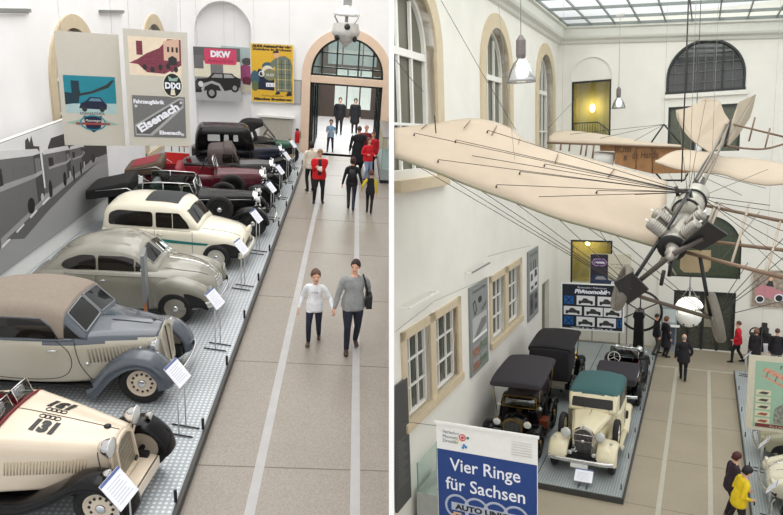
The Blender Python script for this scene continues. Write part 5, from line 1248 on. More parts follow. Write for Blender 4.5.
def person(label, loc, heading, H=1.72, top=(40, 40, 44), legs=(40, 42, 52), shoes=(40, 30, 26), hair=(50, 36, 28), style='short', feet=None, hands=None, look=0.0, nod=0.0, lean=0.0, bulk=1.0, hem=None, collar=None, skirt=None, child=False, fine=True, sleeve=None, group=None, open_front=None, hat=None, female=False, fine_v=None):
    """stands at loc facing +y turned by heading; feet and hands are given in metres at a height of 1.75"""
    root = thing('person', label, 'person', loc, heading, group)
    k = H / 1.75; hs = 1.0 if not child else 1.28
    feet = feet or ((-.10, .0, .0), (.10, .0, .0)); hands = hands or ((-.26, .04, .80), (.26, .04, .80))
    ln = lambda z: lean * (z - .92) if z > .92 else 0.0
    J = lambda x, y, z: Vector((x, y + ln(z), z))
    mb = MB(); B = []                                          # B: bones with their cloth
    sw = .185 * (.92 if female else 1) * bulk
    # trunk
    chest = (.165 * bulk, .112 * bulk); waist = (.142 * bulk, .105 * bulk); hip = (.168 * bulk, .118 * bulk)
    hm = hem if hem is not None else .86
    tr = [J(0, 0, 1.45), J(0, .0, 1.40), J(0, .005, 1.28), J(0, .005, 1.12), J(0, 0, .98), J(0, 0, .90)]
    capsule(mb, tr, [(.075, .07), (sw * .86, .088 * bulk), chest, waist, hip, (.15 * bulk, .11 * bulk)], 16)
    if hm < .95:                                               # jacket skirt below the waist, a little proud of the trousers
        capsule(mb, [J(0, 0, 1.14), J(0, 0, 1.0), J(0, 0, hm)], [(waist[0] * 1.06, waist[1] * 1.08), (hip[0] * 1.10, hip[1] * 1.14), (hip[0] * 1.16, hip[1] * 1.22)], 16)
    if skirt: capsule(mb, [J(0, 0, 1.1), J(0, 0, .9), J(0, 0, skirt)], [(waist[0], waist[1]), (hip[0] * 1.12, hip[1] * 1.15), (hip[0] * 1.35, hip[1] * 1.5)], 16)
    # neck and head
    hc = J(0, .015, 1.615); nk = J(0, -.005, 1.50)
    capsule(mb, [J(0, -.01, 1.42), nk, J(0, .0, 1.56)], [.062, .054, .054], 10)
    HM = Euler((-nod, 0, look)).to_matrix()
    hp = lambda x, y, z: hc + HM @ (Vector((x, y, z)) * hs) + Vector((0, 0, .03 * (hs - 1)))
    hM = (HM * hs)
    mb.sphere(hp(0, -.01, .03), 1, 18, sc=(.076, .094, .100), m=hM)
    mb.sphere(hp(0, .022, -.035), 1, 14, sc=(.058, .066, .078), m=hM)
    mb.sphere(hp(0, .050, -.085), 1, 10, sc=(.030, .028, .024), m=hM)     # chin
    mb.sphere(hp(0, .092, -.008), 1, 8, sc=(.013, .022, .022), m=hM)      # nose
    mb.sphere(hp(0, .080, -.048), 1, 8, sc=(.024, .010, .009), m=hM)      # lips
    for s in (-1, 1):
        mb.sphere(hp(s * .078, -.005, .005), 1, 8, sc=(.011, .022, .032), m=hM)
        mb.sphere(hp(s * .034, .070, .030), 1, 8, sc=(.024, .014, .010), m=hM)
    # legs
    for s, f in ((-1, feet[0]), (1, feet[1])):
        hj = J(s * .092, 0, .92); an = Vector((f[0], f[1] - .03, f[2] + .085)); kn, an = knee(hj, an, .44, .43, (s * .05, 1, 0))
        capsule(mb, [hj, hj.lerp(kn, .5), kn, kn.lerp(an, .4), an], [.094 * bulk, .082 * bulk, .062, .060, .048], 12)
        capsule(mb, [Vector((f[0], f[1] - .065, f[2] + .045)), Vector((f[0] + s * .008, f[1] + .04, f[2] + .042)), Vector((f[0] + s * .016, f[1] + .135, f[2] + .030))], [(.040, .042), (.046, .038), (.042, .026)], 10)
        B.append((hj, kn, 'legs')); B.append((kn, an, 'legs')); B.append((Vector((f[0], f[1] - .08, f[2] + .03)), Vector((f[0], f[1] + .15, f[2] + .025)), 'shoes'))
    # arms
    wr = []
    for s, h in ((-1, hands[0]), (1, hands[1])):
        sh = J(s * sw, -.005, 1.375); w_ = Vector(h); el, w_ = knee(sh, w_, .29, .26, (s * .35, -1, -.25))
        th = 1.0 + (.22 if hm < .9 and bulk > 1.02 else .08)
        capsule(mb, [J(s * sw * .62, 0, 1.385), J(s * sw * .92, -.004, 1.372), sh.lerp(el, .2), sh.lerp(el, .5), el, el.lerp(w_, .5), w_], [.060 * bulk, .058 * th, .056 * th, .050 * th, .044 * th, .040 * th, .030 * th], 10)
        B.append((sh, el, 'arm%d' % s)); B.append((el, w_, 'arm%d' % s)); wr.append((s, el, w_))
    me = bpy.data.meshes.new('body'); bmesh.ops.recalc_face_normals(mb.bm, faces=mb.bm.faces); mb.bm.to_mesh(me); mb.bm.free()
    tmp = bpy.data.objects.new('body', me); C.objects.link(tmp)
    rm = tmp.modifiers.new('skin', 'REMESH'); rm.mode = 'VOXEL'; rm.voxel_size = fine_v or (.0095 if fine else .014); rm.use_smooth_shade = True
    sm = tmp.modifiers.new('soften', 'SMOOTH'); sm.factor = .5; sm.iterations = 3
    dg = bpy.context.evaluated_depsgraph_get(); m2 = bpy.data.meshes.new_from_object(tmp.evaluated_get(dg))
    bpy.data.objects.remove(tmp); bpy.data.meshes.remove(me)
    mats = [SK, cl(top), cl(legs), cl(shoes, .5), cl(sleeve or top), cl(collar or top), mat('eye_dark', (40, 30, 28), .3), mat('lips', (176, 104, 98), .5)]
    for m in mats: m2.materials.append(m)
    def dseg(p, a, b):
        d = b - a; t = max(0, min(1, (p - a).dot(d) / max(d.length_squared, 1e-9))); return (p - a - d * t).length
    hinv = HM.inverted(); armb = [b for b in B if b[2].startswith('arm')]; legb = [b for b in B if not b[2].startswith('arm')]
    for f in m2.polygons:
        p = f.center; q = hinv @ (p - hc - Vector((0, 0, .03 * (hs - 1)))) / hs; f.use_smooth = True
        if (p - hc).length < .16 * hs and p.z > 1.475 + ln(1.5) * 0: 
            f.material_index = 0
            if q.y > .062 and abs(abs(q.x) - .033) < .012 and abs(q.z - .016) < .007: f.material_index = 6
            elif q.y > .07 and abs(q.x) < .022 and abs(q.z + .048) < .008: f.material_index = 7
            continue
        da = min(dseg(p, b[0], b[1]) for b in armb)
        inarm = da < .075 and abs(p.x) > sw * .72
        if p.z < .11 and min(dseg(p, b[0], b[1]) for b in legb if b[2] == 'shoes') < .06: f.material_index = 3
        elif inarm: f.material_index = 4
        elif p.z > 1.445 and p.y > -.2: f.material_index = 0 if (q.y > .02 or p.z > 1.49) else 5
        elif skirt and p.z > skirt - .08: f.material_index = 1
        elif p.z > hm - .04:
            f.material_index = 1
            if open_front and p.y > .03 and abs(p.x) < .055 and p.z > .95: f.material_index = 5
        else: f.material_index = 2
    bm = bmesh.new(); bm.from_mesh(m2); hb = MB(); hb.bm.free(); hb.bm = bm
    # hands: palm, four unequal curled fingers, thumb from the side of the palm
    for s, el, w_ in wr:
        d = (w_ - el).normalized(); side = Vector((0, 1, 0)); side = (side - d * side.dot(d))
        side = side.normalized() if side.length > .2 else Vector((0, 0, 1)); inn = d.cross(side) * (s)
        if inn.x * s > 0: inn = -inn
        c = 1.0 if not child else 1.15
        n0 = len(bm.faces)
        capsule(hb, [w_ - d * .02, w_ + d * .03, w_ + d * .085 * c], [(.024, .022), (.020, .036), (.014, .038)] if abs(d.x) < .7 else [.024, (.034, .022), (.036, .016)], 8)
        for i, L_ in enumerate((.062, .070, .066, .052)):
            o = side * (.030 - .020 * i) * c; a = w_ + d * .085 * c + o
            m1 = a + d * L_ * .45 * c + inn * .006; m2_ = m1 + (d * .55 + inn * .75).normalized() * L_ * .32 * c; m3 = m2_ + (d * .1 + inn).normalized() * L_ * .28 * c
            capsule(hb, [a - d * .02, m1, m2_, m3], [.0095, .009, .0085, .007], 6)
        a = w_ + d * .035 + side * .030 * c; capsule(hb, [a, a + (side * .6 + d * .6 + inn * .4).normalized() * .035, a + (side * .6 + d * .6 + inn * .4).normalized() * .035 + (d + inn * .5).normalized() * .030], [.012, .010, .008], 6)
        bm.faces.ensure_lookup_table()
        for f in bm.faces[n0:]: f.material_index = 0
    bmesh.ops.scale(bm, vec=(k, k, k), verts=bm.verts)
    bm.to_mesh(m2); bm.free(); m2.name = 'body'
    o = bpy.data.objects.new('body', m2); C.objects.link(o); o.parent = root
    # hair: a cap over the skull, longer at the nape for long styles
    hb = MB(); hmv = lambda p: (hp(*p)) * k
    rows = []
    for i in range(9):
        th = PI * .5 * i / 8 * (1.25 if style != 'bald' else .9); ring = []
        for j in range(20):
            ph = 2 * PI * j / 20; fr = max(0, math.sin(ph))                                # fr: towards the face
            t = th * (1 - (.46 if style != 'bald' else .60) * fr ** 1.5) if style != 'bob' else th * (1 - .42 * fr ** 2)
            if style == 'bald': t = th * (1 - .2 * fr)
            rr = 1.0
            r_ = .0875 if style == 'short' else .094 if style in ('bob', 'long') else .082
            x, y, z = r_ * math.sin(t) * math.cos(ph), (r_ + .018) * math.sin(t) * math.sin(ph) - .014, .032 + (.112 if style != 'bald' else .1055) * math.cos(t)
            if style in ('bob', 'long') and i == 8 and fr < .25: z -= .06 if style == 'bob' else .17; y -= .01 if style == 'long' else 0
            wv = 1 + .035 * math.sin(j * 2.7 + i * 1.3) + .02 * math.sin(j * 5.1 + i * 3.1); ring.append(hmv((x * wv, y * wv, z + .006 * math.sin(j * 3.7 + i * 2))))
        rows.append(ring)
    hb.grid(rows, close_u=True)
    if style == 'bald':
        hb.bm.clear() if False else None
        rows = []
        for z in (.05, .02, -.01, -.045):
            rows.append([hmv(((.081 - .1 * max(0, -z) * .1) * math.cos(a), .099 * math.sin(a) - .012, z)) for a in [PI * .92 + PI * 1.16 * q / 14 for q in range(15)]])
        hb.bm.free(); hb = MB(); hb.grid(rows)
    hb.build('hair', mat('hair_%02x%02x%02x' % tuple(hair), hair, .6, 0, .25, 40, bump=.3), root, solid=.006 * k)
    root['scale_k'] = k; del root['scale_k']
    return root, k
def strap_bag(root, k, x, z, size, rgb, strap=True, y=.0, name='shoulder_bag'):
    m_ = cl(rgb, .6); mb = MB(); w, d, h = size
    mb.prism(round_poly([(-d / 2, -h / 2), (d / 2, -h / 2), (d / 2, h / 2), (-d / 2, h / 2)], .04), -w / 2, w / 2, lambda u, v, n: ((x + n) * k, (y + u) * k, (z + v) * k))
    o = mb.build(name, m_, root)
    if strap:
        s = 1 if x > 0 else -1
        MB().tube([Vector(p) * k for p in catmull([(x * .92, y + .06, z + h / 2 - .02), (s * .215, .10, 1.25), (s * .14, .03, 1.485), (s * .20, -.10, 1.25), (x * .92, y - .06, z + h / 2 - .02)], 4)], .014 * k, 6).build('strap', m_, o)
    return o
def backpack(root, k, rgb):
    mb = MB(); rows = []
    for z, w, d in ((1.02, .10, .03), (1.05, .13, .09), (1.2, .13, .11), (1.34, .11, .08), (1.38, .07, .03)):
        rows.append([Vector((w * math.cos(a) * 1.0, -.105 - d * .5 + d * .7 * math.sin(a), z)) * k for a in [2 * PI * i / 14 for i in range(14)]])
    mb.grid(rows, close_u=True); mb._f(mb.V[0][::-1]); mb._f(mb.V[-1]); o = mb.build('backpack', cl(rgb, .6), root)
    MB().box((-.04 * k, -.205 * k, 1.09 * k), (.04 * k, -.19 * k, 1.13 * k)).build('badge', M['paper'], o)
    for s in (-1, 1): MB().tube([Vector(p) * k for p in ((s * .08, -.13, 1.34), (s * .105, -.02, 1.47), (s * .11, .10, 1.36), (s * .12, .12, 1.2), (s * .13, -.08, 1.08))], .014 * k, 6).build('strap', cl(rgb, .6), o)
HALL = 'L'
D = PI                                                        # facing the camera
def at(x, y, z=0.004): return (x, y, z)
jean, blackc, redc = (36, 42, 62), (24, 24, 28), (206, 24, 34)
r, k = person('woman in a grey striped shirt and dark jeans holding a boy by the hand', at(.19, 10.12), D + .10, 1.68, (148, 150, 150), (34, 38, 52), (70, 44, 34), (42, 24, 22), 'short', ((-.10, -.16, .02), (.09, .16, 0)), ((-.26, -.02, .95), (.35, .08, .80)), look=-.35, bulk=1.12, hem=.86, female=True)
strap_bag(r, k, -.27, .98, (.10, .26, .26), (26, 26, 28))
r, k = person('boy in a white long-sleeved shirt and dark jeans holding the woman\'s hand', at(-.47, 10.30), D - .05, 1.36, (232, 234, 238), (28, 34, 52), (84, 62, 46), (92, 66, 50), 'short', ((-.10, -.18, .03), (.10, .14, 0)), ((-.42, .20, .97), (.34, .06, .88)), look=.25, child=True, hem=.84, bulk=1.0)
mb = MB(); mb.text('NYC', 0, 0, .07 * k, lambda u, v, n: (-u * -1, .135 * k, 1.27 * k + v), 0, wid=.15 * k); mb.build('shirt_print', g_(90), r)
r, k = person('man in a red jacket and black trousers looking down at his camera', at(-.90, 19.3), D + .1, 1.66, redc, blackc, blackc, (150, 116, 86), 'short', ((-.13, .0, 0), (.14, .03, 0)), ((-.05, .28, 1.14), (.12, .26, 1.22)), nod=.4, bulk=1.18, hem=.84, open_front=True, collar=(36, 30, 32))
MB().box((-.06 * k, .31 * k, 1.16 * k), (.08 * k, .39 * k, 1.26 * k)).build('camera_in_hand', M['white'], r)
r, k = person('woman in black with a backpack walking towards the portal', at(.09, 18.75), 0.0, 1.60, blackc, (44, 46, 60), blackc, (58, 26, 24), 'bob', ((-.07, .18, 0), (.08, -.12, .02)), ((-.30, .02, .84), (.34, .03, .86)), female=True, hem=.86, bulk=1.02)
backpack(r, k, (20, 22, 26))
r, k = person('child in a black waistcoat with yellow sleeves beside the woman in black', at(.64, 18.55), -.05, 1.26, (26, 26, 34), (30, 28, 34), blackc, (96, 56, 40), 'short', ((-.08, .12, 0), (.08, -.10, .02)), ((-.36, .05, .98), (.27, .02, .82)), child=True, hem=.84, sleeve=(214, 190, 40))
r, k = person('boy in a pale blue shirt standing in the portal', at(-.86, 27.2), D, 1.32, (140, 172, 200), (30, 34, 52), blackc, (40, 30, 28), 'short', ((-.14, .0, 0), (.15, .0, 0)), ((-.17, .16, 1.1), (.15, .16, 1.12)), child=True, fine=False)
person('dark-haired person in a cream jacket behind the man in red', at(-1.24, 20.6), .4, 1.62, (222, 212, 196), blackc, blackc, (34, 24, 26), 'bob', fine=False, bulk=1.05)
person('tall silhouetted man in a dark coat deep in the porch', at(-.62, 31.6), D, 1.74, (22, 22, 26), (20, 20, 24), blackc, (30, 26, 24), 'short', hem=.76, bulk=1.12, fine=False)
person('silhouetted person in a knee-length dark coat deep in the porch', at(.12, 32.2), D, 1.68, (24, 24, 28), blackc, blackc, (30, 26, 24), 'bob', skirt=.55, bulk=1.1, fine=False)
person('person in a long black coat with a dark handbag at the portal', at(.28, 23.6), .15, 1.72, (24, 24, 28), blackc, blackc, (70, 50, 42), 'short', skirt=.45, bulk=1.25, hands=((-.32, .02, .84), (.28, .05, .9)), fine=False)
r, k = person('girl in a bright red jacket and pale jeans by the portal', at(.62, 22.6), D + .7, 1.52, (214, 30, 44), (138, 158, 190), blackc, (110, 60, 50), 'long', hands=((-.16, .2, 1.05), (.2, .18, 1.1)), bulk=1.2, hem=.84, female=True, fine=False)
person('person in a dark red anorak and black trousers behind the girl in red', at(.80, 23.95), D - .4, 1.50, (188, 26, 40), blackc, blackc, (120, 70, 60), 'short', bulk=1.2, hem=.84, fine=False)
person('person in a plum coat behind the long black coat', at(.55, 24.6), D, 1.62, (110, 34, 44), blackc, blackc, (190, 150, 130), 'short', bulk=1.1, hem=.7, fine=False)
HALL = 'R'
PR = .153
# ---- platforms
p = thing('display_platform', 'checker plate platform under five old cars along the left wall of the aeroplane hall', 'platform', (-3.6, 22, 0))
MB().box((-2.1, -6.4, 0), (2.06, 6.5, .15)).build('deck', tread('checker_plate_blue', (172, 180, 182), .2, .42, 15), p)
MB().box((2.06, -6.4, 0), (2.1, 6.5, .155)).build('edge_strip', M['edge'], p); MB().box((-2.1, -6.44, 0), (2.1, -6.4, .155)).build('front_edge', M['edge'], p)
MB().box((-.12, -6.4, .15), (-.09, 6.5, .153)).build('deck_seam', M['edge'], p)
for y in (-6, -4.2, -2.4, -.6, 1.2, 3, 4.8): MB().lathe([(.015, 0), (.015, .14), (.012, .15), (0, .15)], (2.0, y, .15), (0, 0, 1), 10).build('edge_post', M['black'], p)
p = thing('display_platform', 'checker plate platform along the right edge of the aisle under the biplane board', 'platform', (3.2, 21, 0))
MB().box((-1.92, -7, 0), (1.9, 5.5, .15)).build('deck', MATS['checker_plate_blue'], p)
MB().box((-1.95, -7, 0), (-1.92, 5.5, .155)).build('edge_strip', M['edge'], p)
for y in (-6, -4.6, -2.6, -.6, 1.4, 3.4): MB().lathe([(.015, 0), (.015, .14), (.012, .15), (0, .15)], (-1.86, y, .15), (0, 0, 1), 10).build('edge_post', M['black'], p)

# ---- cars on the left platform
tealhood = mat('teal_soft_top', (58, 96, 98), .85, 0, .05, 14, bump=.25)
darkhood = mat('aubergine_canvas', (52, 48, 54), .9, 0, .08, 14, bump=.3)
ivory2 = mat('ivory_cabriolet_paint', (226, 216, 184), .28, 0, .02, 2, coat=.5)
def grand_cabriolet():
    r = classic('grand_cabriolet', 'ivory cabriolet with teal roof and spare wheels at the front of the platform', (-2.62, 18.25, PR), -91, ivory2, ivory2, roof='cabrio', roof_m=tealhood, wb=2.9, rw=.37, zh=1.10, zbelt=1.10, zroof=1.66, wN=.27, wC=.5, wB=.72, cowl=.15, tail=.55, spare='both', style='disc', rim=ivory2, lamps=.13, core=mat('dark_radiator_mesh', (52, 46, 42), .6), sill=.36)
    MB().sphere((1.62, 0, .80), .05, 10, sc=(.4, 1, 1)).build('badge', M['chrome'], r)
    MB().box((1.60, -.26, .795), (1.615, .26, .81)).build('badge_bar', M['chrome'], r)
    for s in (-1, 1): lamp(r, 1.74, s * .30, .52, .06, name='fog_lamp')
    return r
fit(grand_cabriolet(), 1.0, 1.03, 1.03)
def veteran(label, loc, head, body_m, canopy_m, wall_back=False, box=None):
    r = thing('veteran_car', label, 'car', loc, R(head), 'veteran cars with black canopies'); fx = 1.1
    b = Shell([(-1.45, .55, .58, .9, .54, 1.06, .02), (-.4, .5, .62, .92, .58, 1.08, .02), (-.25, .5, .56, .8, .5, .84, .01), (.2, .5, .52, .8, .48, .84, .01), (.3, .5, .48, .98, .42, 1.1, .02)], 4, .05, .06); b.build('body', body_m, r)
    Shell([(.3, .55, .36, .92, .28, 1.04, .04), (1.05, .55, .32, .88, .24, .98, .04)], 4).build('bonnet', body_m, r)
    grille(r, 1.15, .55, 1.02, .26, .28, mat('aged_brass', (140, 112, 62), .35, .8), mat('radiator_dark', (38, 38, 40), .5, .4), 0, .1, 13, .05)
    seat(r, -.35, .52, .92, M['darkhide'], back=.46); seat(r, -1.25, .54, 1.0, M['darkhide'], back=.5)
    cn = Shell([(-1.55, 1.93, .66, 2.0, .6, 2.05, .02), (-1.4, 1.96, .72, 2.06, .64, 2.12, .05), (.0, 2.0, .74, 2.08, .66, 2.14, .05), (.75, 1.95, .72, 2.03, .64, 2.08, .04), (.85, 1.92, .68, 1.98, .62, 2.0, .02)], 5, .06, .08); cn.build('canopy', canopy_m, r)
    if wall_back:
        Shell([(-1.62, .95, .62, 1.6, .6, 2.0, .02), (-1.5, .92, .68, 1.7, .66, 2.04, .03), (-.75, 1.3, .70, 1.75, .67, 2.05, .03), (-.6, 1.5, .70, 1.8, .67, 2.04, .02)], 4, .06, .08).build('hood_curtain', canopy_m, r)
    for s in (-1, 1):
        for x, x2 in ((.7, .55), (-1.35, -1.3)): MB().tube([(x, s * .66, 1.98), (x2, s * .58, .95)], .013, 6).build('canopy_post', mat('aged_brass', (140, 112, 62), .35, .8) if not wall_back else M['black'], r)
        for x, q in ((fx, .42), (-1.05, .44)): wheel(r, x, s * .72, q * 1.05, .10, M['black'], 'wood', M['brass'])
        fender(r, [(fx + .42, .62), (fx + .2, .92), (fx - .2, .92), (fx - .5, .62), (fx - .75, .40)], s * .5, s * .80, blackp, drop=.06)
        fender(r, [(-.45, .40), (-.62, .72), (-1.0, .97), (-1.4, .86), (-1.55, .6)], s * .5, s * .80, blackp, drop=.06, name='rear_fender')
        MB().box((-.55, s * .66 - .12, .36), (.38, s * .66 + .12, .40)).build('running_board', M['black'], r)
        lamp(r, 1.22, s * .42, .98, .11, M['brass']); lamp(r, .32, s * .58, 1.12, .06, M['brass'], name='side_lamp')
    steering(r, .0, .28, 1.28, .2, .6)
    if box: MB().box((-.25, .62 * box - .12, .42), (.15, .62 * box + .14, .66)).build('tool_box', mat('mahogany_box', (120, 54, 34), .4), r)
    screen(r, .32, 1.08, .5, .35, .1, mat('aged_brass', (140, 112, 62), .35, .8), split=False)
    chassis(r, -1.4, 1.4, .36, .42, .55); axle(r, fx, .42, .62); axle(r, -1.05, .44, .62)
    return r
veteran('black veteran car with flat canopy on brass posts and mahogany box', (-4.66, 18.15, PR), -88, blackp, darkhood, box=1).scale = (1.04, 1.03, .95)
veteran('veteran tourer with black hood turned away behind the brass-posted car', (-4.50, 22.55, PR), 92, mat('stone_car_paint', (176, 168, 150), .35, 0, .03, 2), mat('jet_canvas', (26, 23, 28), .9, 0, .1, 14, bump=.3), wall_back=True).scale = (1.05, 1.0, .93)
o = classic('open_car', 'black open car with dark red seats turned away behind the ivory cabriolet', (-2.36, 23.3, PR), 90, blackp, blackp, wb=2.9, rw=.38, fold_m=darkhood, seats=mat('dark_red_leather', (92, 34, 44), .5, var=.1), zh=1.12, zbelt=1.04, cowl=.3, tail=.35, screen_m=mat('white_enamel', (226, 222, 212), .4), louv=True)
fit(o, 1.0, .96, .98)
card_stand('white card on a wire stand before the bumper of the ivory cabriolet', -2.50, 15.86, PR, R(-90), .16, None, 55, .44, .30)

# ---- cars at the right
o = streamliner('rounded_saloon', 'pale olive rounded saloon under the biplane board', (3.35, 19.55, PR), 180, mat('pale_olive_car_paint', (166, 162, 138), .26, 0, .03, 2, coat=.6)); fit(o, .9, .95, .96)
o = streamliner('cream_saloon', 'cream saloon between the olive saloon and the black car', (3.45, 17.1, PR), 182, mat('pale_cream_car_paint', (224, 218, 196), .26, 0, .02, 2, coat=.6)); fit(o, .95, .98, .98)
o = classic('black_car', 'black car with chrome lamps at the near end of the right platform', (3.5, 15.05, PR), 178, blackp, blackp, roof='coupe', roof_m=blackhood, wb=2.6, rw=.36, zh=1.02, zbelt=1.02, zroof=1.5, cowl=.15)
card_stand('white card on a wire stand at the nose of the pale olive saloon', 1.60, 18.3, PR, R(168), .70, 'cards at the right platform')
card_stand('white card on a wire stand at the nose of the cream saloon', 1.60, 15.9, PR, R(168), .70, 'cards at the right platform')
card_stand('white card on a wire stand at the far end of the right platform', 1.60, 26.0, PR, R(168), .70, 'cards at the right platform')

# ---- signs and boards
M['bannerblue'] = mat('royal_blue_banner', (26, 62, 128), .6, var=.02)
b = board('exhibition_banner', 'blue and white exhibition banner reading Vier Ringe für Sachsen', 'banner', 1.96, 2.45, (-4.536, 11.000, 1.575), 'S', M['white'], .02, yaw=0, roll=.0)
rct(b, .01, .0, 1.95, 1.90, M['bannerblue'])
b['origin'] = (-4.50, 11.0, 1.10)
W_ = M['paper']
words(b, 'Vier Ringe', .96, 1.50, .36, W_, wid=1.38, bold=.004); words(b, 'für Sachsen', .96, 1.10, .36, W_, wid=1.56, bold=.004)
sil = mat('silver_print', (176, 184, 200), .5)
for q in range(4): ring(b, .40 + q * .385, .76, .255, .255, .045, sil)
shape(b, [(.28, .68), (1.68, .68), (1.68, .84), (.28, .84)], sil); words(b, 'AUTO UNION', .98, .705, .15, mat('black_print', (20, 22, 30), .5), wid=1.24, bold=.008)
gold = mat('gold_beige_print', (214, 176, 132), .5)
for q, h_ in ((.40, .52), (.82, .50), (1.22, .44), (1.60, .44)):
    shape(b, [(q - .11, h_ - .14), (q + .11, h_ - .14), (q + .09, h_), (q + .11, h_ + .08), (q + .04, h_ + .08), (q + .04, h_ + .03), (q - .04, h_ + .03), (q - .04, h_ + .08), (q - .11, h_ + .08), (q - .09, h_)], gold)
rct(b, .32, .60, .48, .64, gold)
gp = mat('grey_blue_print', (92, 100, 116), .5)
for i, tx in enumerate(('Verkehrs', 'Museum', 'Dresden')): words(b, tx, .13, 2.24 - .09 * i, .09, gp, align='LEFT')
ring(b, .53, 2.20, .07, .07, .018, mat('signal_red_print', (206, 60, 60), .5)); disc(b, .53, 2.20, .03, .03, mat('signal_red_print', (206, 60, 60), .5)); disc(b, .64, 2.21, .025, .025, mat('teal_print', (40, 110, 120), .5)); ring(b, .42, 2.12, .035, .035, .012, mat('straw_print', (206, 190, 120), .5))
for q in ((.56, 2.05), (.60, 2.02), (.54, 2.0)): disc(b, q[0], q[1], .025, .025, mat('sky_print', (60, 130, 190), .5))
for q in range(6): rct(b, 1.48, 2.28 - .05 * q, 1.86, 2.295 - .05 * q, mat('faint_print', (206, 206, 200), .6))
shape(b, [(-.03, 2.42), (1.99, 2.42), (1.99, 2.47), (-.03, 2.47)], M['white'], .02)
o = hang(b)
for u in (.2, 1.74): MB().tube([(u, 2.4, -.05), (u, -1.07, -.05)], .018, 8).build('pole', M['steel'], o)
MB().box((.0, -1.1, -.2), (1.96, -1.04, .15)).build('foot', M['steel'], o)
b = board('sign_board', 'dark blue board with six car photos titled Phänomobile on a stand', 'sign', 2.42, 1.90, (-5.04, 25.9, 1.40), 'S', M['white'], .05, yaw=.04)
db = mat('night_blue_board', (20, 28, 44), .5); bl = mat('cobalt_square', (24, 92, 160), .5)
rct(b, .06, .05, 2.36, 1.85, db); words(b, 'Brennabor Phänomen', 1.2, 1.70, .10, W_, wid=1.1, shear=.15); words(b, 'Phänomobile', 1.2, 1.50, .22, W_, wid=1.35, shear=.2, bold=.012)
rows_ = ((1.02, 1.40, (.62, 1.42)), (.60, .95, (.12, .92, 1.66)), (.16, .54, (.62, 1.42)))
for v0, v1, us in rows_:
    for u in us:
        u1 = min(u + .70, 2.32); rct(b, u, v0, u1, v1, g_(226)); shape(b, [(u + .08, v0 + .08), (u1 - .08, v0 + .08), (u1 - .08, v0 + .18), (u1 - .22, v0 + .20), (u1 - .32, v0 + .28), (u + .26, v0 + .28), (u + .2, v0 + .18), (u + .08, v0 + .18)], g_(52))
        for q in (.18, .82): disc(b, u + (u1 - u) * q, v0 + .09, .055, .055, g_(36))
for u, v in ((.14, 1.05), (.14, .2), (1.98 + .18, .2)):
    if u < 1.6 or True:
        rct(b, u, v, min(u + .36, 2.33), v + .32, bl); x = min(u + .36, 2.33) - u
        shape(b, [(u + .03, v + .04), (u + .07, v + .02), (u + x - .03, v + .28), (u + x - .07, v + .30)], db); shape(b, [(u + .03, v + .28), (u + .07, v + .30), (u + x - .03, v + .04), (u + x - .07, v + .02)], db)
words(b, 'Zittau', 1.2, .07, .06, W_, wid=1.6)
o = hang(b)
for u in (.12, 2.22):
    MB().box((u, -1.24, -.07), (u + .05, 1.9, -.04)).build('post', M['steel'], o); MB().box((u, -1.24, -.35), (u + .05, -1.19, .25)).build('foot', M['steel'], o)
MB().box((.12, -.5, -.065), (2.27, -.46, -.045)).build('crossbar', M['steel'], o)
b = board('poster', 'poster with a purple hexagon badge and a dark car behind the blue board', 'poster', 1.66, 1.75, (-4.30, 28.4, 2.35), 'S', mat('buff_poster', (206, 200, 180), .5), .03, yaw=.05)
rct(b, .02, .62, .74, 1.73, mat('ink_violet', (40, 30, 48), .5)); shape(b, [(.06, 1.38), (.18, 1.22), (.58, 1.22), (.72, 1.38), (.58, 1.54), (.18, 1.54)], mat('pale_violet', (176, 150, 190), .5)); shape(b, [(.10, 1.38), (.2, 1.25), (.57, 1.25), (.68, 1.38), (.57, 1.51), (.2, 1.51)], mat('badge_violet', (92, 56, 112), .5)); words(b, 'WANDERER', .39, 1.34, .10, W_, wid=.46, bold=.006)
words(b, 'Der Wanderer ist', 1.22, 1.28, .10, g_(90), wid=.72); words(b, 'Wagen', 1.2, 1.14, .09, g_(90), wid=.36)
shape(b, [(.02, .3), (.9, .1), (1.3, .3), (1.36, .5), (1.1, .6), (.8, .62), (.6, .84), (.2, .84), (.02, .7)], mat('car_blue_print', (40, 52, 84), .5, var=.3)); shape(b, [(.2, .64), (.3, .78), (.56, .78), (.7, .64)], g_(150))
for q in ((.3, .24), (1.1, .32)): disc(b, q[0], q[1], .15, .17, g_(30)); disc(b, q[0], q[1], .07, .08, g_(150))
disc(b, .95, .5, .08, .09, g_(220)); disc(b, 1.25, .46, .07, .08, g_(210))
o = hang(b)
for u in (.1, 1.52): MB().box((u, -2.19, -.06), (u + .04, 1.7, -.03)).build('post', M['steel'], o)
b = board('poster', 'poster of an old racing car in rose and green on the back wall', 'poster', 1.25, 1.55, (1.86, 29.24, 2.0), 'S', mat('buff_poster', (206, 200, 180), .5), .03)
rct(b, .03, .03, 1.22, 1.52, mat('sage_rose_print', (156, 142, 128), .5, var=.45, scale=7)); shape(b, [(.15, .5), (.4, .4), (1.1, .42), (1.1, .7), (.8, .8), (.6, .95), (.3, .9), (.15, .7)], mat('dusky_rose_print', (196, 132, 140), .5))
for q in ((.32, .34, .16), (.98, .42, .17)): disc(b, q[0], q[1], q[2], q[2], M['paper']); disc(b, q[0], q[1], q[2] * .75, q[2] * .75, g_(40))
shape(b, [(.5, .9), (.6, 1.12), (.72, 1.12), (.78, .86)], g_(52)); disc(b, .66, 1.18, .07, .08, mat('flesh_print', (226, 176, 140), .5)); hang(b)
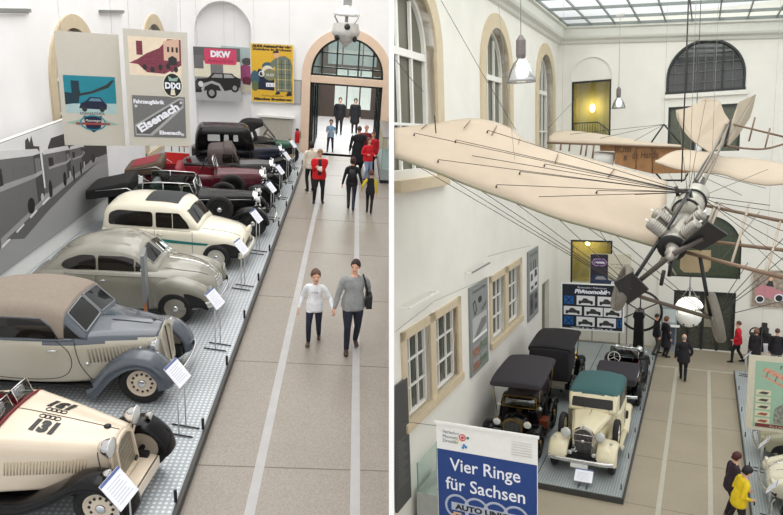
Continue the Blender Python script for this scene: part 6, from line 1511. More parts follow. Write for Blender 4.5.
b = board('poster', 'narrow dark poster at the right end of the back wall', 'poster', 1.2, 3.0, (3.12, 29.24, .6), 'S', mat('night_violet', (38, 34, 48), .5), .03); rct(b, .06, 1.0, 1.1, 2.2, g_(84)); rct(b, .06, .1, 1.1, .9, mat('ink_violet', (40, 30, 48), .5)); hang(b)
mint = mat('mint_poster', (150, 184, 160), .6, var=.03)
b = board('hanging_poster', 'mint green hanging poster of biplanes over the right platform', 'poster', 2.6, 2.0, (1.20, 18.4, 1.22), 'S', mat('buff_poster', (206, 200, 180), .5), .03, yaw=.02)
rct(b, .16, .08, 2.6, 1.86, mint); words(b, 'Flugpost', 1.1, 1.68, .14, g_(70), wid=.8)
sal = mat('salmon_print', (206, 150, 128), .5, var=.2, scale=16)
shape(b, [(.30, 1.62), (.42, 1.70), (1.6, 1.16), (1.55, 1.02)], sal); shape(b, [(.26, 1.50), (.36, 1.50), (1.5, .92), (1.4, .86)], sal); shape(b, [(.9, 1.15), (1.4, 1.35), (1.5, 1.3), (1.0, 1.05)], mat('rust_print', (150, 80, 66), .5))
for q in range(5): MBq = shape(b, [(.4 + .2 * q, 1.45 - .1 * q), (.42 + .2 * q, 1.45 - .1 * q), (.46 + .2 * q, 1.6 - .1 * q), (.44 + .2 * q, 1.6 - .1 * q)], g_(90))
for q in range(5):
    rct(b, .20, .20 + q * .19, .54, .34 + q * .19, mat('pale_print', (210, 206, 176), .5)); shape(b, [(.24, .24 + q * .19), (.34, .30 + q * .19), (.50, .29 + q * .19), (.44, .22 + q * .19)], g_(70) if q > 1 else mat('rust_print', (150, 80, 66), .5))
rct(b, .22, .10, 2.6, .19, mat('maroon_band', (120, 44, 48), .5)); words(b, 'FLUGZEUG', .9, .115, .07, mat('pale_print', (210, 206, 176), .5), wid=.7)
shape(b, [(.62, .22), (.64, .62), (.9, .86), (1.3, .96), (1.8, .9), (2.4, 1.0), (2.4, .22)], mat('map_grey_print', (132, 134, 124), .5, var=.5, scale=14))
for q in range(6): words(b, 'R', .1, .1, .001, g_(90)) if False else None
rct(b, .80, 1.02, 1.05, 1.035, g_(120)); rct(b, .80, .96, 1.1, .975, g_(120)); rct(b, .80, .90, 1.0, .915, g_(120))
hang(b, 10.4)
pg = mat('slate_info_panel', (136, 140, 138), .5, var=.03)
for nm, y0, y1, z0, z1, lb in (('a', 16.95, 18.6, 2.24, 4.86, 'grey picture panel on the wall between the two lower windows'), ('b', 23.65, 25.3, 2.15, 4.84, 'grey picture panel on the wall beyond the second lower window')):
    b = board('picture_board', lb, 'panel', y1 - y0, z1 - z0, (-5.80, y0, z0), 'E', pg, .05, 'grey picture panels on the left wall')
    w, h = y1 - y0, z1 - z0
    words(b, 'Motoren und Wagen', w / 2, h - .22, .13, g_(44), wid=1.2)
    if nm == 'a':
        shape(b, [(.2, h - .5), (.42, h - .42), (.6, h - .75), (.38, h - .9)], g_(60)); shape(b, [(.28, h - .52), (.4, h - .5), (.5, h - .75), (.38, h - .8)], pg); shape(b, round_poly([(.7, h - .42), (1.0, h - .4), (1.05, h - .58), (.74, h - .6)], .08), g_(50)); words(b, 'Diamant', 1.25, h - .82, .16, g_(50), ang=.4, wid=.5, shear=.2)
        rct(b, .16, .98, 1.5, 1.68, g_(178)); shape(b, [(.2, 1.02), (.6, 1.3), (1.0, 1.52), (1.46, 1.5), (1.46, 1.3), (.8, 1.1)], g_(120)); rct(b, .16, 1.0, 1.5, 1.08, M['white'])
        for q, (u, v) in enumerate(((.14, .54), (.84, .58), (.14, .12), (.84, .14))): rct(b, u, v, u + .64, v + .36, mat('brick_photo_%d' % (q % 2), ((150, 112, 96), (112, 124, 108))[q % 2], .5, var=.4, scale=9)); rct(b, u, v + .24, u + .64, v + .36, g_(150))
    else:
        for q in (.35, .8, 1.1): shape(b, [(q, h - .85), (q + .12, h - .85), (q + .1, h - .45), (q + .02, h - .45)], g_(60))
        rct(b, .25, 1.1, 1.5, 1.9, g_(214)); shape(b, [(.35, 1.5), (.7, 1.5), (.66, 1.78), (.4, 1.78)], g_(60)); shape(b, [(.95, 1.55), (1.4, 1.6), (1.3, 1.85), (1.0, 1.85)], g_(60)); shape(b, [(.4, 1.16), (.8, 1.16), (.8, 1.3), (.4, 1.3)], g_(60)); shape(b, [(1.0, 1.2), (1.4, 1.2), (1.4, 1.34), (1.0, 1.34)], g_(60))
        rct(b, .2, .2, .8, 1.0, g_(84)); rct(b, .9, .25, 1.5, 1.0, g_(110)); disc(b, 1.2, .8, .2, .12, g_(40)); disc(b, 1.2, .4, .2, .12, g_(50)); disc(b, .5, .6, .12, .2, g_(30))
    hang(b)
b = board('information_board', 'tall charcoal board of text at the near end of the left wall', 'panel', .75, 2.85, (-5.79, 11.80, .9), 'E', mat('charcoal_board', (74, 74, 74), .55), .05, yaw=0)
for q in range(16): rct(b, .12, .5 + q * .07, .62 - .1 * (q % 3), .515 + q * .07, g_(112))
o = hang(b)
o.data.transform(o.matrix_world); o.matrix_world = Matrix(); trim_at_divider(o, .03)
for y0, y1, z, lb in ((12.45, 14.2, 5.35, 'slim tube light above the first lower window'), (16.7, 18.35, 5.35, 'slim tube light above the panel between the lower windows')):
    r = thing('tube_light', lb, 'lamp', (-5.86, y0, z), 0, 'tube lights above the lower windows')
    MB().box((.004, 0, -.02), (.22, .03, .02)).build('bracket', M['white'], r); MB().box((.004, y1 - y0 - .03, -.02), (.22, y1 - y0, .02)).build('bracket', M['white'], r)
    MB().box((.19, 0, -.015), (.23, y1 - y0, .025)).build('housing', mat('tube_housing_grey', (128, 130, 126), .5) if y0 > 15 else M['white'], r)
# ---- glass case with a small machine behind the blue banner
r = thing('glass_case', 'small glass case with a brass machine beside the exhibition banner', 'display case', (-5.28, 13.2, 0))
MB().box((-.45, -.5, 0), (.5, .75, .95)).build('plinth', mat('plinth_grey', (176, 180, 176), .6), r)
MB().box((-.42, -.47, .95), (.47, .72, 1.65)).build('glass_box', M['glass'], r)
for x, y in ((-.43, -.48), (.46, -.48), (-.43, .71), (.46, .71)): MB().box((x, y, .95), (x + .02, y + .02, 1.66)).build('corner_post', mat('green_glass_edge', (120, 160, 146), .2), r)
r = thing('model_engine', 'small brass model engine on a wooden base inside the glass case', 'model', (-5.13, 13.2, .953))
MB().box((-.18, -.25, 0), (.2, .25, .05)).build('base', mat('oak_base', (170, 126, 80), .5), r); MB().lathe([(.1, .05), (.1, .25), (.05, .28), (.05, .48), (.08, .5), (0, .52)], n=16).build('cylinder', M['brass'], r); MB().tube([(.02 + .12 * math.cos(t), .14, .2 + .12 * math.sin(t)) for t in [2 * PI * i / 16 for i in range(16)]], .015, 6, 0, closed=True).build('flywheel', M['black'], r)

# ---- machine with a spoked flywheel, kiosk, table
r = thing('flywheel_engine', 'black pillar engine with a large six-spoked flywheel by the back wall', 'machine', (-2.12, 26.9, .153))
mb = MB(); c = Vector((0, 0, 1.95))
mb.tube([c + Vector((.80 * math.cos(t), 0, .80 * math.sin(t))) for t in [2 * PI * i / 40 for i in range(40)]], .05, 8, 0, closed=True)
for k_ in range(6): t = PI / 3 * k_ + .5; mb.tube([c, c + Vector((.78 * math.cos(t), 0, .78 * math.sin(t)))], .025, 6)
mb.lathe([(.0, -.08), (.13, -.08), (.13, .08), (0, .08)], c, (0, 1, 0), 14); mb.build('flywheel', M['black'], r)
MB().prism([(-.32, 0), (.32, 0), (.2, .3), (.16, 1.75), (.22, 1.85), (.16, 2.05), (-.16, 2.05), (-.22, 1.85), (-.16, 1.75), (-.2, .3)], -.62, -.2, lambda u, v, n: (u, n, v)).build('column', M['black'], r)
MB().tube([(0, -.45, 1.95), (0, .08, 1.95)], .05, 10).build('shaft', M['steel'], r); MB().lathe([(0, -.1), (.12, -.08), (.12, .1), (.05, .2), (0, .2)], (0, -.4, 1.95), (0, 1, 0), 14).build('crank_housing', M['black'], r)
r = thing('information_kiosk', 'grey kiosk with leaflets beside the back door', 'kiosk', (-1.12, 28.85, 0))
MB().box((-.3, -.12, 0), (.3, .12, 1.9)).build('housing', mat('kiosk_grey', (146, 154, 158), .5), r); MB().box((-.24, -.14, 1.25), (.24, -.12, 1.8)).build('screen_panel', mat('kiosk_pale', (196, 206, 206), .4), r); MB().box((-.24, -.15, .3), (.24, -.12, 1.1)).build('leaflet_rack', mat('leaflet_blue', (84, 96, 116), .5), r); MB().box((.0, -.42, 1.12), (.42, -.1, 1.15)).build('shelf', M['white'], r)
r = thing('exhibit_table', 'pale table with a small dark machine against the back wall', 'table', (2.35, 28.1, 0))
MB().box((-.6, -.4, .84), (1.6, .4, .9)).build('tabletop', M['white'], r)
for x, y in ((-.55, -.35), (1.5, -.35), (-.55, .35), (1.5, .35)): MB().box((x, y, 0), (x + .05, y + .05, .84)).build('leg', M['steel'], r)
MB().box((-.5, -.41, .62), (.5, -.40, .84)).build('label_strip', M['paper'], r)
r = thing('table_engine', 'small dark engine standing on the pale table', 'machine', (2.2, 28.1, .902))
MB().box((-.35, -.2, 0), (.35, .2, .3)).build('base', M['under'], r); MB().lathe([(.16, .3), (.16, .55), (.1, .6), (.1, .75), (0, .77)], (.1, 0, 0), n=14).build('cylinder', M['under'], r); MB().tube([(-.2 + .2 * math.cos(t), -.22, .4 + .2 * math.sin(t)) for t in [2 * PI * i / 18 for i in range(18)]], .025, 6, 0, closed=True).build('flywheel', M['under'], r)

# ---- lamps
def pendant(label, x, y, zb, d, zc):
    r = thing('pendant_lamp', label, 'lamp', (x, y, zb), 0, 'bell-shaped hall pendants'); k = d / .57
    MB().lathe([(.285 * k, 0), (.27 * k, .06 * k), (.22 * k, .22 * k), (.15 * k, .36 * k), (.09 * k, .42 * k), (.08 * k, .44 * k)], n=28).build('lamp_shade', glass_mat('ribbed_shade_glass', (226, 228, 226), .45) if 'ribbed_shade_glass' not in MATS else MATS['ribbed_shade_glass'], r, solid=.004)
    MB().lathe([(.285 * k, -.012), (.292 * k, 0), (.285 * k, .02)], n=28).build('shade_rim', M['steel'], r)
    MB().sphere((0, 0, .2 * k), .11 * k, 14, sc=(1, 1, 1.5)).build('bulb', mat('glowing_bulb', (255, 250, 240), .5, var=0, emit=4.0), r)
    MB().lathe([(.05 * k, .42 * k), (.085 * k, .46 * k), (.095 * k, .5 * k), (.095 * k, .78 * k), (.07 * k, .82 * k), (.03 * k, .88 * k), (0, .88 * k)], n=16, smooth=False).build('ballast_can', mat('can_grey', (112, 106, 104), .5, .3), r)
    MB().tube([(0, 0, .86 * k), (0, 0, zc - zb)], .008, 6).build('cord', M['lightwire'], r)
    if zc > 12.9: MB().lathe([(.0, 0), (.12, .0), (.16, .12), (.13, .2), (0, .2)], (0, 0, zc - zb - .22), n=16).build('ceiling_rose', M['white'], r)
    return r
pendant('bell pendant lamp hanging before the tall left windows', -3.32, 13.0, 9.97, .57, 13.55)
pendant('bell pendant lamp hanging before the yellow-lit opening', -2.98, 26.0, 10.00, .50, 13.46)
r = thing('globe_lamp', 'white globe lamp with an open reflector dish hanging over the aisle', 'lamp', (-.27, 21, 3.16))
MB().lathe([(0, 0), (.12, .015), (.25, .09), (.33, .2), (.365, .34), (.365, .44), (.34, .46), (0, .46)], n=28).build('globe', M['white'], r)
MB().lathe([(.365, .62), (.385, .66), (.32, .78), (.2, .88), (.05, .92), (0, .92)], n=28).build('reflector', mat('lit_reflector', (250, 248, 240), .5, var=0, emit=.7), r)
for a in range(4): MB().tube([(.35 * math.cos(a * PI / 2 + .5), .35 * math.sin(a * PI / 2 + .5), .44), (.37 * math.cos(a * PI / 2 + .5), .37 * math.sin(a * PI / 2 + .5), .66)], .012, 5).build('bracket', M['steel'], r)
MB().tube([(0, 0, .9), (0, 0, 1.5)], .025, 8).build('stem', M['steel'], r); MB().tube([(0, 0, 1.5), (0, 0, 10.6)], .010, 6).build('cord', M['wire'], r)
for a in (-.33, .33): MB().tube([(0, 0, 1.25), (a, 0, .70)], .010, 5).build('stay', M['steel'], r)
for q in (-.5, .5): MB().lathe([(0, 0), (.03, 0), (.03, .012), (0, .012)], (.27 * math.sin(q), -.27 * math.cos(q), .12), (math.sin(q), -math.cos(q), -.3), 10).build('port', M['black'], r)
for x, y, z, lb in ((-4.62, 30.7, 10.3, 'glowing wall lamp in the upper yellow landing'), (-4.75, 30.6, 4.2, 'glowing wall lamp in the lower yellow landing')):
    r = thing('wall_lamp', lb, 'lamp', (x, y, z), 0, 'landing lamps'); MB().sphere((0, 0, 0), .12, 14, sc=(1, .8, 1.6 if z > 9 else .8)).build('glowing_glass', mat('warm_glow', (255, 226, 150), .5, var=0, emit=5), r); MB().box((-.05, .08, -.05), (.05, .2, .05)).build('wall_mount', M['steel'], r)
    place_lamp('landing_glow', (x, y - .3, z + .1), (R(75), 0, 0), .5, .5, 6, (1, .86, .5), 'R')
r = thing('stair_railing', 'black iron railing with upright bars in the upper yellow landing', 'railing', (-4.45, 29.85, 8.70))
mb = MB(); mb.tube([(-.82, 0, .95), (.2, 0, .95), (.8, 0, .45)], .025, 6); mb.build('handrail', M['black'], r)
mb = MB()
for q in range(15): x = -.80 + q * .11; mb.tube([(x, 0, 0), (x, 0, .95 if x < .2 else .95 - (x - .2) * .83)], .010, 5)
mb.build('balusters', M['black'], r); mb = MB().box((-.84, -.03, 0), (.82, .03, .04)); mb.build('rail_foot', M['black'], r)
HALL = 'R'
fab = mat('cream_doped_fabric', (184, 169, 150), .8, 0, .03, 3)
cane = mat('bamboo_spar', (122, 98, 78), .5, 0, .1, 8)
ply = mat('varnished_plywood', (150, 108, 66), .45, 0, .18, 5)
spark = mat('dull_aluminium', (150, 146, 138), .4, .5)
V3 = Vector
def surf(parent, name, le, te, m, camber=.07, n=8, thick=.03, k=5):
    """fabric surface between a leading and a trailing edge"""
    A = [V3(p) for p in catmull(le, k)]; B_2 = [V3(p) for p in catmull(te, k)]; N = min(len(A), len(B_2)); rows = []
    A = [A[round(i * (len(A) - 1) / (N - 1))] for i in range(N)]; B_2 = [B_2[round(i * (len(B_2) - 1) / (N - 1))] for i in range(N)]
    nn = (A[-1] - A[0]).cross(B_2[N // 2] - A[N // 2]).normalized()
    if nn.z < 0: nn = -nn
    for a, c in zip(A, B_2): rows.append([a.lerp(c, t / n) + nn * camber * math.sin(PI * (t / n) ** .8) for t in range(n + 1)])
    mb = MB().grid(rows); o = mb.build(name, m, parent, solid=thick)
    return o, A, B_2, nn
# ---- the low monoplane hanging in front
r = thing('monoplane', 'cream fabric monoplane with bare engine and paddle propeller hanging nose down over the aisle', 'aeroplane', (-0.425, 11.000, 7.172))
base = V3(r.location)
root_ = r
r.location = (0, 0, 0)
LE = [(-5.205, 11.050, 8.630), (-4.504, 11.050, 8.384), (-3.765, 11.100, 8.082), (-2.969, 11.100, 7.796), (-2.214, 11.100, 7.515), (-1.375, 11.150, 7.277), (-0.607, 11.200, 7.042)]
TE = [(-5.489, 11.700, 9.165), (-5.068, 12.500, 9.238), (-4.287, 12.900, 9.316), (-3.679, 13.100, 9.150), (-3.094, 13.200, 8.748), (-1.785, 13.250, 8.353), (-0.616, 13.300, 7.967)]
w, A, B_2, nn = surf(r, 'wing', LE, TE, fab, .10, 10, .035)
MB().tube([p - nn * .02 for p in A], .03, 8).build('leading_spar', mat('grey_green_spar', (140, 134, 112), .5), w)
for i in (5, 10, 14, 18, 22, 26): 
    mb = MB(); a, c = A[max(0, i - 4)], B_2[i]; mb.tube([a.lerp(c, t) + nn * (.10 * math.sin(PI * t ** .8) + .035) for t in (.70, .80, .90)], .011, 5); mb.build('wing_batten', cane, w)
for i, t in ((3, .6), (8, .5), (12, .75), (16, .3), (20, .6), (24, .4), (6, .12), (13, .06)):
    p = A[i].lerp(B_2[i], t) + nn * (.10 * math.sin(PI * t ** .8)); MB().lathe([(0, 0), (.016, 0), (.016, .03), (.008, .05), (0, .05)], p, nn, 8).build('wire_fitting', M['wire'], w)
kp = V3((-0.218, 11.600, 7.879)); eng = V3((-0.431, 10.900, 7.044))
post = V3((-4.725, 11.950, 9.027)); MB().tube([post, V3((-4.747, 11.950, 9.370))], .012, 6).build('wing_post', M['black'], w)
mb = MB()
for i, t in ((3, .6), (8, .5), (12, .75), (16, .3), (20, .6), (24, .4), (6, .12), (13, .06), (10, .3), (18, .1), (27, .5)):
    p = A[i].lerp(B_2[i], t) + nn * (.10 * math.sin(PI * t ** .8) + .06); mb.tube([p, kp], .006, 4)
mb.build('bracing_wires', M['wire'], r)
gear = V3((-0.828, 10.800, 6.274)); mb = MB()
for i in (3, 7, 11, 15, 20, 24): mb.tube([A[i] - nn * .03, gear], .006, 4)
for i in (9, 18): mb.tube([A[i].lerp(B_2[i], .7) - nn * .03, V3((0.189, 11.300, 5.885))], .006, 4)
mb.build('lower_wires', M['wire'], r)
# bare right wing: spars and ribs without cloth
for a, c in (((-0.220, 11.100, 6.972), (1.079, 10.400, 6.755)), ((-0.030, 12.000, 7.044), (1.160, 11.400, 7.002)), ((0.026, 13.000, 7.544), (1.237, 12.400, 7.327))): MB().tube([a, c], .030, 8).build('bare_spar', cane, r)
for pts in (((0.708, 12.750, 7.585), (0.566, 11.850, 7.193), (0.410, 10.950, 6.817)), ((1.173, 12.500, 7.357), (1.012, 11.550, 7.037), (0.849, 10.600, 6.779)), ((0.280, 12.900, 7.589), (0.156, 12.200, 7.345), (0.090, 11.900, 7.060)), ((0.216, 12.900, 7.607), (0.095, 12.200, 7.361), (0.014, 11.900, 7.092))): MB().tube(pts, .020, 6).build('bare_rib', mat('pale_rib', (166, 152, 134), .5), r)
mb = MB()
for a, c in (((-0.057, 12.000, 7.783), (1.105, 11.000, 7.328)), ((-0.055, 12.000, 7.750), (1.116, 11.000, 7.121)), ((-0.026, 12.000, 7.766), (1.128, 11.000, 6.883)), ((0.178, 12.500, 7.641), (1.190, 12.000, 7.507)), ((0.567, 11.900, 7.203), (1.097, 10.600, 6.761)), ((0.869, 12.600, 7.479), (0.261, 11.000, 6.848)), ((0.189, 11.300, 5.885), (1.123, 11.000, 6.987)), ((0.189, 11.300, 5.885), (1.158, 11.500, 7.219)), ((0.189, 11.300, 5.885), (0.925, 10.600, 6.753)), ((0.189, 11.300, 5.885), (1.158, 11.000, 6.311)), ((0.189, 11.300, 5.885), (0.637, 11.000, 6.863)), ((-0.133, 12.000, 7.800), (0.995, 12.400, 7.599))): mb.tube([a, c], .006, 4)
mb.build('bracing_wires', M['wire'], r)
# tail: boom of canes, fin, rudder and the wide tail plane
for q in (-.08, .08): MB().tube([V3((-0.230, 11.800, 7.651)) + V3((q, 0, 0)), V3((0.122, 14.500, 8.304)) + V3((q * .7, 0, 0)), V3((0.446, 17.300, 9.094)) + V3((q * .3, 0, 0))], .028, 8).build('tail_boom', mat('grey_cane', (128, 118, 106), .5), r)
MB().tube([(-0.323, 11.900, 7.642), (-0.035, 14.200, 8.220), (0.327, 16.800, 8.731)], .022, 6).build('tail_boom', M['black'], r)
def plate3(name, pts, m, thick=.03, sub=0):
    mb = MB(); P = [V3(p) for p in pts]; nrm = V3((0, 0, 0))
    for i in range(1, len(P) - 1): nrm += (P[i] - P[0]).cross(P[i + 1] - P[0])
    nrm.normalize(); f = [mb.bm.verts.new(p + nrm * thick / 2) for p in P]; b_ = [mb.bm.verts.new(p - nrm * thick / 2) for p in P]
    mb._f(f); mb._f(b_[::-1]); n = len(P)
    for i in range(n): mb._f((f[i], f[(i + 1) % n], b_[(i + 1) % n], b_[i]))
    return mb.build(name, m, root_)
fin = catmull([(-0.669, 17.200, 9.430), (-0.370, 17.300, 9.485), (-0.025, 17.400, 9.687)], 4) + [(0.271, 17.400, 9.576)] + catmull([(0.271, 17.400, 9.576), (0.354, 17.300, 9.327), (0.484, 17.200, 9.112)], 4)[1:] + [(0.351, 16.700, 8.574), (0.112, 16.500, 8.407)] + catmull([(0.112, 16.500, 8.407), (-0.336, 16.800, 8.759), (-0.615, 17.100, 9.191), (-0.669, 17.200, 9.430)], 4)[1:-1]
o = plate3('tail_fin', fin, fab); MB().bar((0.119, 17.350, 9.480), (0.044, 17.250, 9.229), .03, .03).build('fin_slot', M['black'], o)
plate3('rudder', [(0.664, 17.600, 9.560), (1.029, 18.200, 9.742), (0.984, 18.100, 9.460), (0.919, 18.000, 9.196), (0.669, 17.400, 8.787), (0.436, 16.800, 8.525), (0.488, 17.100, 8.952)], mat('rudder_cloth', (176, 164, 144), .8, 0, .03, 3))
MB().tube([(0.501, 17.150, 9.155), (0.392, 16.700, 8.550)], .025, 6).build('rudder_post', M['black'], r)
surf(r, 'tail_plane', [(-0.935, 14.600, 8.301), (-0.417, 14.500, 8.139), (0.291, 14.500, 8.045), (0.629, 14.500, 7.922), (1.077, 14.500, 7.818), (1.408, 14.500, 7.843)], [(-0.932, 14.700, 8.308), (-0.561, 15.600, 8.509), (0.087, 15.700, 8.443), (0.358, 15.700, 8.349), (0.884, 15.700, 8.292), (1.503, 15.700, 8.172)], fab, .03, 5, .03)
for a, c in (((0.548, 17.200, 9.041), (1.598, 17.000, 8.700)), ): MB().tube([a, c], .022, 6).build('tail_outrigger', cane, r)
MB().tube(catmull([(0.394, 16.800, 8.572), (0.798, 16.800, 8.490), (1.190, 16.800, 8.465), (1.586, 16.800, 8.570)], 4), .022, 6).build('tail_outrigger', cane, r)
for a, c in (((0.975, 17.000, 9.169), (0.875, 16.900, 8.642)), ((1.280, 17.000, 8.911), (1.190, 16.800, 8.476))): MB().tube([a, c], .018, 6).build('outrigger_strut', cane, r)
mb = MB()
for a, c in (((-0.235, 11.800, 7.799), (-0.035, 17.400, 9.653)), ((-0.205, 11.800, 7.799), (0.666, 17.600, 9.526)), ((-0.175, 11.800, 7.799), (1.019, 18.200, 9.743)), ((-0.235, 11.800, 7.799), (-0.624, 17.200, 9.381)), ((-0.172, 11.800, 7.733), (1.134, 15.000, 8.085)), ((-0.279, 11.800, 7.766), (-0.857, 14.900, 8.321)), ((-0.078, 13.600, 8.055), (0.607, 13.000, 7.721)), ((0.005, 14.000, 8.092), (1.073, 14.400, 7.748))): mb.tube([a, c], .005, 4)
mb.build('control_wires', M['wire'], r)
# engine: drum crankcase, four cylinders in a V, tank behind, black struts
def drum(name, p, q, rad, m, prof=None, n=20):
    p, q = V3(p), V3(q); L_ = (q - p).length
    return MB().lathe(prof(rad, L_) if prof else [(0, 0), (rad * .8, 0), (rad, L_ * .1), (rad, L_ * .9), (rad * .8, L_), (0, L_)], p, q - p, n).build(name, m, root_)
ax0, ax1 = V3((-0.423, 10.700, 7.074)), V3((-0.274, 11.500, 7.401)); adir = (ax1 - ax0).normalized()
drum('crankcase', ax0, ax1, .205, spark, lambda R_, L_: [(0, 0), (R_ * .35, 0), (R_ * .4, .05), (R_ * .95, .06), (R_, .1), (R_, .2), (R_ * .92, .21), (R_ * .92, .4), (R_, .41), (R_, L_ - .1), (R_ * .9, L_), (0, L_)])
drum('crankcase_ring', ax0 + adir * .02, ax0 + adir * .07, .215, M['under'], lambda R_, L_: [(R_ * .55, 0), (R_, .01), (R_, L_), (R_ * .55, L_)])
side = adir.cross(V3((0, 0, 1))).normalized(); upv = side.cross(adir)
for s, t in ((-1, .25), (-1, .62), (1, .25), (1, .62)):
    d = (upv * .72 + side * s * .75).normalized(); c0 = ax0 + adir * t * .9 + d * .15
    ci = MB(); ci.lathe([(.05, 0), (.075, .02), (.08, .06)] + [x for k_ in range(6) for x in ((.098, .08 + .038 * k_), (.098, .10 + .038 * k_), (.090, .103 + .038 * k_))] + [(.096, .31), (.08, .34), (.03, .355), (0, .355)], c0, d, 16); o = ci.build('cylinder', spark, r)
    MB().lathe([(0, .35), (.015, .35), (.015, .41), (0, .41)], c0, d, 8).build('spark_plug', M['white'], o)
    MB().tube([c0 + d * .28 + adir * .08, c0 + d * .2 + adir * .22 + upv * .1, c0 + adir * .26 - d * .05], .025, 8).build('intake_pipe', spark, o)
drum('fuel_tank', (-0.252, 11.600, 7.554), (-0.108, 12.500, 7.797), .22, mat('tank_tin', (176, 172, 160), .35, .4))
for p in (((-0.252, 11.620, 7.552), .03), ((-0.174, 12.000, 7.683), .03)):
    d = (V3((-0.108, 12.500, 7.797)) - V3((-0.252, 11.600, 7.554))).normalized(); drum('tank_strap', p[0], V3(p[0]) + d * .04, .23, M['under'], lambda R_, L_: [(R_ * .9, 0), (R_, 0), (R_, L_), (R_ * .9, L_)])
for pts in (((-0.206, 11.700, 7.905), (-0.420, 11.000, 7.503), (-0.846, 10.700, 6.760), (-1.022, 10.600, 6.451)), ((-0.206, 11.700, 7.905), (-0.113, 11.600, 7.392)), ((-0.215, 12.200, 7.871), (-0.400, 12.000, 7.514)), ((-0.019, 11.000, 6.932), (0.086, 11.200, 6.358), (0.175, 11.300, 5.883)), ((-0.413, 10.900, 6.902), (-0.447, 10.900, 6.614)), ((-0.135, 12.800, 8.006), (0.038, 12.600, 7.667)), ((-0.008, 13.000, 8.029), (-0.206, 12.200, 7.615)), ((-0.427, 12.000, 7.886), (-0.210, 11.900, 7.891)), ((-0.429, 12.000, 7.953), (-0.392, 12.000, 7.785))): MB().tube(pts, .030, 8).build('frame_strut', M['black'], r)
for pts in (((-0.577, 11.200, 7.027), (-0.538, 12.000, 7.444), (-0.452, 12.800, 7.724)), ((0.016, 11.900, 7.042), (0.203, 12.800, 7.509)), ((-0.535, 11.000, 6.961), (-0.648, 10.800, 6.719)), ((-0.468, 10.900, 6.837), (-0.347, 10.900, 6.635))): MB().tube(pts, .016, 6).build('stay_rod', spark, r)
seatp = [(-0.307, 11.600, 6.925), (0.137, 11.600, 6.939), (0.146, 11.500, 6.694), (0.106, 11.500, 6.610), (0.019, 11.500, 6.581), (-0.248, 11.500, 6.577), (-0.310, 11.500, 6.641)]; plate3('seat_panel', seatp, mat('khaki_canvas', (168, 150, 116), .8), .04)
# propeller with square paddles
hub = V3((-0.411, 10.450, 7.021)); pe = [V3((0.012, 10.350, 7.301)), V3((-0.965, 10.300, 6.516))]
MB().tube([pe[1], hub, pe[0]], [.035, .045, .035], 8).build('propeller_shaft', mat('dark_wood_shaft', (74, 66, 60), .5), r)
MB().lathe([(0, -.12), (.05, -.1), (.06, 0), (.1, .03), (.1, .16), (0, .16)], hub, adir, 14).build('propeller_hub', spark, r)
for pts in (((-0.265, 10.400, 7.214), (0.067, 10.150, 7.572), (0.333, 10.400, 7.360), (-0.015, 10.600, 7.087)), ((-1.204, 10.350, 6.587), (-0.923, 10.100, 6.803), (-0.698, 10.300, 6.516), (-1.012, 10.500, 6.216))): plate3('propeller_blade', pts, mat('black_blade', (30, 30, 34), .4), .03)
# landing wheels on an axle
for c, tl in (((-1.127, 10.750, 6.413), .30), ((0.239, 11.300, 5.905), -.22)):
    c = V3(c); e = V3((.97, .22 if tl > 0 else .12, -tl)).normalized(); b = MB(); R_ = .375 if tl > 0 else .41
    b.lathe([(R_ * .84, -.05), (R_ * .95, -.065), (R_, -.03), (R_, .03), (R_ * .95, .065), (R_ * .84, .05), (R_ * .84, -.05)], c, e, 28); o = b.build('landing_wheel', mat('old_grey_tyre', (112, 106, 96), .7), r)
    b = MB().lathe([(0, -.06), (.05, -.06), (.05, .06), (0, .06)], c, e, 10); u = e.cross(V3((0, 0, 1))).normalized(); v = e.cross(u)
    for k_ in range(16): t = 2 * PI * k_ / 16; b.tube([c + e * (.05 if k_ % 2 else -.05), c + (u * math.cos(t) + v * math.sin(t)) * R_ * .86], .005, 4)
    b.build('spokes', M['steel'], o)
MB().tube([(-1.127, 10.750, 6.413), (-0.832, 10.850, 6.263), (0.189, 11.300, 5.885), (0.246, 11.300, 5.905)], .032, 8).build('axle', mat('dark_ash', (84, 74, 62), .5), r)
MB().tube([(-0.520, 10.850, 6.716), (-0.557, 10.850, 6.474)], .03, 8).build('foot_rest', M['black'], r)
for a in (kp, V3((0.122, 14.500, 8.304)), V3((-3.169, 12.000, 8.243))):
    MB().tube([a, V3((a.x + (.0 if a.x > -1 else -.6), a.y + .3, 13.62 - .073 * (a.x + 5.86)))], .0035, 4).build('hanging_wire', M['lightwire'], r)
for c in r.children:                                            # stand the parts about a base under the engine
    c.location = V3(c.location) - base
r.location = base

# ---- the plywood glider behind it
r = thing('glider', 'plywood-bodied glider with cream wing hanging behind the monoplane', 'aeroplane', (-1.416, 20.000, 8.255)); base = V3(r.location); root_ = r; r.location = (0, 0, 0)
surf(r, 'wing', [(-4.180, 19.600, 8.828), (-3.288, 19.600, 8.764), (-2.187, 19.600, 8.692), (-1.139, 19.600, 8.597), (-0.608, 19.600, 8.551)], [(-4.244, 19.900, 8.992), (-4.036, 20.800, 9.171), (-2.930, 21.000, 9.016), (-1.553, 21.000, 8.705), (-0.627, 20.200, 8.560)], fab, .05, 6, .04)
MB().tube([(-4.217, 19.500, 8.801), (-2.444, 19.500, 8.675), (-0.579, 19.500, 8.524)], .03, 8).build('wing_spar', cane, r)
mb = MB(); q = [(-2.344, 19.700, 8.656), (-0.610, 19.700, 8.523), (-0.383, 19.700, 8.447), (-0.363, 19.700, 7.838), (-1.318, 19.700, 7.830), (-1.916, 19.700, 7.996), (-2.335, 19.700, 8.134)]; P = [V3(p) for p in q]
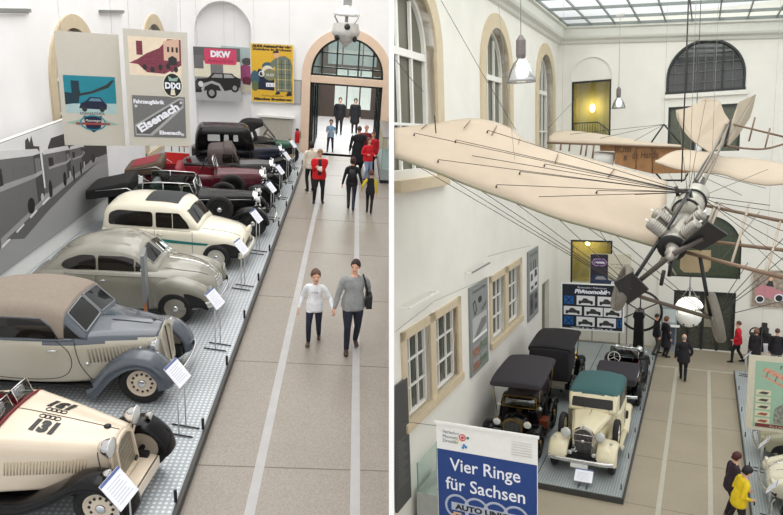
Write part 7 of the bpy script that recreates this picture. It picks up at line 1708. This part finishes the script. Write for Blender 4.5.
f = [mb.bm.verts.new(p) for p in P]; b_ = [mb.bm.verts.new(p + V3((.0, .55, .0))) for p in P]; mb._f(f); mb._f(b_[::-1])
for i in range(7): mb._f((f[i], f[(i + 1) % 7], b_[(i + 1) % 7], b_[i]))
fus = mb.build('fuselage', ply, r)
MB().tube([(-1.767, 19.670, 8.607), (-1.753, 19.670, 7.966)], .012, 5).build('panel_joint', mat('dark_ply', (104, 72, 44), .5), fus); MB().tube([(-1.335, 19.670, 8.563), (-1.317, 19.670, 7.845)], .014, 5).build('panel_joint', MATS['dark_ply'], fus)
for tx, c, sz in (('BUBI', (-2.123, 19.670, 8.452), .26), ('de Hande', (-1.523, 19.670, 8.266), .30), ('8', (-2.052, 19.670, 8.226), .2)):
    mb = MB(); c = V3(c); mb.text(tx, 0, 0, sz, lambda u, v, n: (c.x + u, c.y, c.z + v), 0, shear=.1, wid=None if tx == '8' else .45 if tx == 'BUBI' else .70); mb.build('painted_letters', mat('brown_letters', (84, 56, 36), .6), fus)
mb = MB(); P = [V3(p) for p in ((-2.752, 19.750, 8.714), (-2.350, 19.750, 8.670), (-2.347, 19.750, 8.486), (-2.749, 19.750, 8.514))]; f = [mb.bm.verts.new(p) for p in P]; b_ = [mb.bm.verts.new(p + V3((0, .4, 0))) for p in P]; mb._f(f); mb._f(b_[::-1])
for i in range(4): mb._f((f[i], f[(i + 1) % 4], b_[(i + 1) % 4], b_[i]))
mb.build('nose_block', ply, r)
a, c = V3((-3.036, 20.000, 8.346)), V3((-2.390, 20.000, 8.269)); MB().lathe([(0, 0), (.10, .02), (.17, .12), (.18, .3), (.18, (c - a).length), (0, (c - a).length)], a, c - a, 18).build('nose_tank', M['white'], r)
for a, c in (((-3.811, 19.500, 8.756), (-3.824, 19.500, 8.569)), ((-3.554, 19.500, 8.746), (-3.581, 19.500, 8.532)), ((-3.215, 19.500, 8.719), (-3.254, 19.500, 8.421)), ((-3.075, 19.500, 8.713), (-3.114, 19.500, 8.374)), ((-2.881, 19.500, 8.706), (-2.918, 19.500, 8.311))): MB().tube([a, c], .025, 6).build('strut', cane, r)
for a in ((-1.387, 20.000, 8.701), (-0.622, 20.000, 8.616)): MB().tube([a, (-1.074, 20.000, 9.184)], .022, 6).build('king_post', M['black'], r)
mb = MB()
for c in ((-2.789, 20.000, 8.872), (-3.647, 20.000, 9.025), (-1.960, 20.000, 8.696), (-0.150, 20.000, 8.760)): mb.tube([(-1.074, 20.000, 9.184), c], .006, 4)
mb.build('bracing_wires', M['wire'], r)
for a in (V3((-1.074, 20.000, 9.184)), V3((-3.958, 20.400, 9.042))): MB().tube([a, V3((a.x, a.y + .2, 13.66 - .073 * (a.x + 5.86)))], .0035, 4).build('hanging_wire', M['lightwire'], r)
MB().tube([(-1.240, 19.900, 7.833), (-1.078, 19.900, 7.634), (-0.512, 19.900, 7.626), (-0.417, 19.900, 7.817)], .025, 6).build('skid', M['under'], r)
for c in r.children: c.location = V3(c.location) - base
r.location = base
# ---- loose rigging across the hall
r = thing('rigging_cable', 'long dark steel cable hanging straight down before the arched window', 'cable', (-0.306, 10.600, 8.099)); a = V3(r.location); MB().tube([(0, 0, 0), (.02, .1, 13.28 - a.z)], .010, 6).build('cable', M['wire'], r)
for nm, a, c in (('thin cable strung from the left wall down to the blue banner side of the hall', (-5.655, 11.900, 3.006), (-2.996, 14.000, 2.175)), ('thin cable from the skylight across the second arched window', (-4.957, 13.000, 11.703), (-4.218, 16.000, 9.115)), ('thin cable from the near wing tip window up to the first arched window', (-5.455, 11.800, 10.445), (-5.594, 13.500, 9.962)), ('thin cable from the yellow opening down to the third arched window', (-4.096, 27.000, 11.173), (-4.511, 21.000, 9.258))):
    a, c = V3(a), V3(c); r = thing('rigging_cable', nm, 'cable', a, 0, 'thin cables strung across the hall'); MB().tube([(0, 0, 0), (c - a) * .5 - V3((0, 0, .03)), c - a], .006, 5).build('cable', M['wire'], r)
# picture cords over the panels
for nm, pts in (('picture cord over the first lower window', ((-5.78, 12.0, 4.95), (-5.76, 14.2, 5.12), (-5.7, 18.6, 4.9))), ('picture cord over the second lower window', ((-5.78, 18.6, 5.5), (-5.6, 20, 5.45), (-5.7, 23.6, 5.1)))):
    a = V3(pts[0]); r = thing('suspension_line', nm, 'cord', a, 0, 'picture cords on the left wall'); MB().tube([V3(p) - a for p in pts], .007, 5).build('cord', M['lightwire'], r)

# ---- visitors in the aeroplane hall
r, k = person('bald man in a dark suit walking away down the aisle', at(-.45, 25.2), .06, 1.76, (30, 28, 34), (28, 26, 32), blackc, (150, 140, 134), 'bald', ((-.06, .16, 0), (.06, -.14, .02)), ((-.28, .02, .82), (.24, .10, .92)), hem=.72, bulk=1.15, fine_v=.012)
r, k = person('person in red jacket and black trousers striding left with a white bag', at(1.42, 28.0), 1.5, 1.68, (196, 26, 44), (26, 24, 28), blackc, (84, 50, 40), 'short', ((-.1, .22, 0), (.1, -.2, .02)), ((-.22, .14, 1.0), (.24, .08, .84)), hem=.84, bulk=1.15, fine_v=.012)
strap_bag(r, k, .28, .70, (.06, .24, .24), (226, 226, 228), False, .08, 'carrier_bag')
person('dark-clothed visitor with a rucksack by the kiosk, seen from the side', at(-1.52, 27.6, .155), -1.3, 1.70, (26, 26, 34), (74, 68, 62), blackc, (44, 34, 30), 'short', ((-.1, .14, 0), (.1, -.12, 0)), hem=.82, bulk=1.15, fine_v=.012)
person('brown-haired visitor in a long dark coat close to the kiosk', at(-1.18, 27.85), -1.0, 1.72, (34, 30, 38), (30, 28, 32), blackc, (112, 72, 48), 'bob', skirt=.5, bulk=1.1, hands=((-.2, .2, 1.0), (.26, .05, .85)), fine_v=.012)
person('woman with light brown hair and black coat standing at the pale table', at(1.98, 27.2), -.5, 1.66, (32, 28, 34), (60, 62, 70), blackc, (124, 88, 64), 'bob', hem=.74, bulk=1.12, female=True, fine_v=.012)
person('person with short hair in black at the pale table, further right', at(2.66, 27.2), -.2, 1.70, (28, 26, 32), (150, 150, 152), blackc, (80, 52, 44), 'short', hem=.78, bulk=1.15, fine_v=.012)
person('person in a yellow jacket with black side panel leaning over the cards', at(.93, 15.15), -1.25, 1.66, (226, 196, 30), (32, 32, 38), blackc, (26, 22, 24), 'bob', ((-.1, .05, 0), (.1, -.05, 0)), ((-.2, .24, 1.05), (.18, .2, 1.0)), lean=.22, nod=.5, hem=.82, bulk=1.2, sleeve=(226, 196, 30))
person('brown-haired person in a dark purple jacket beside the yellow jacket', at(.80, 15.85), -1.2, 1.64, (46, 32, 44), (40, 34, 40), (112, 70, 66), (74, 32, 30), 'bob', ((-.1, .0, 0), (.1, .0, 0)), lean=.15, nod=.4, hem=.82, bulk=1.12)
# ------------------------------------------------------------------ set every piece of the right hall in its place
bpy.context.view_layer.update()
for o, h in TOPS:
    if h == 'R': o.matrix_world = TURN_R @ o.matrix_basis
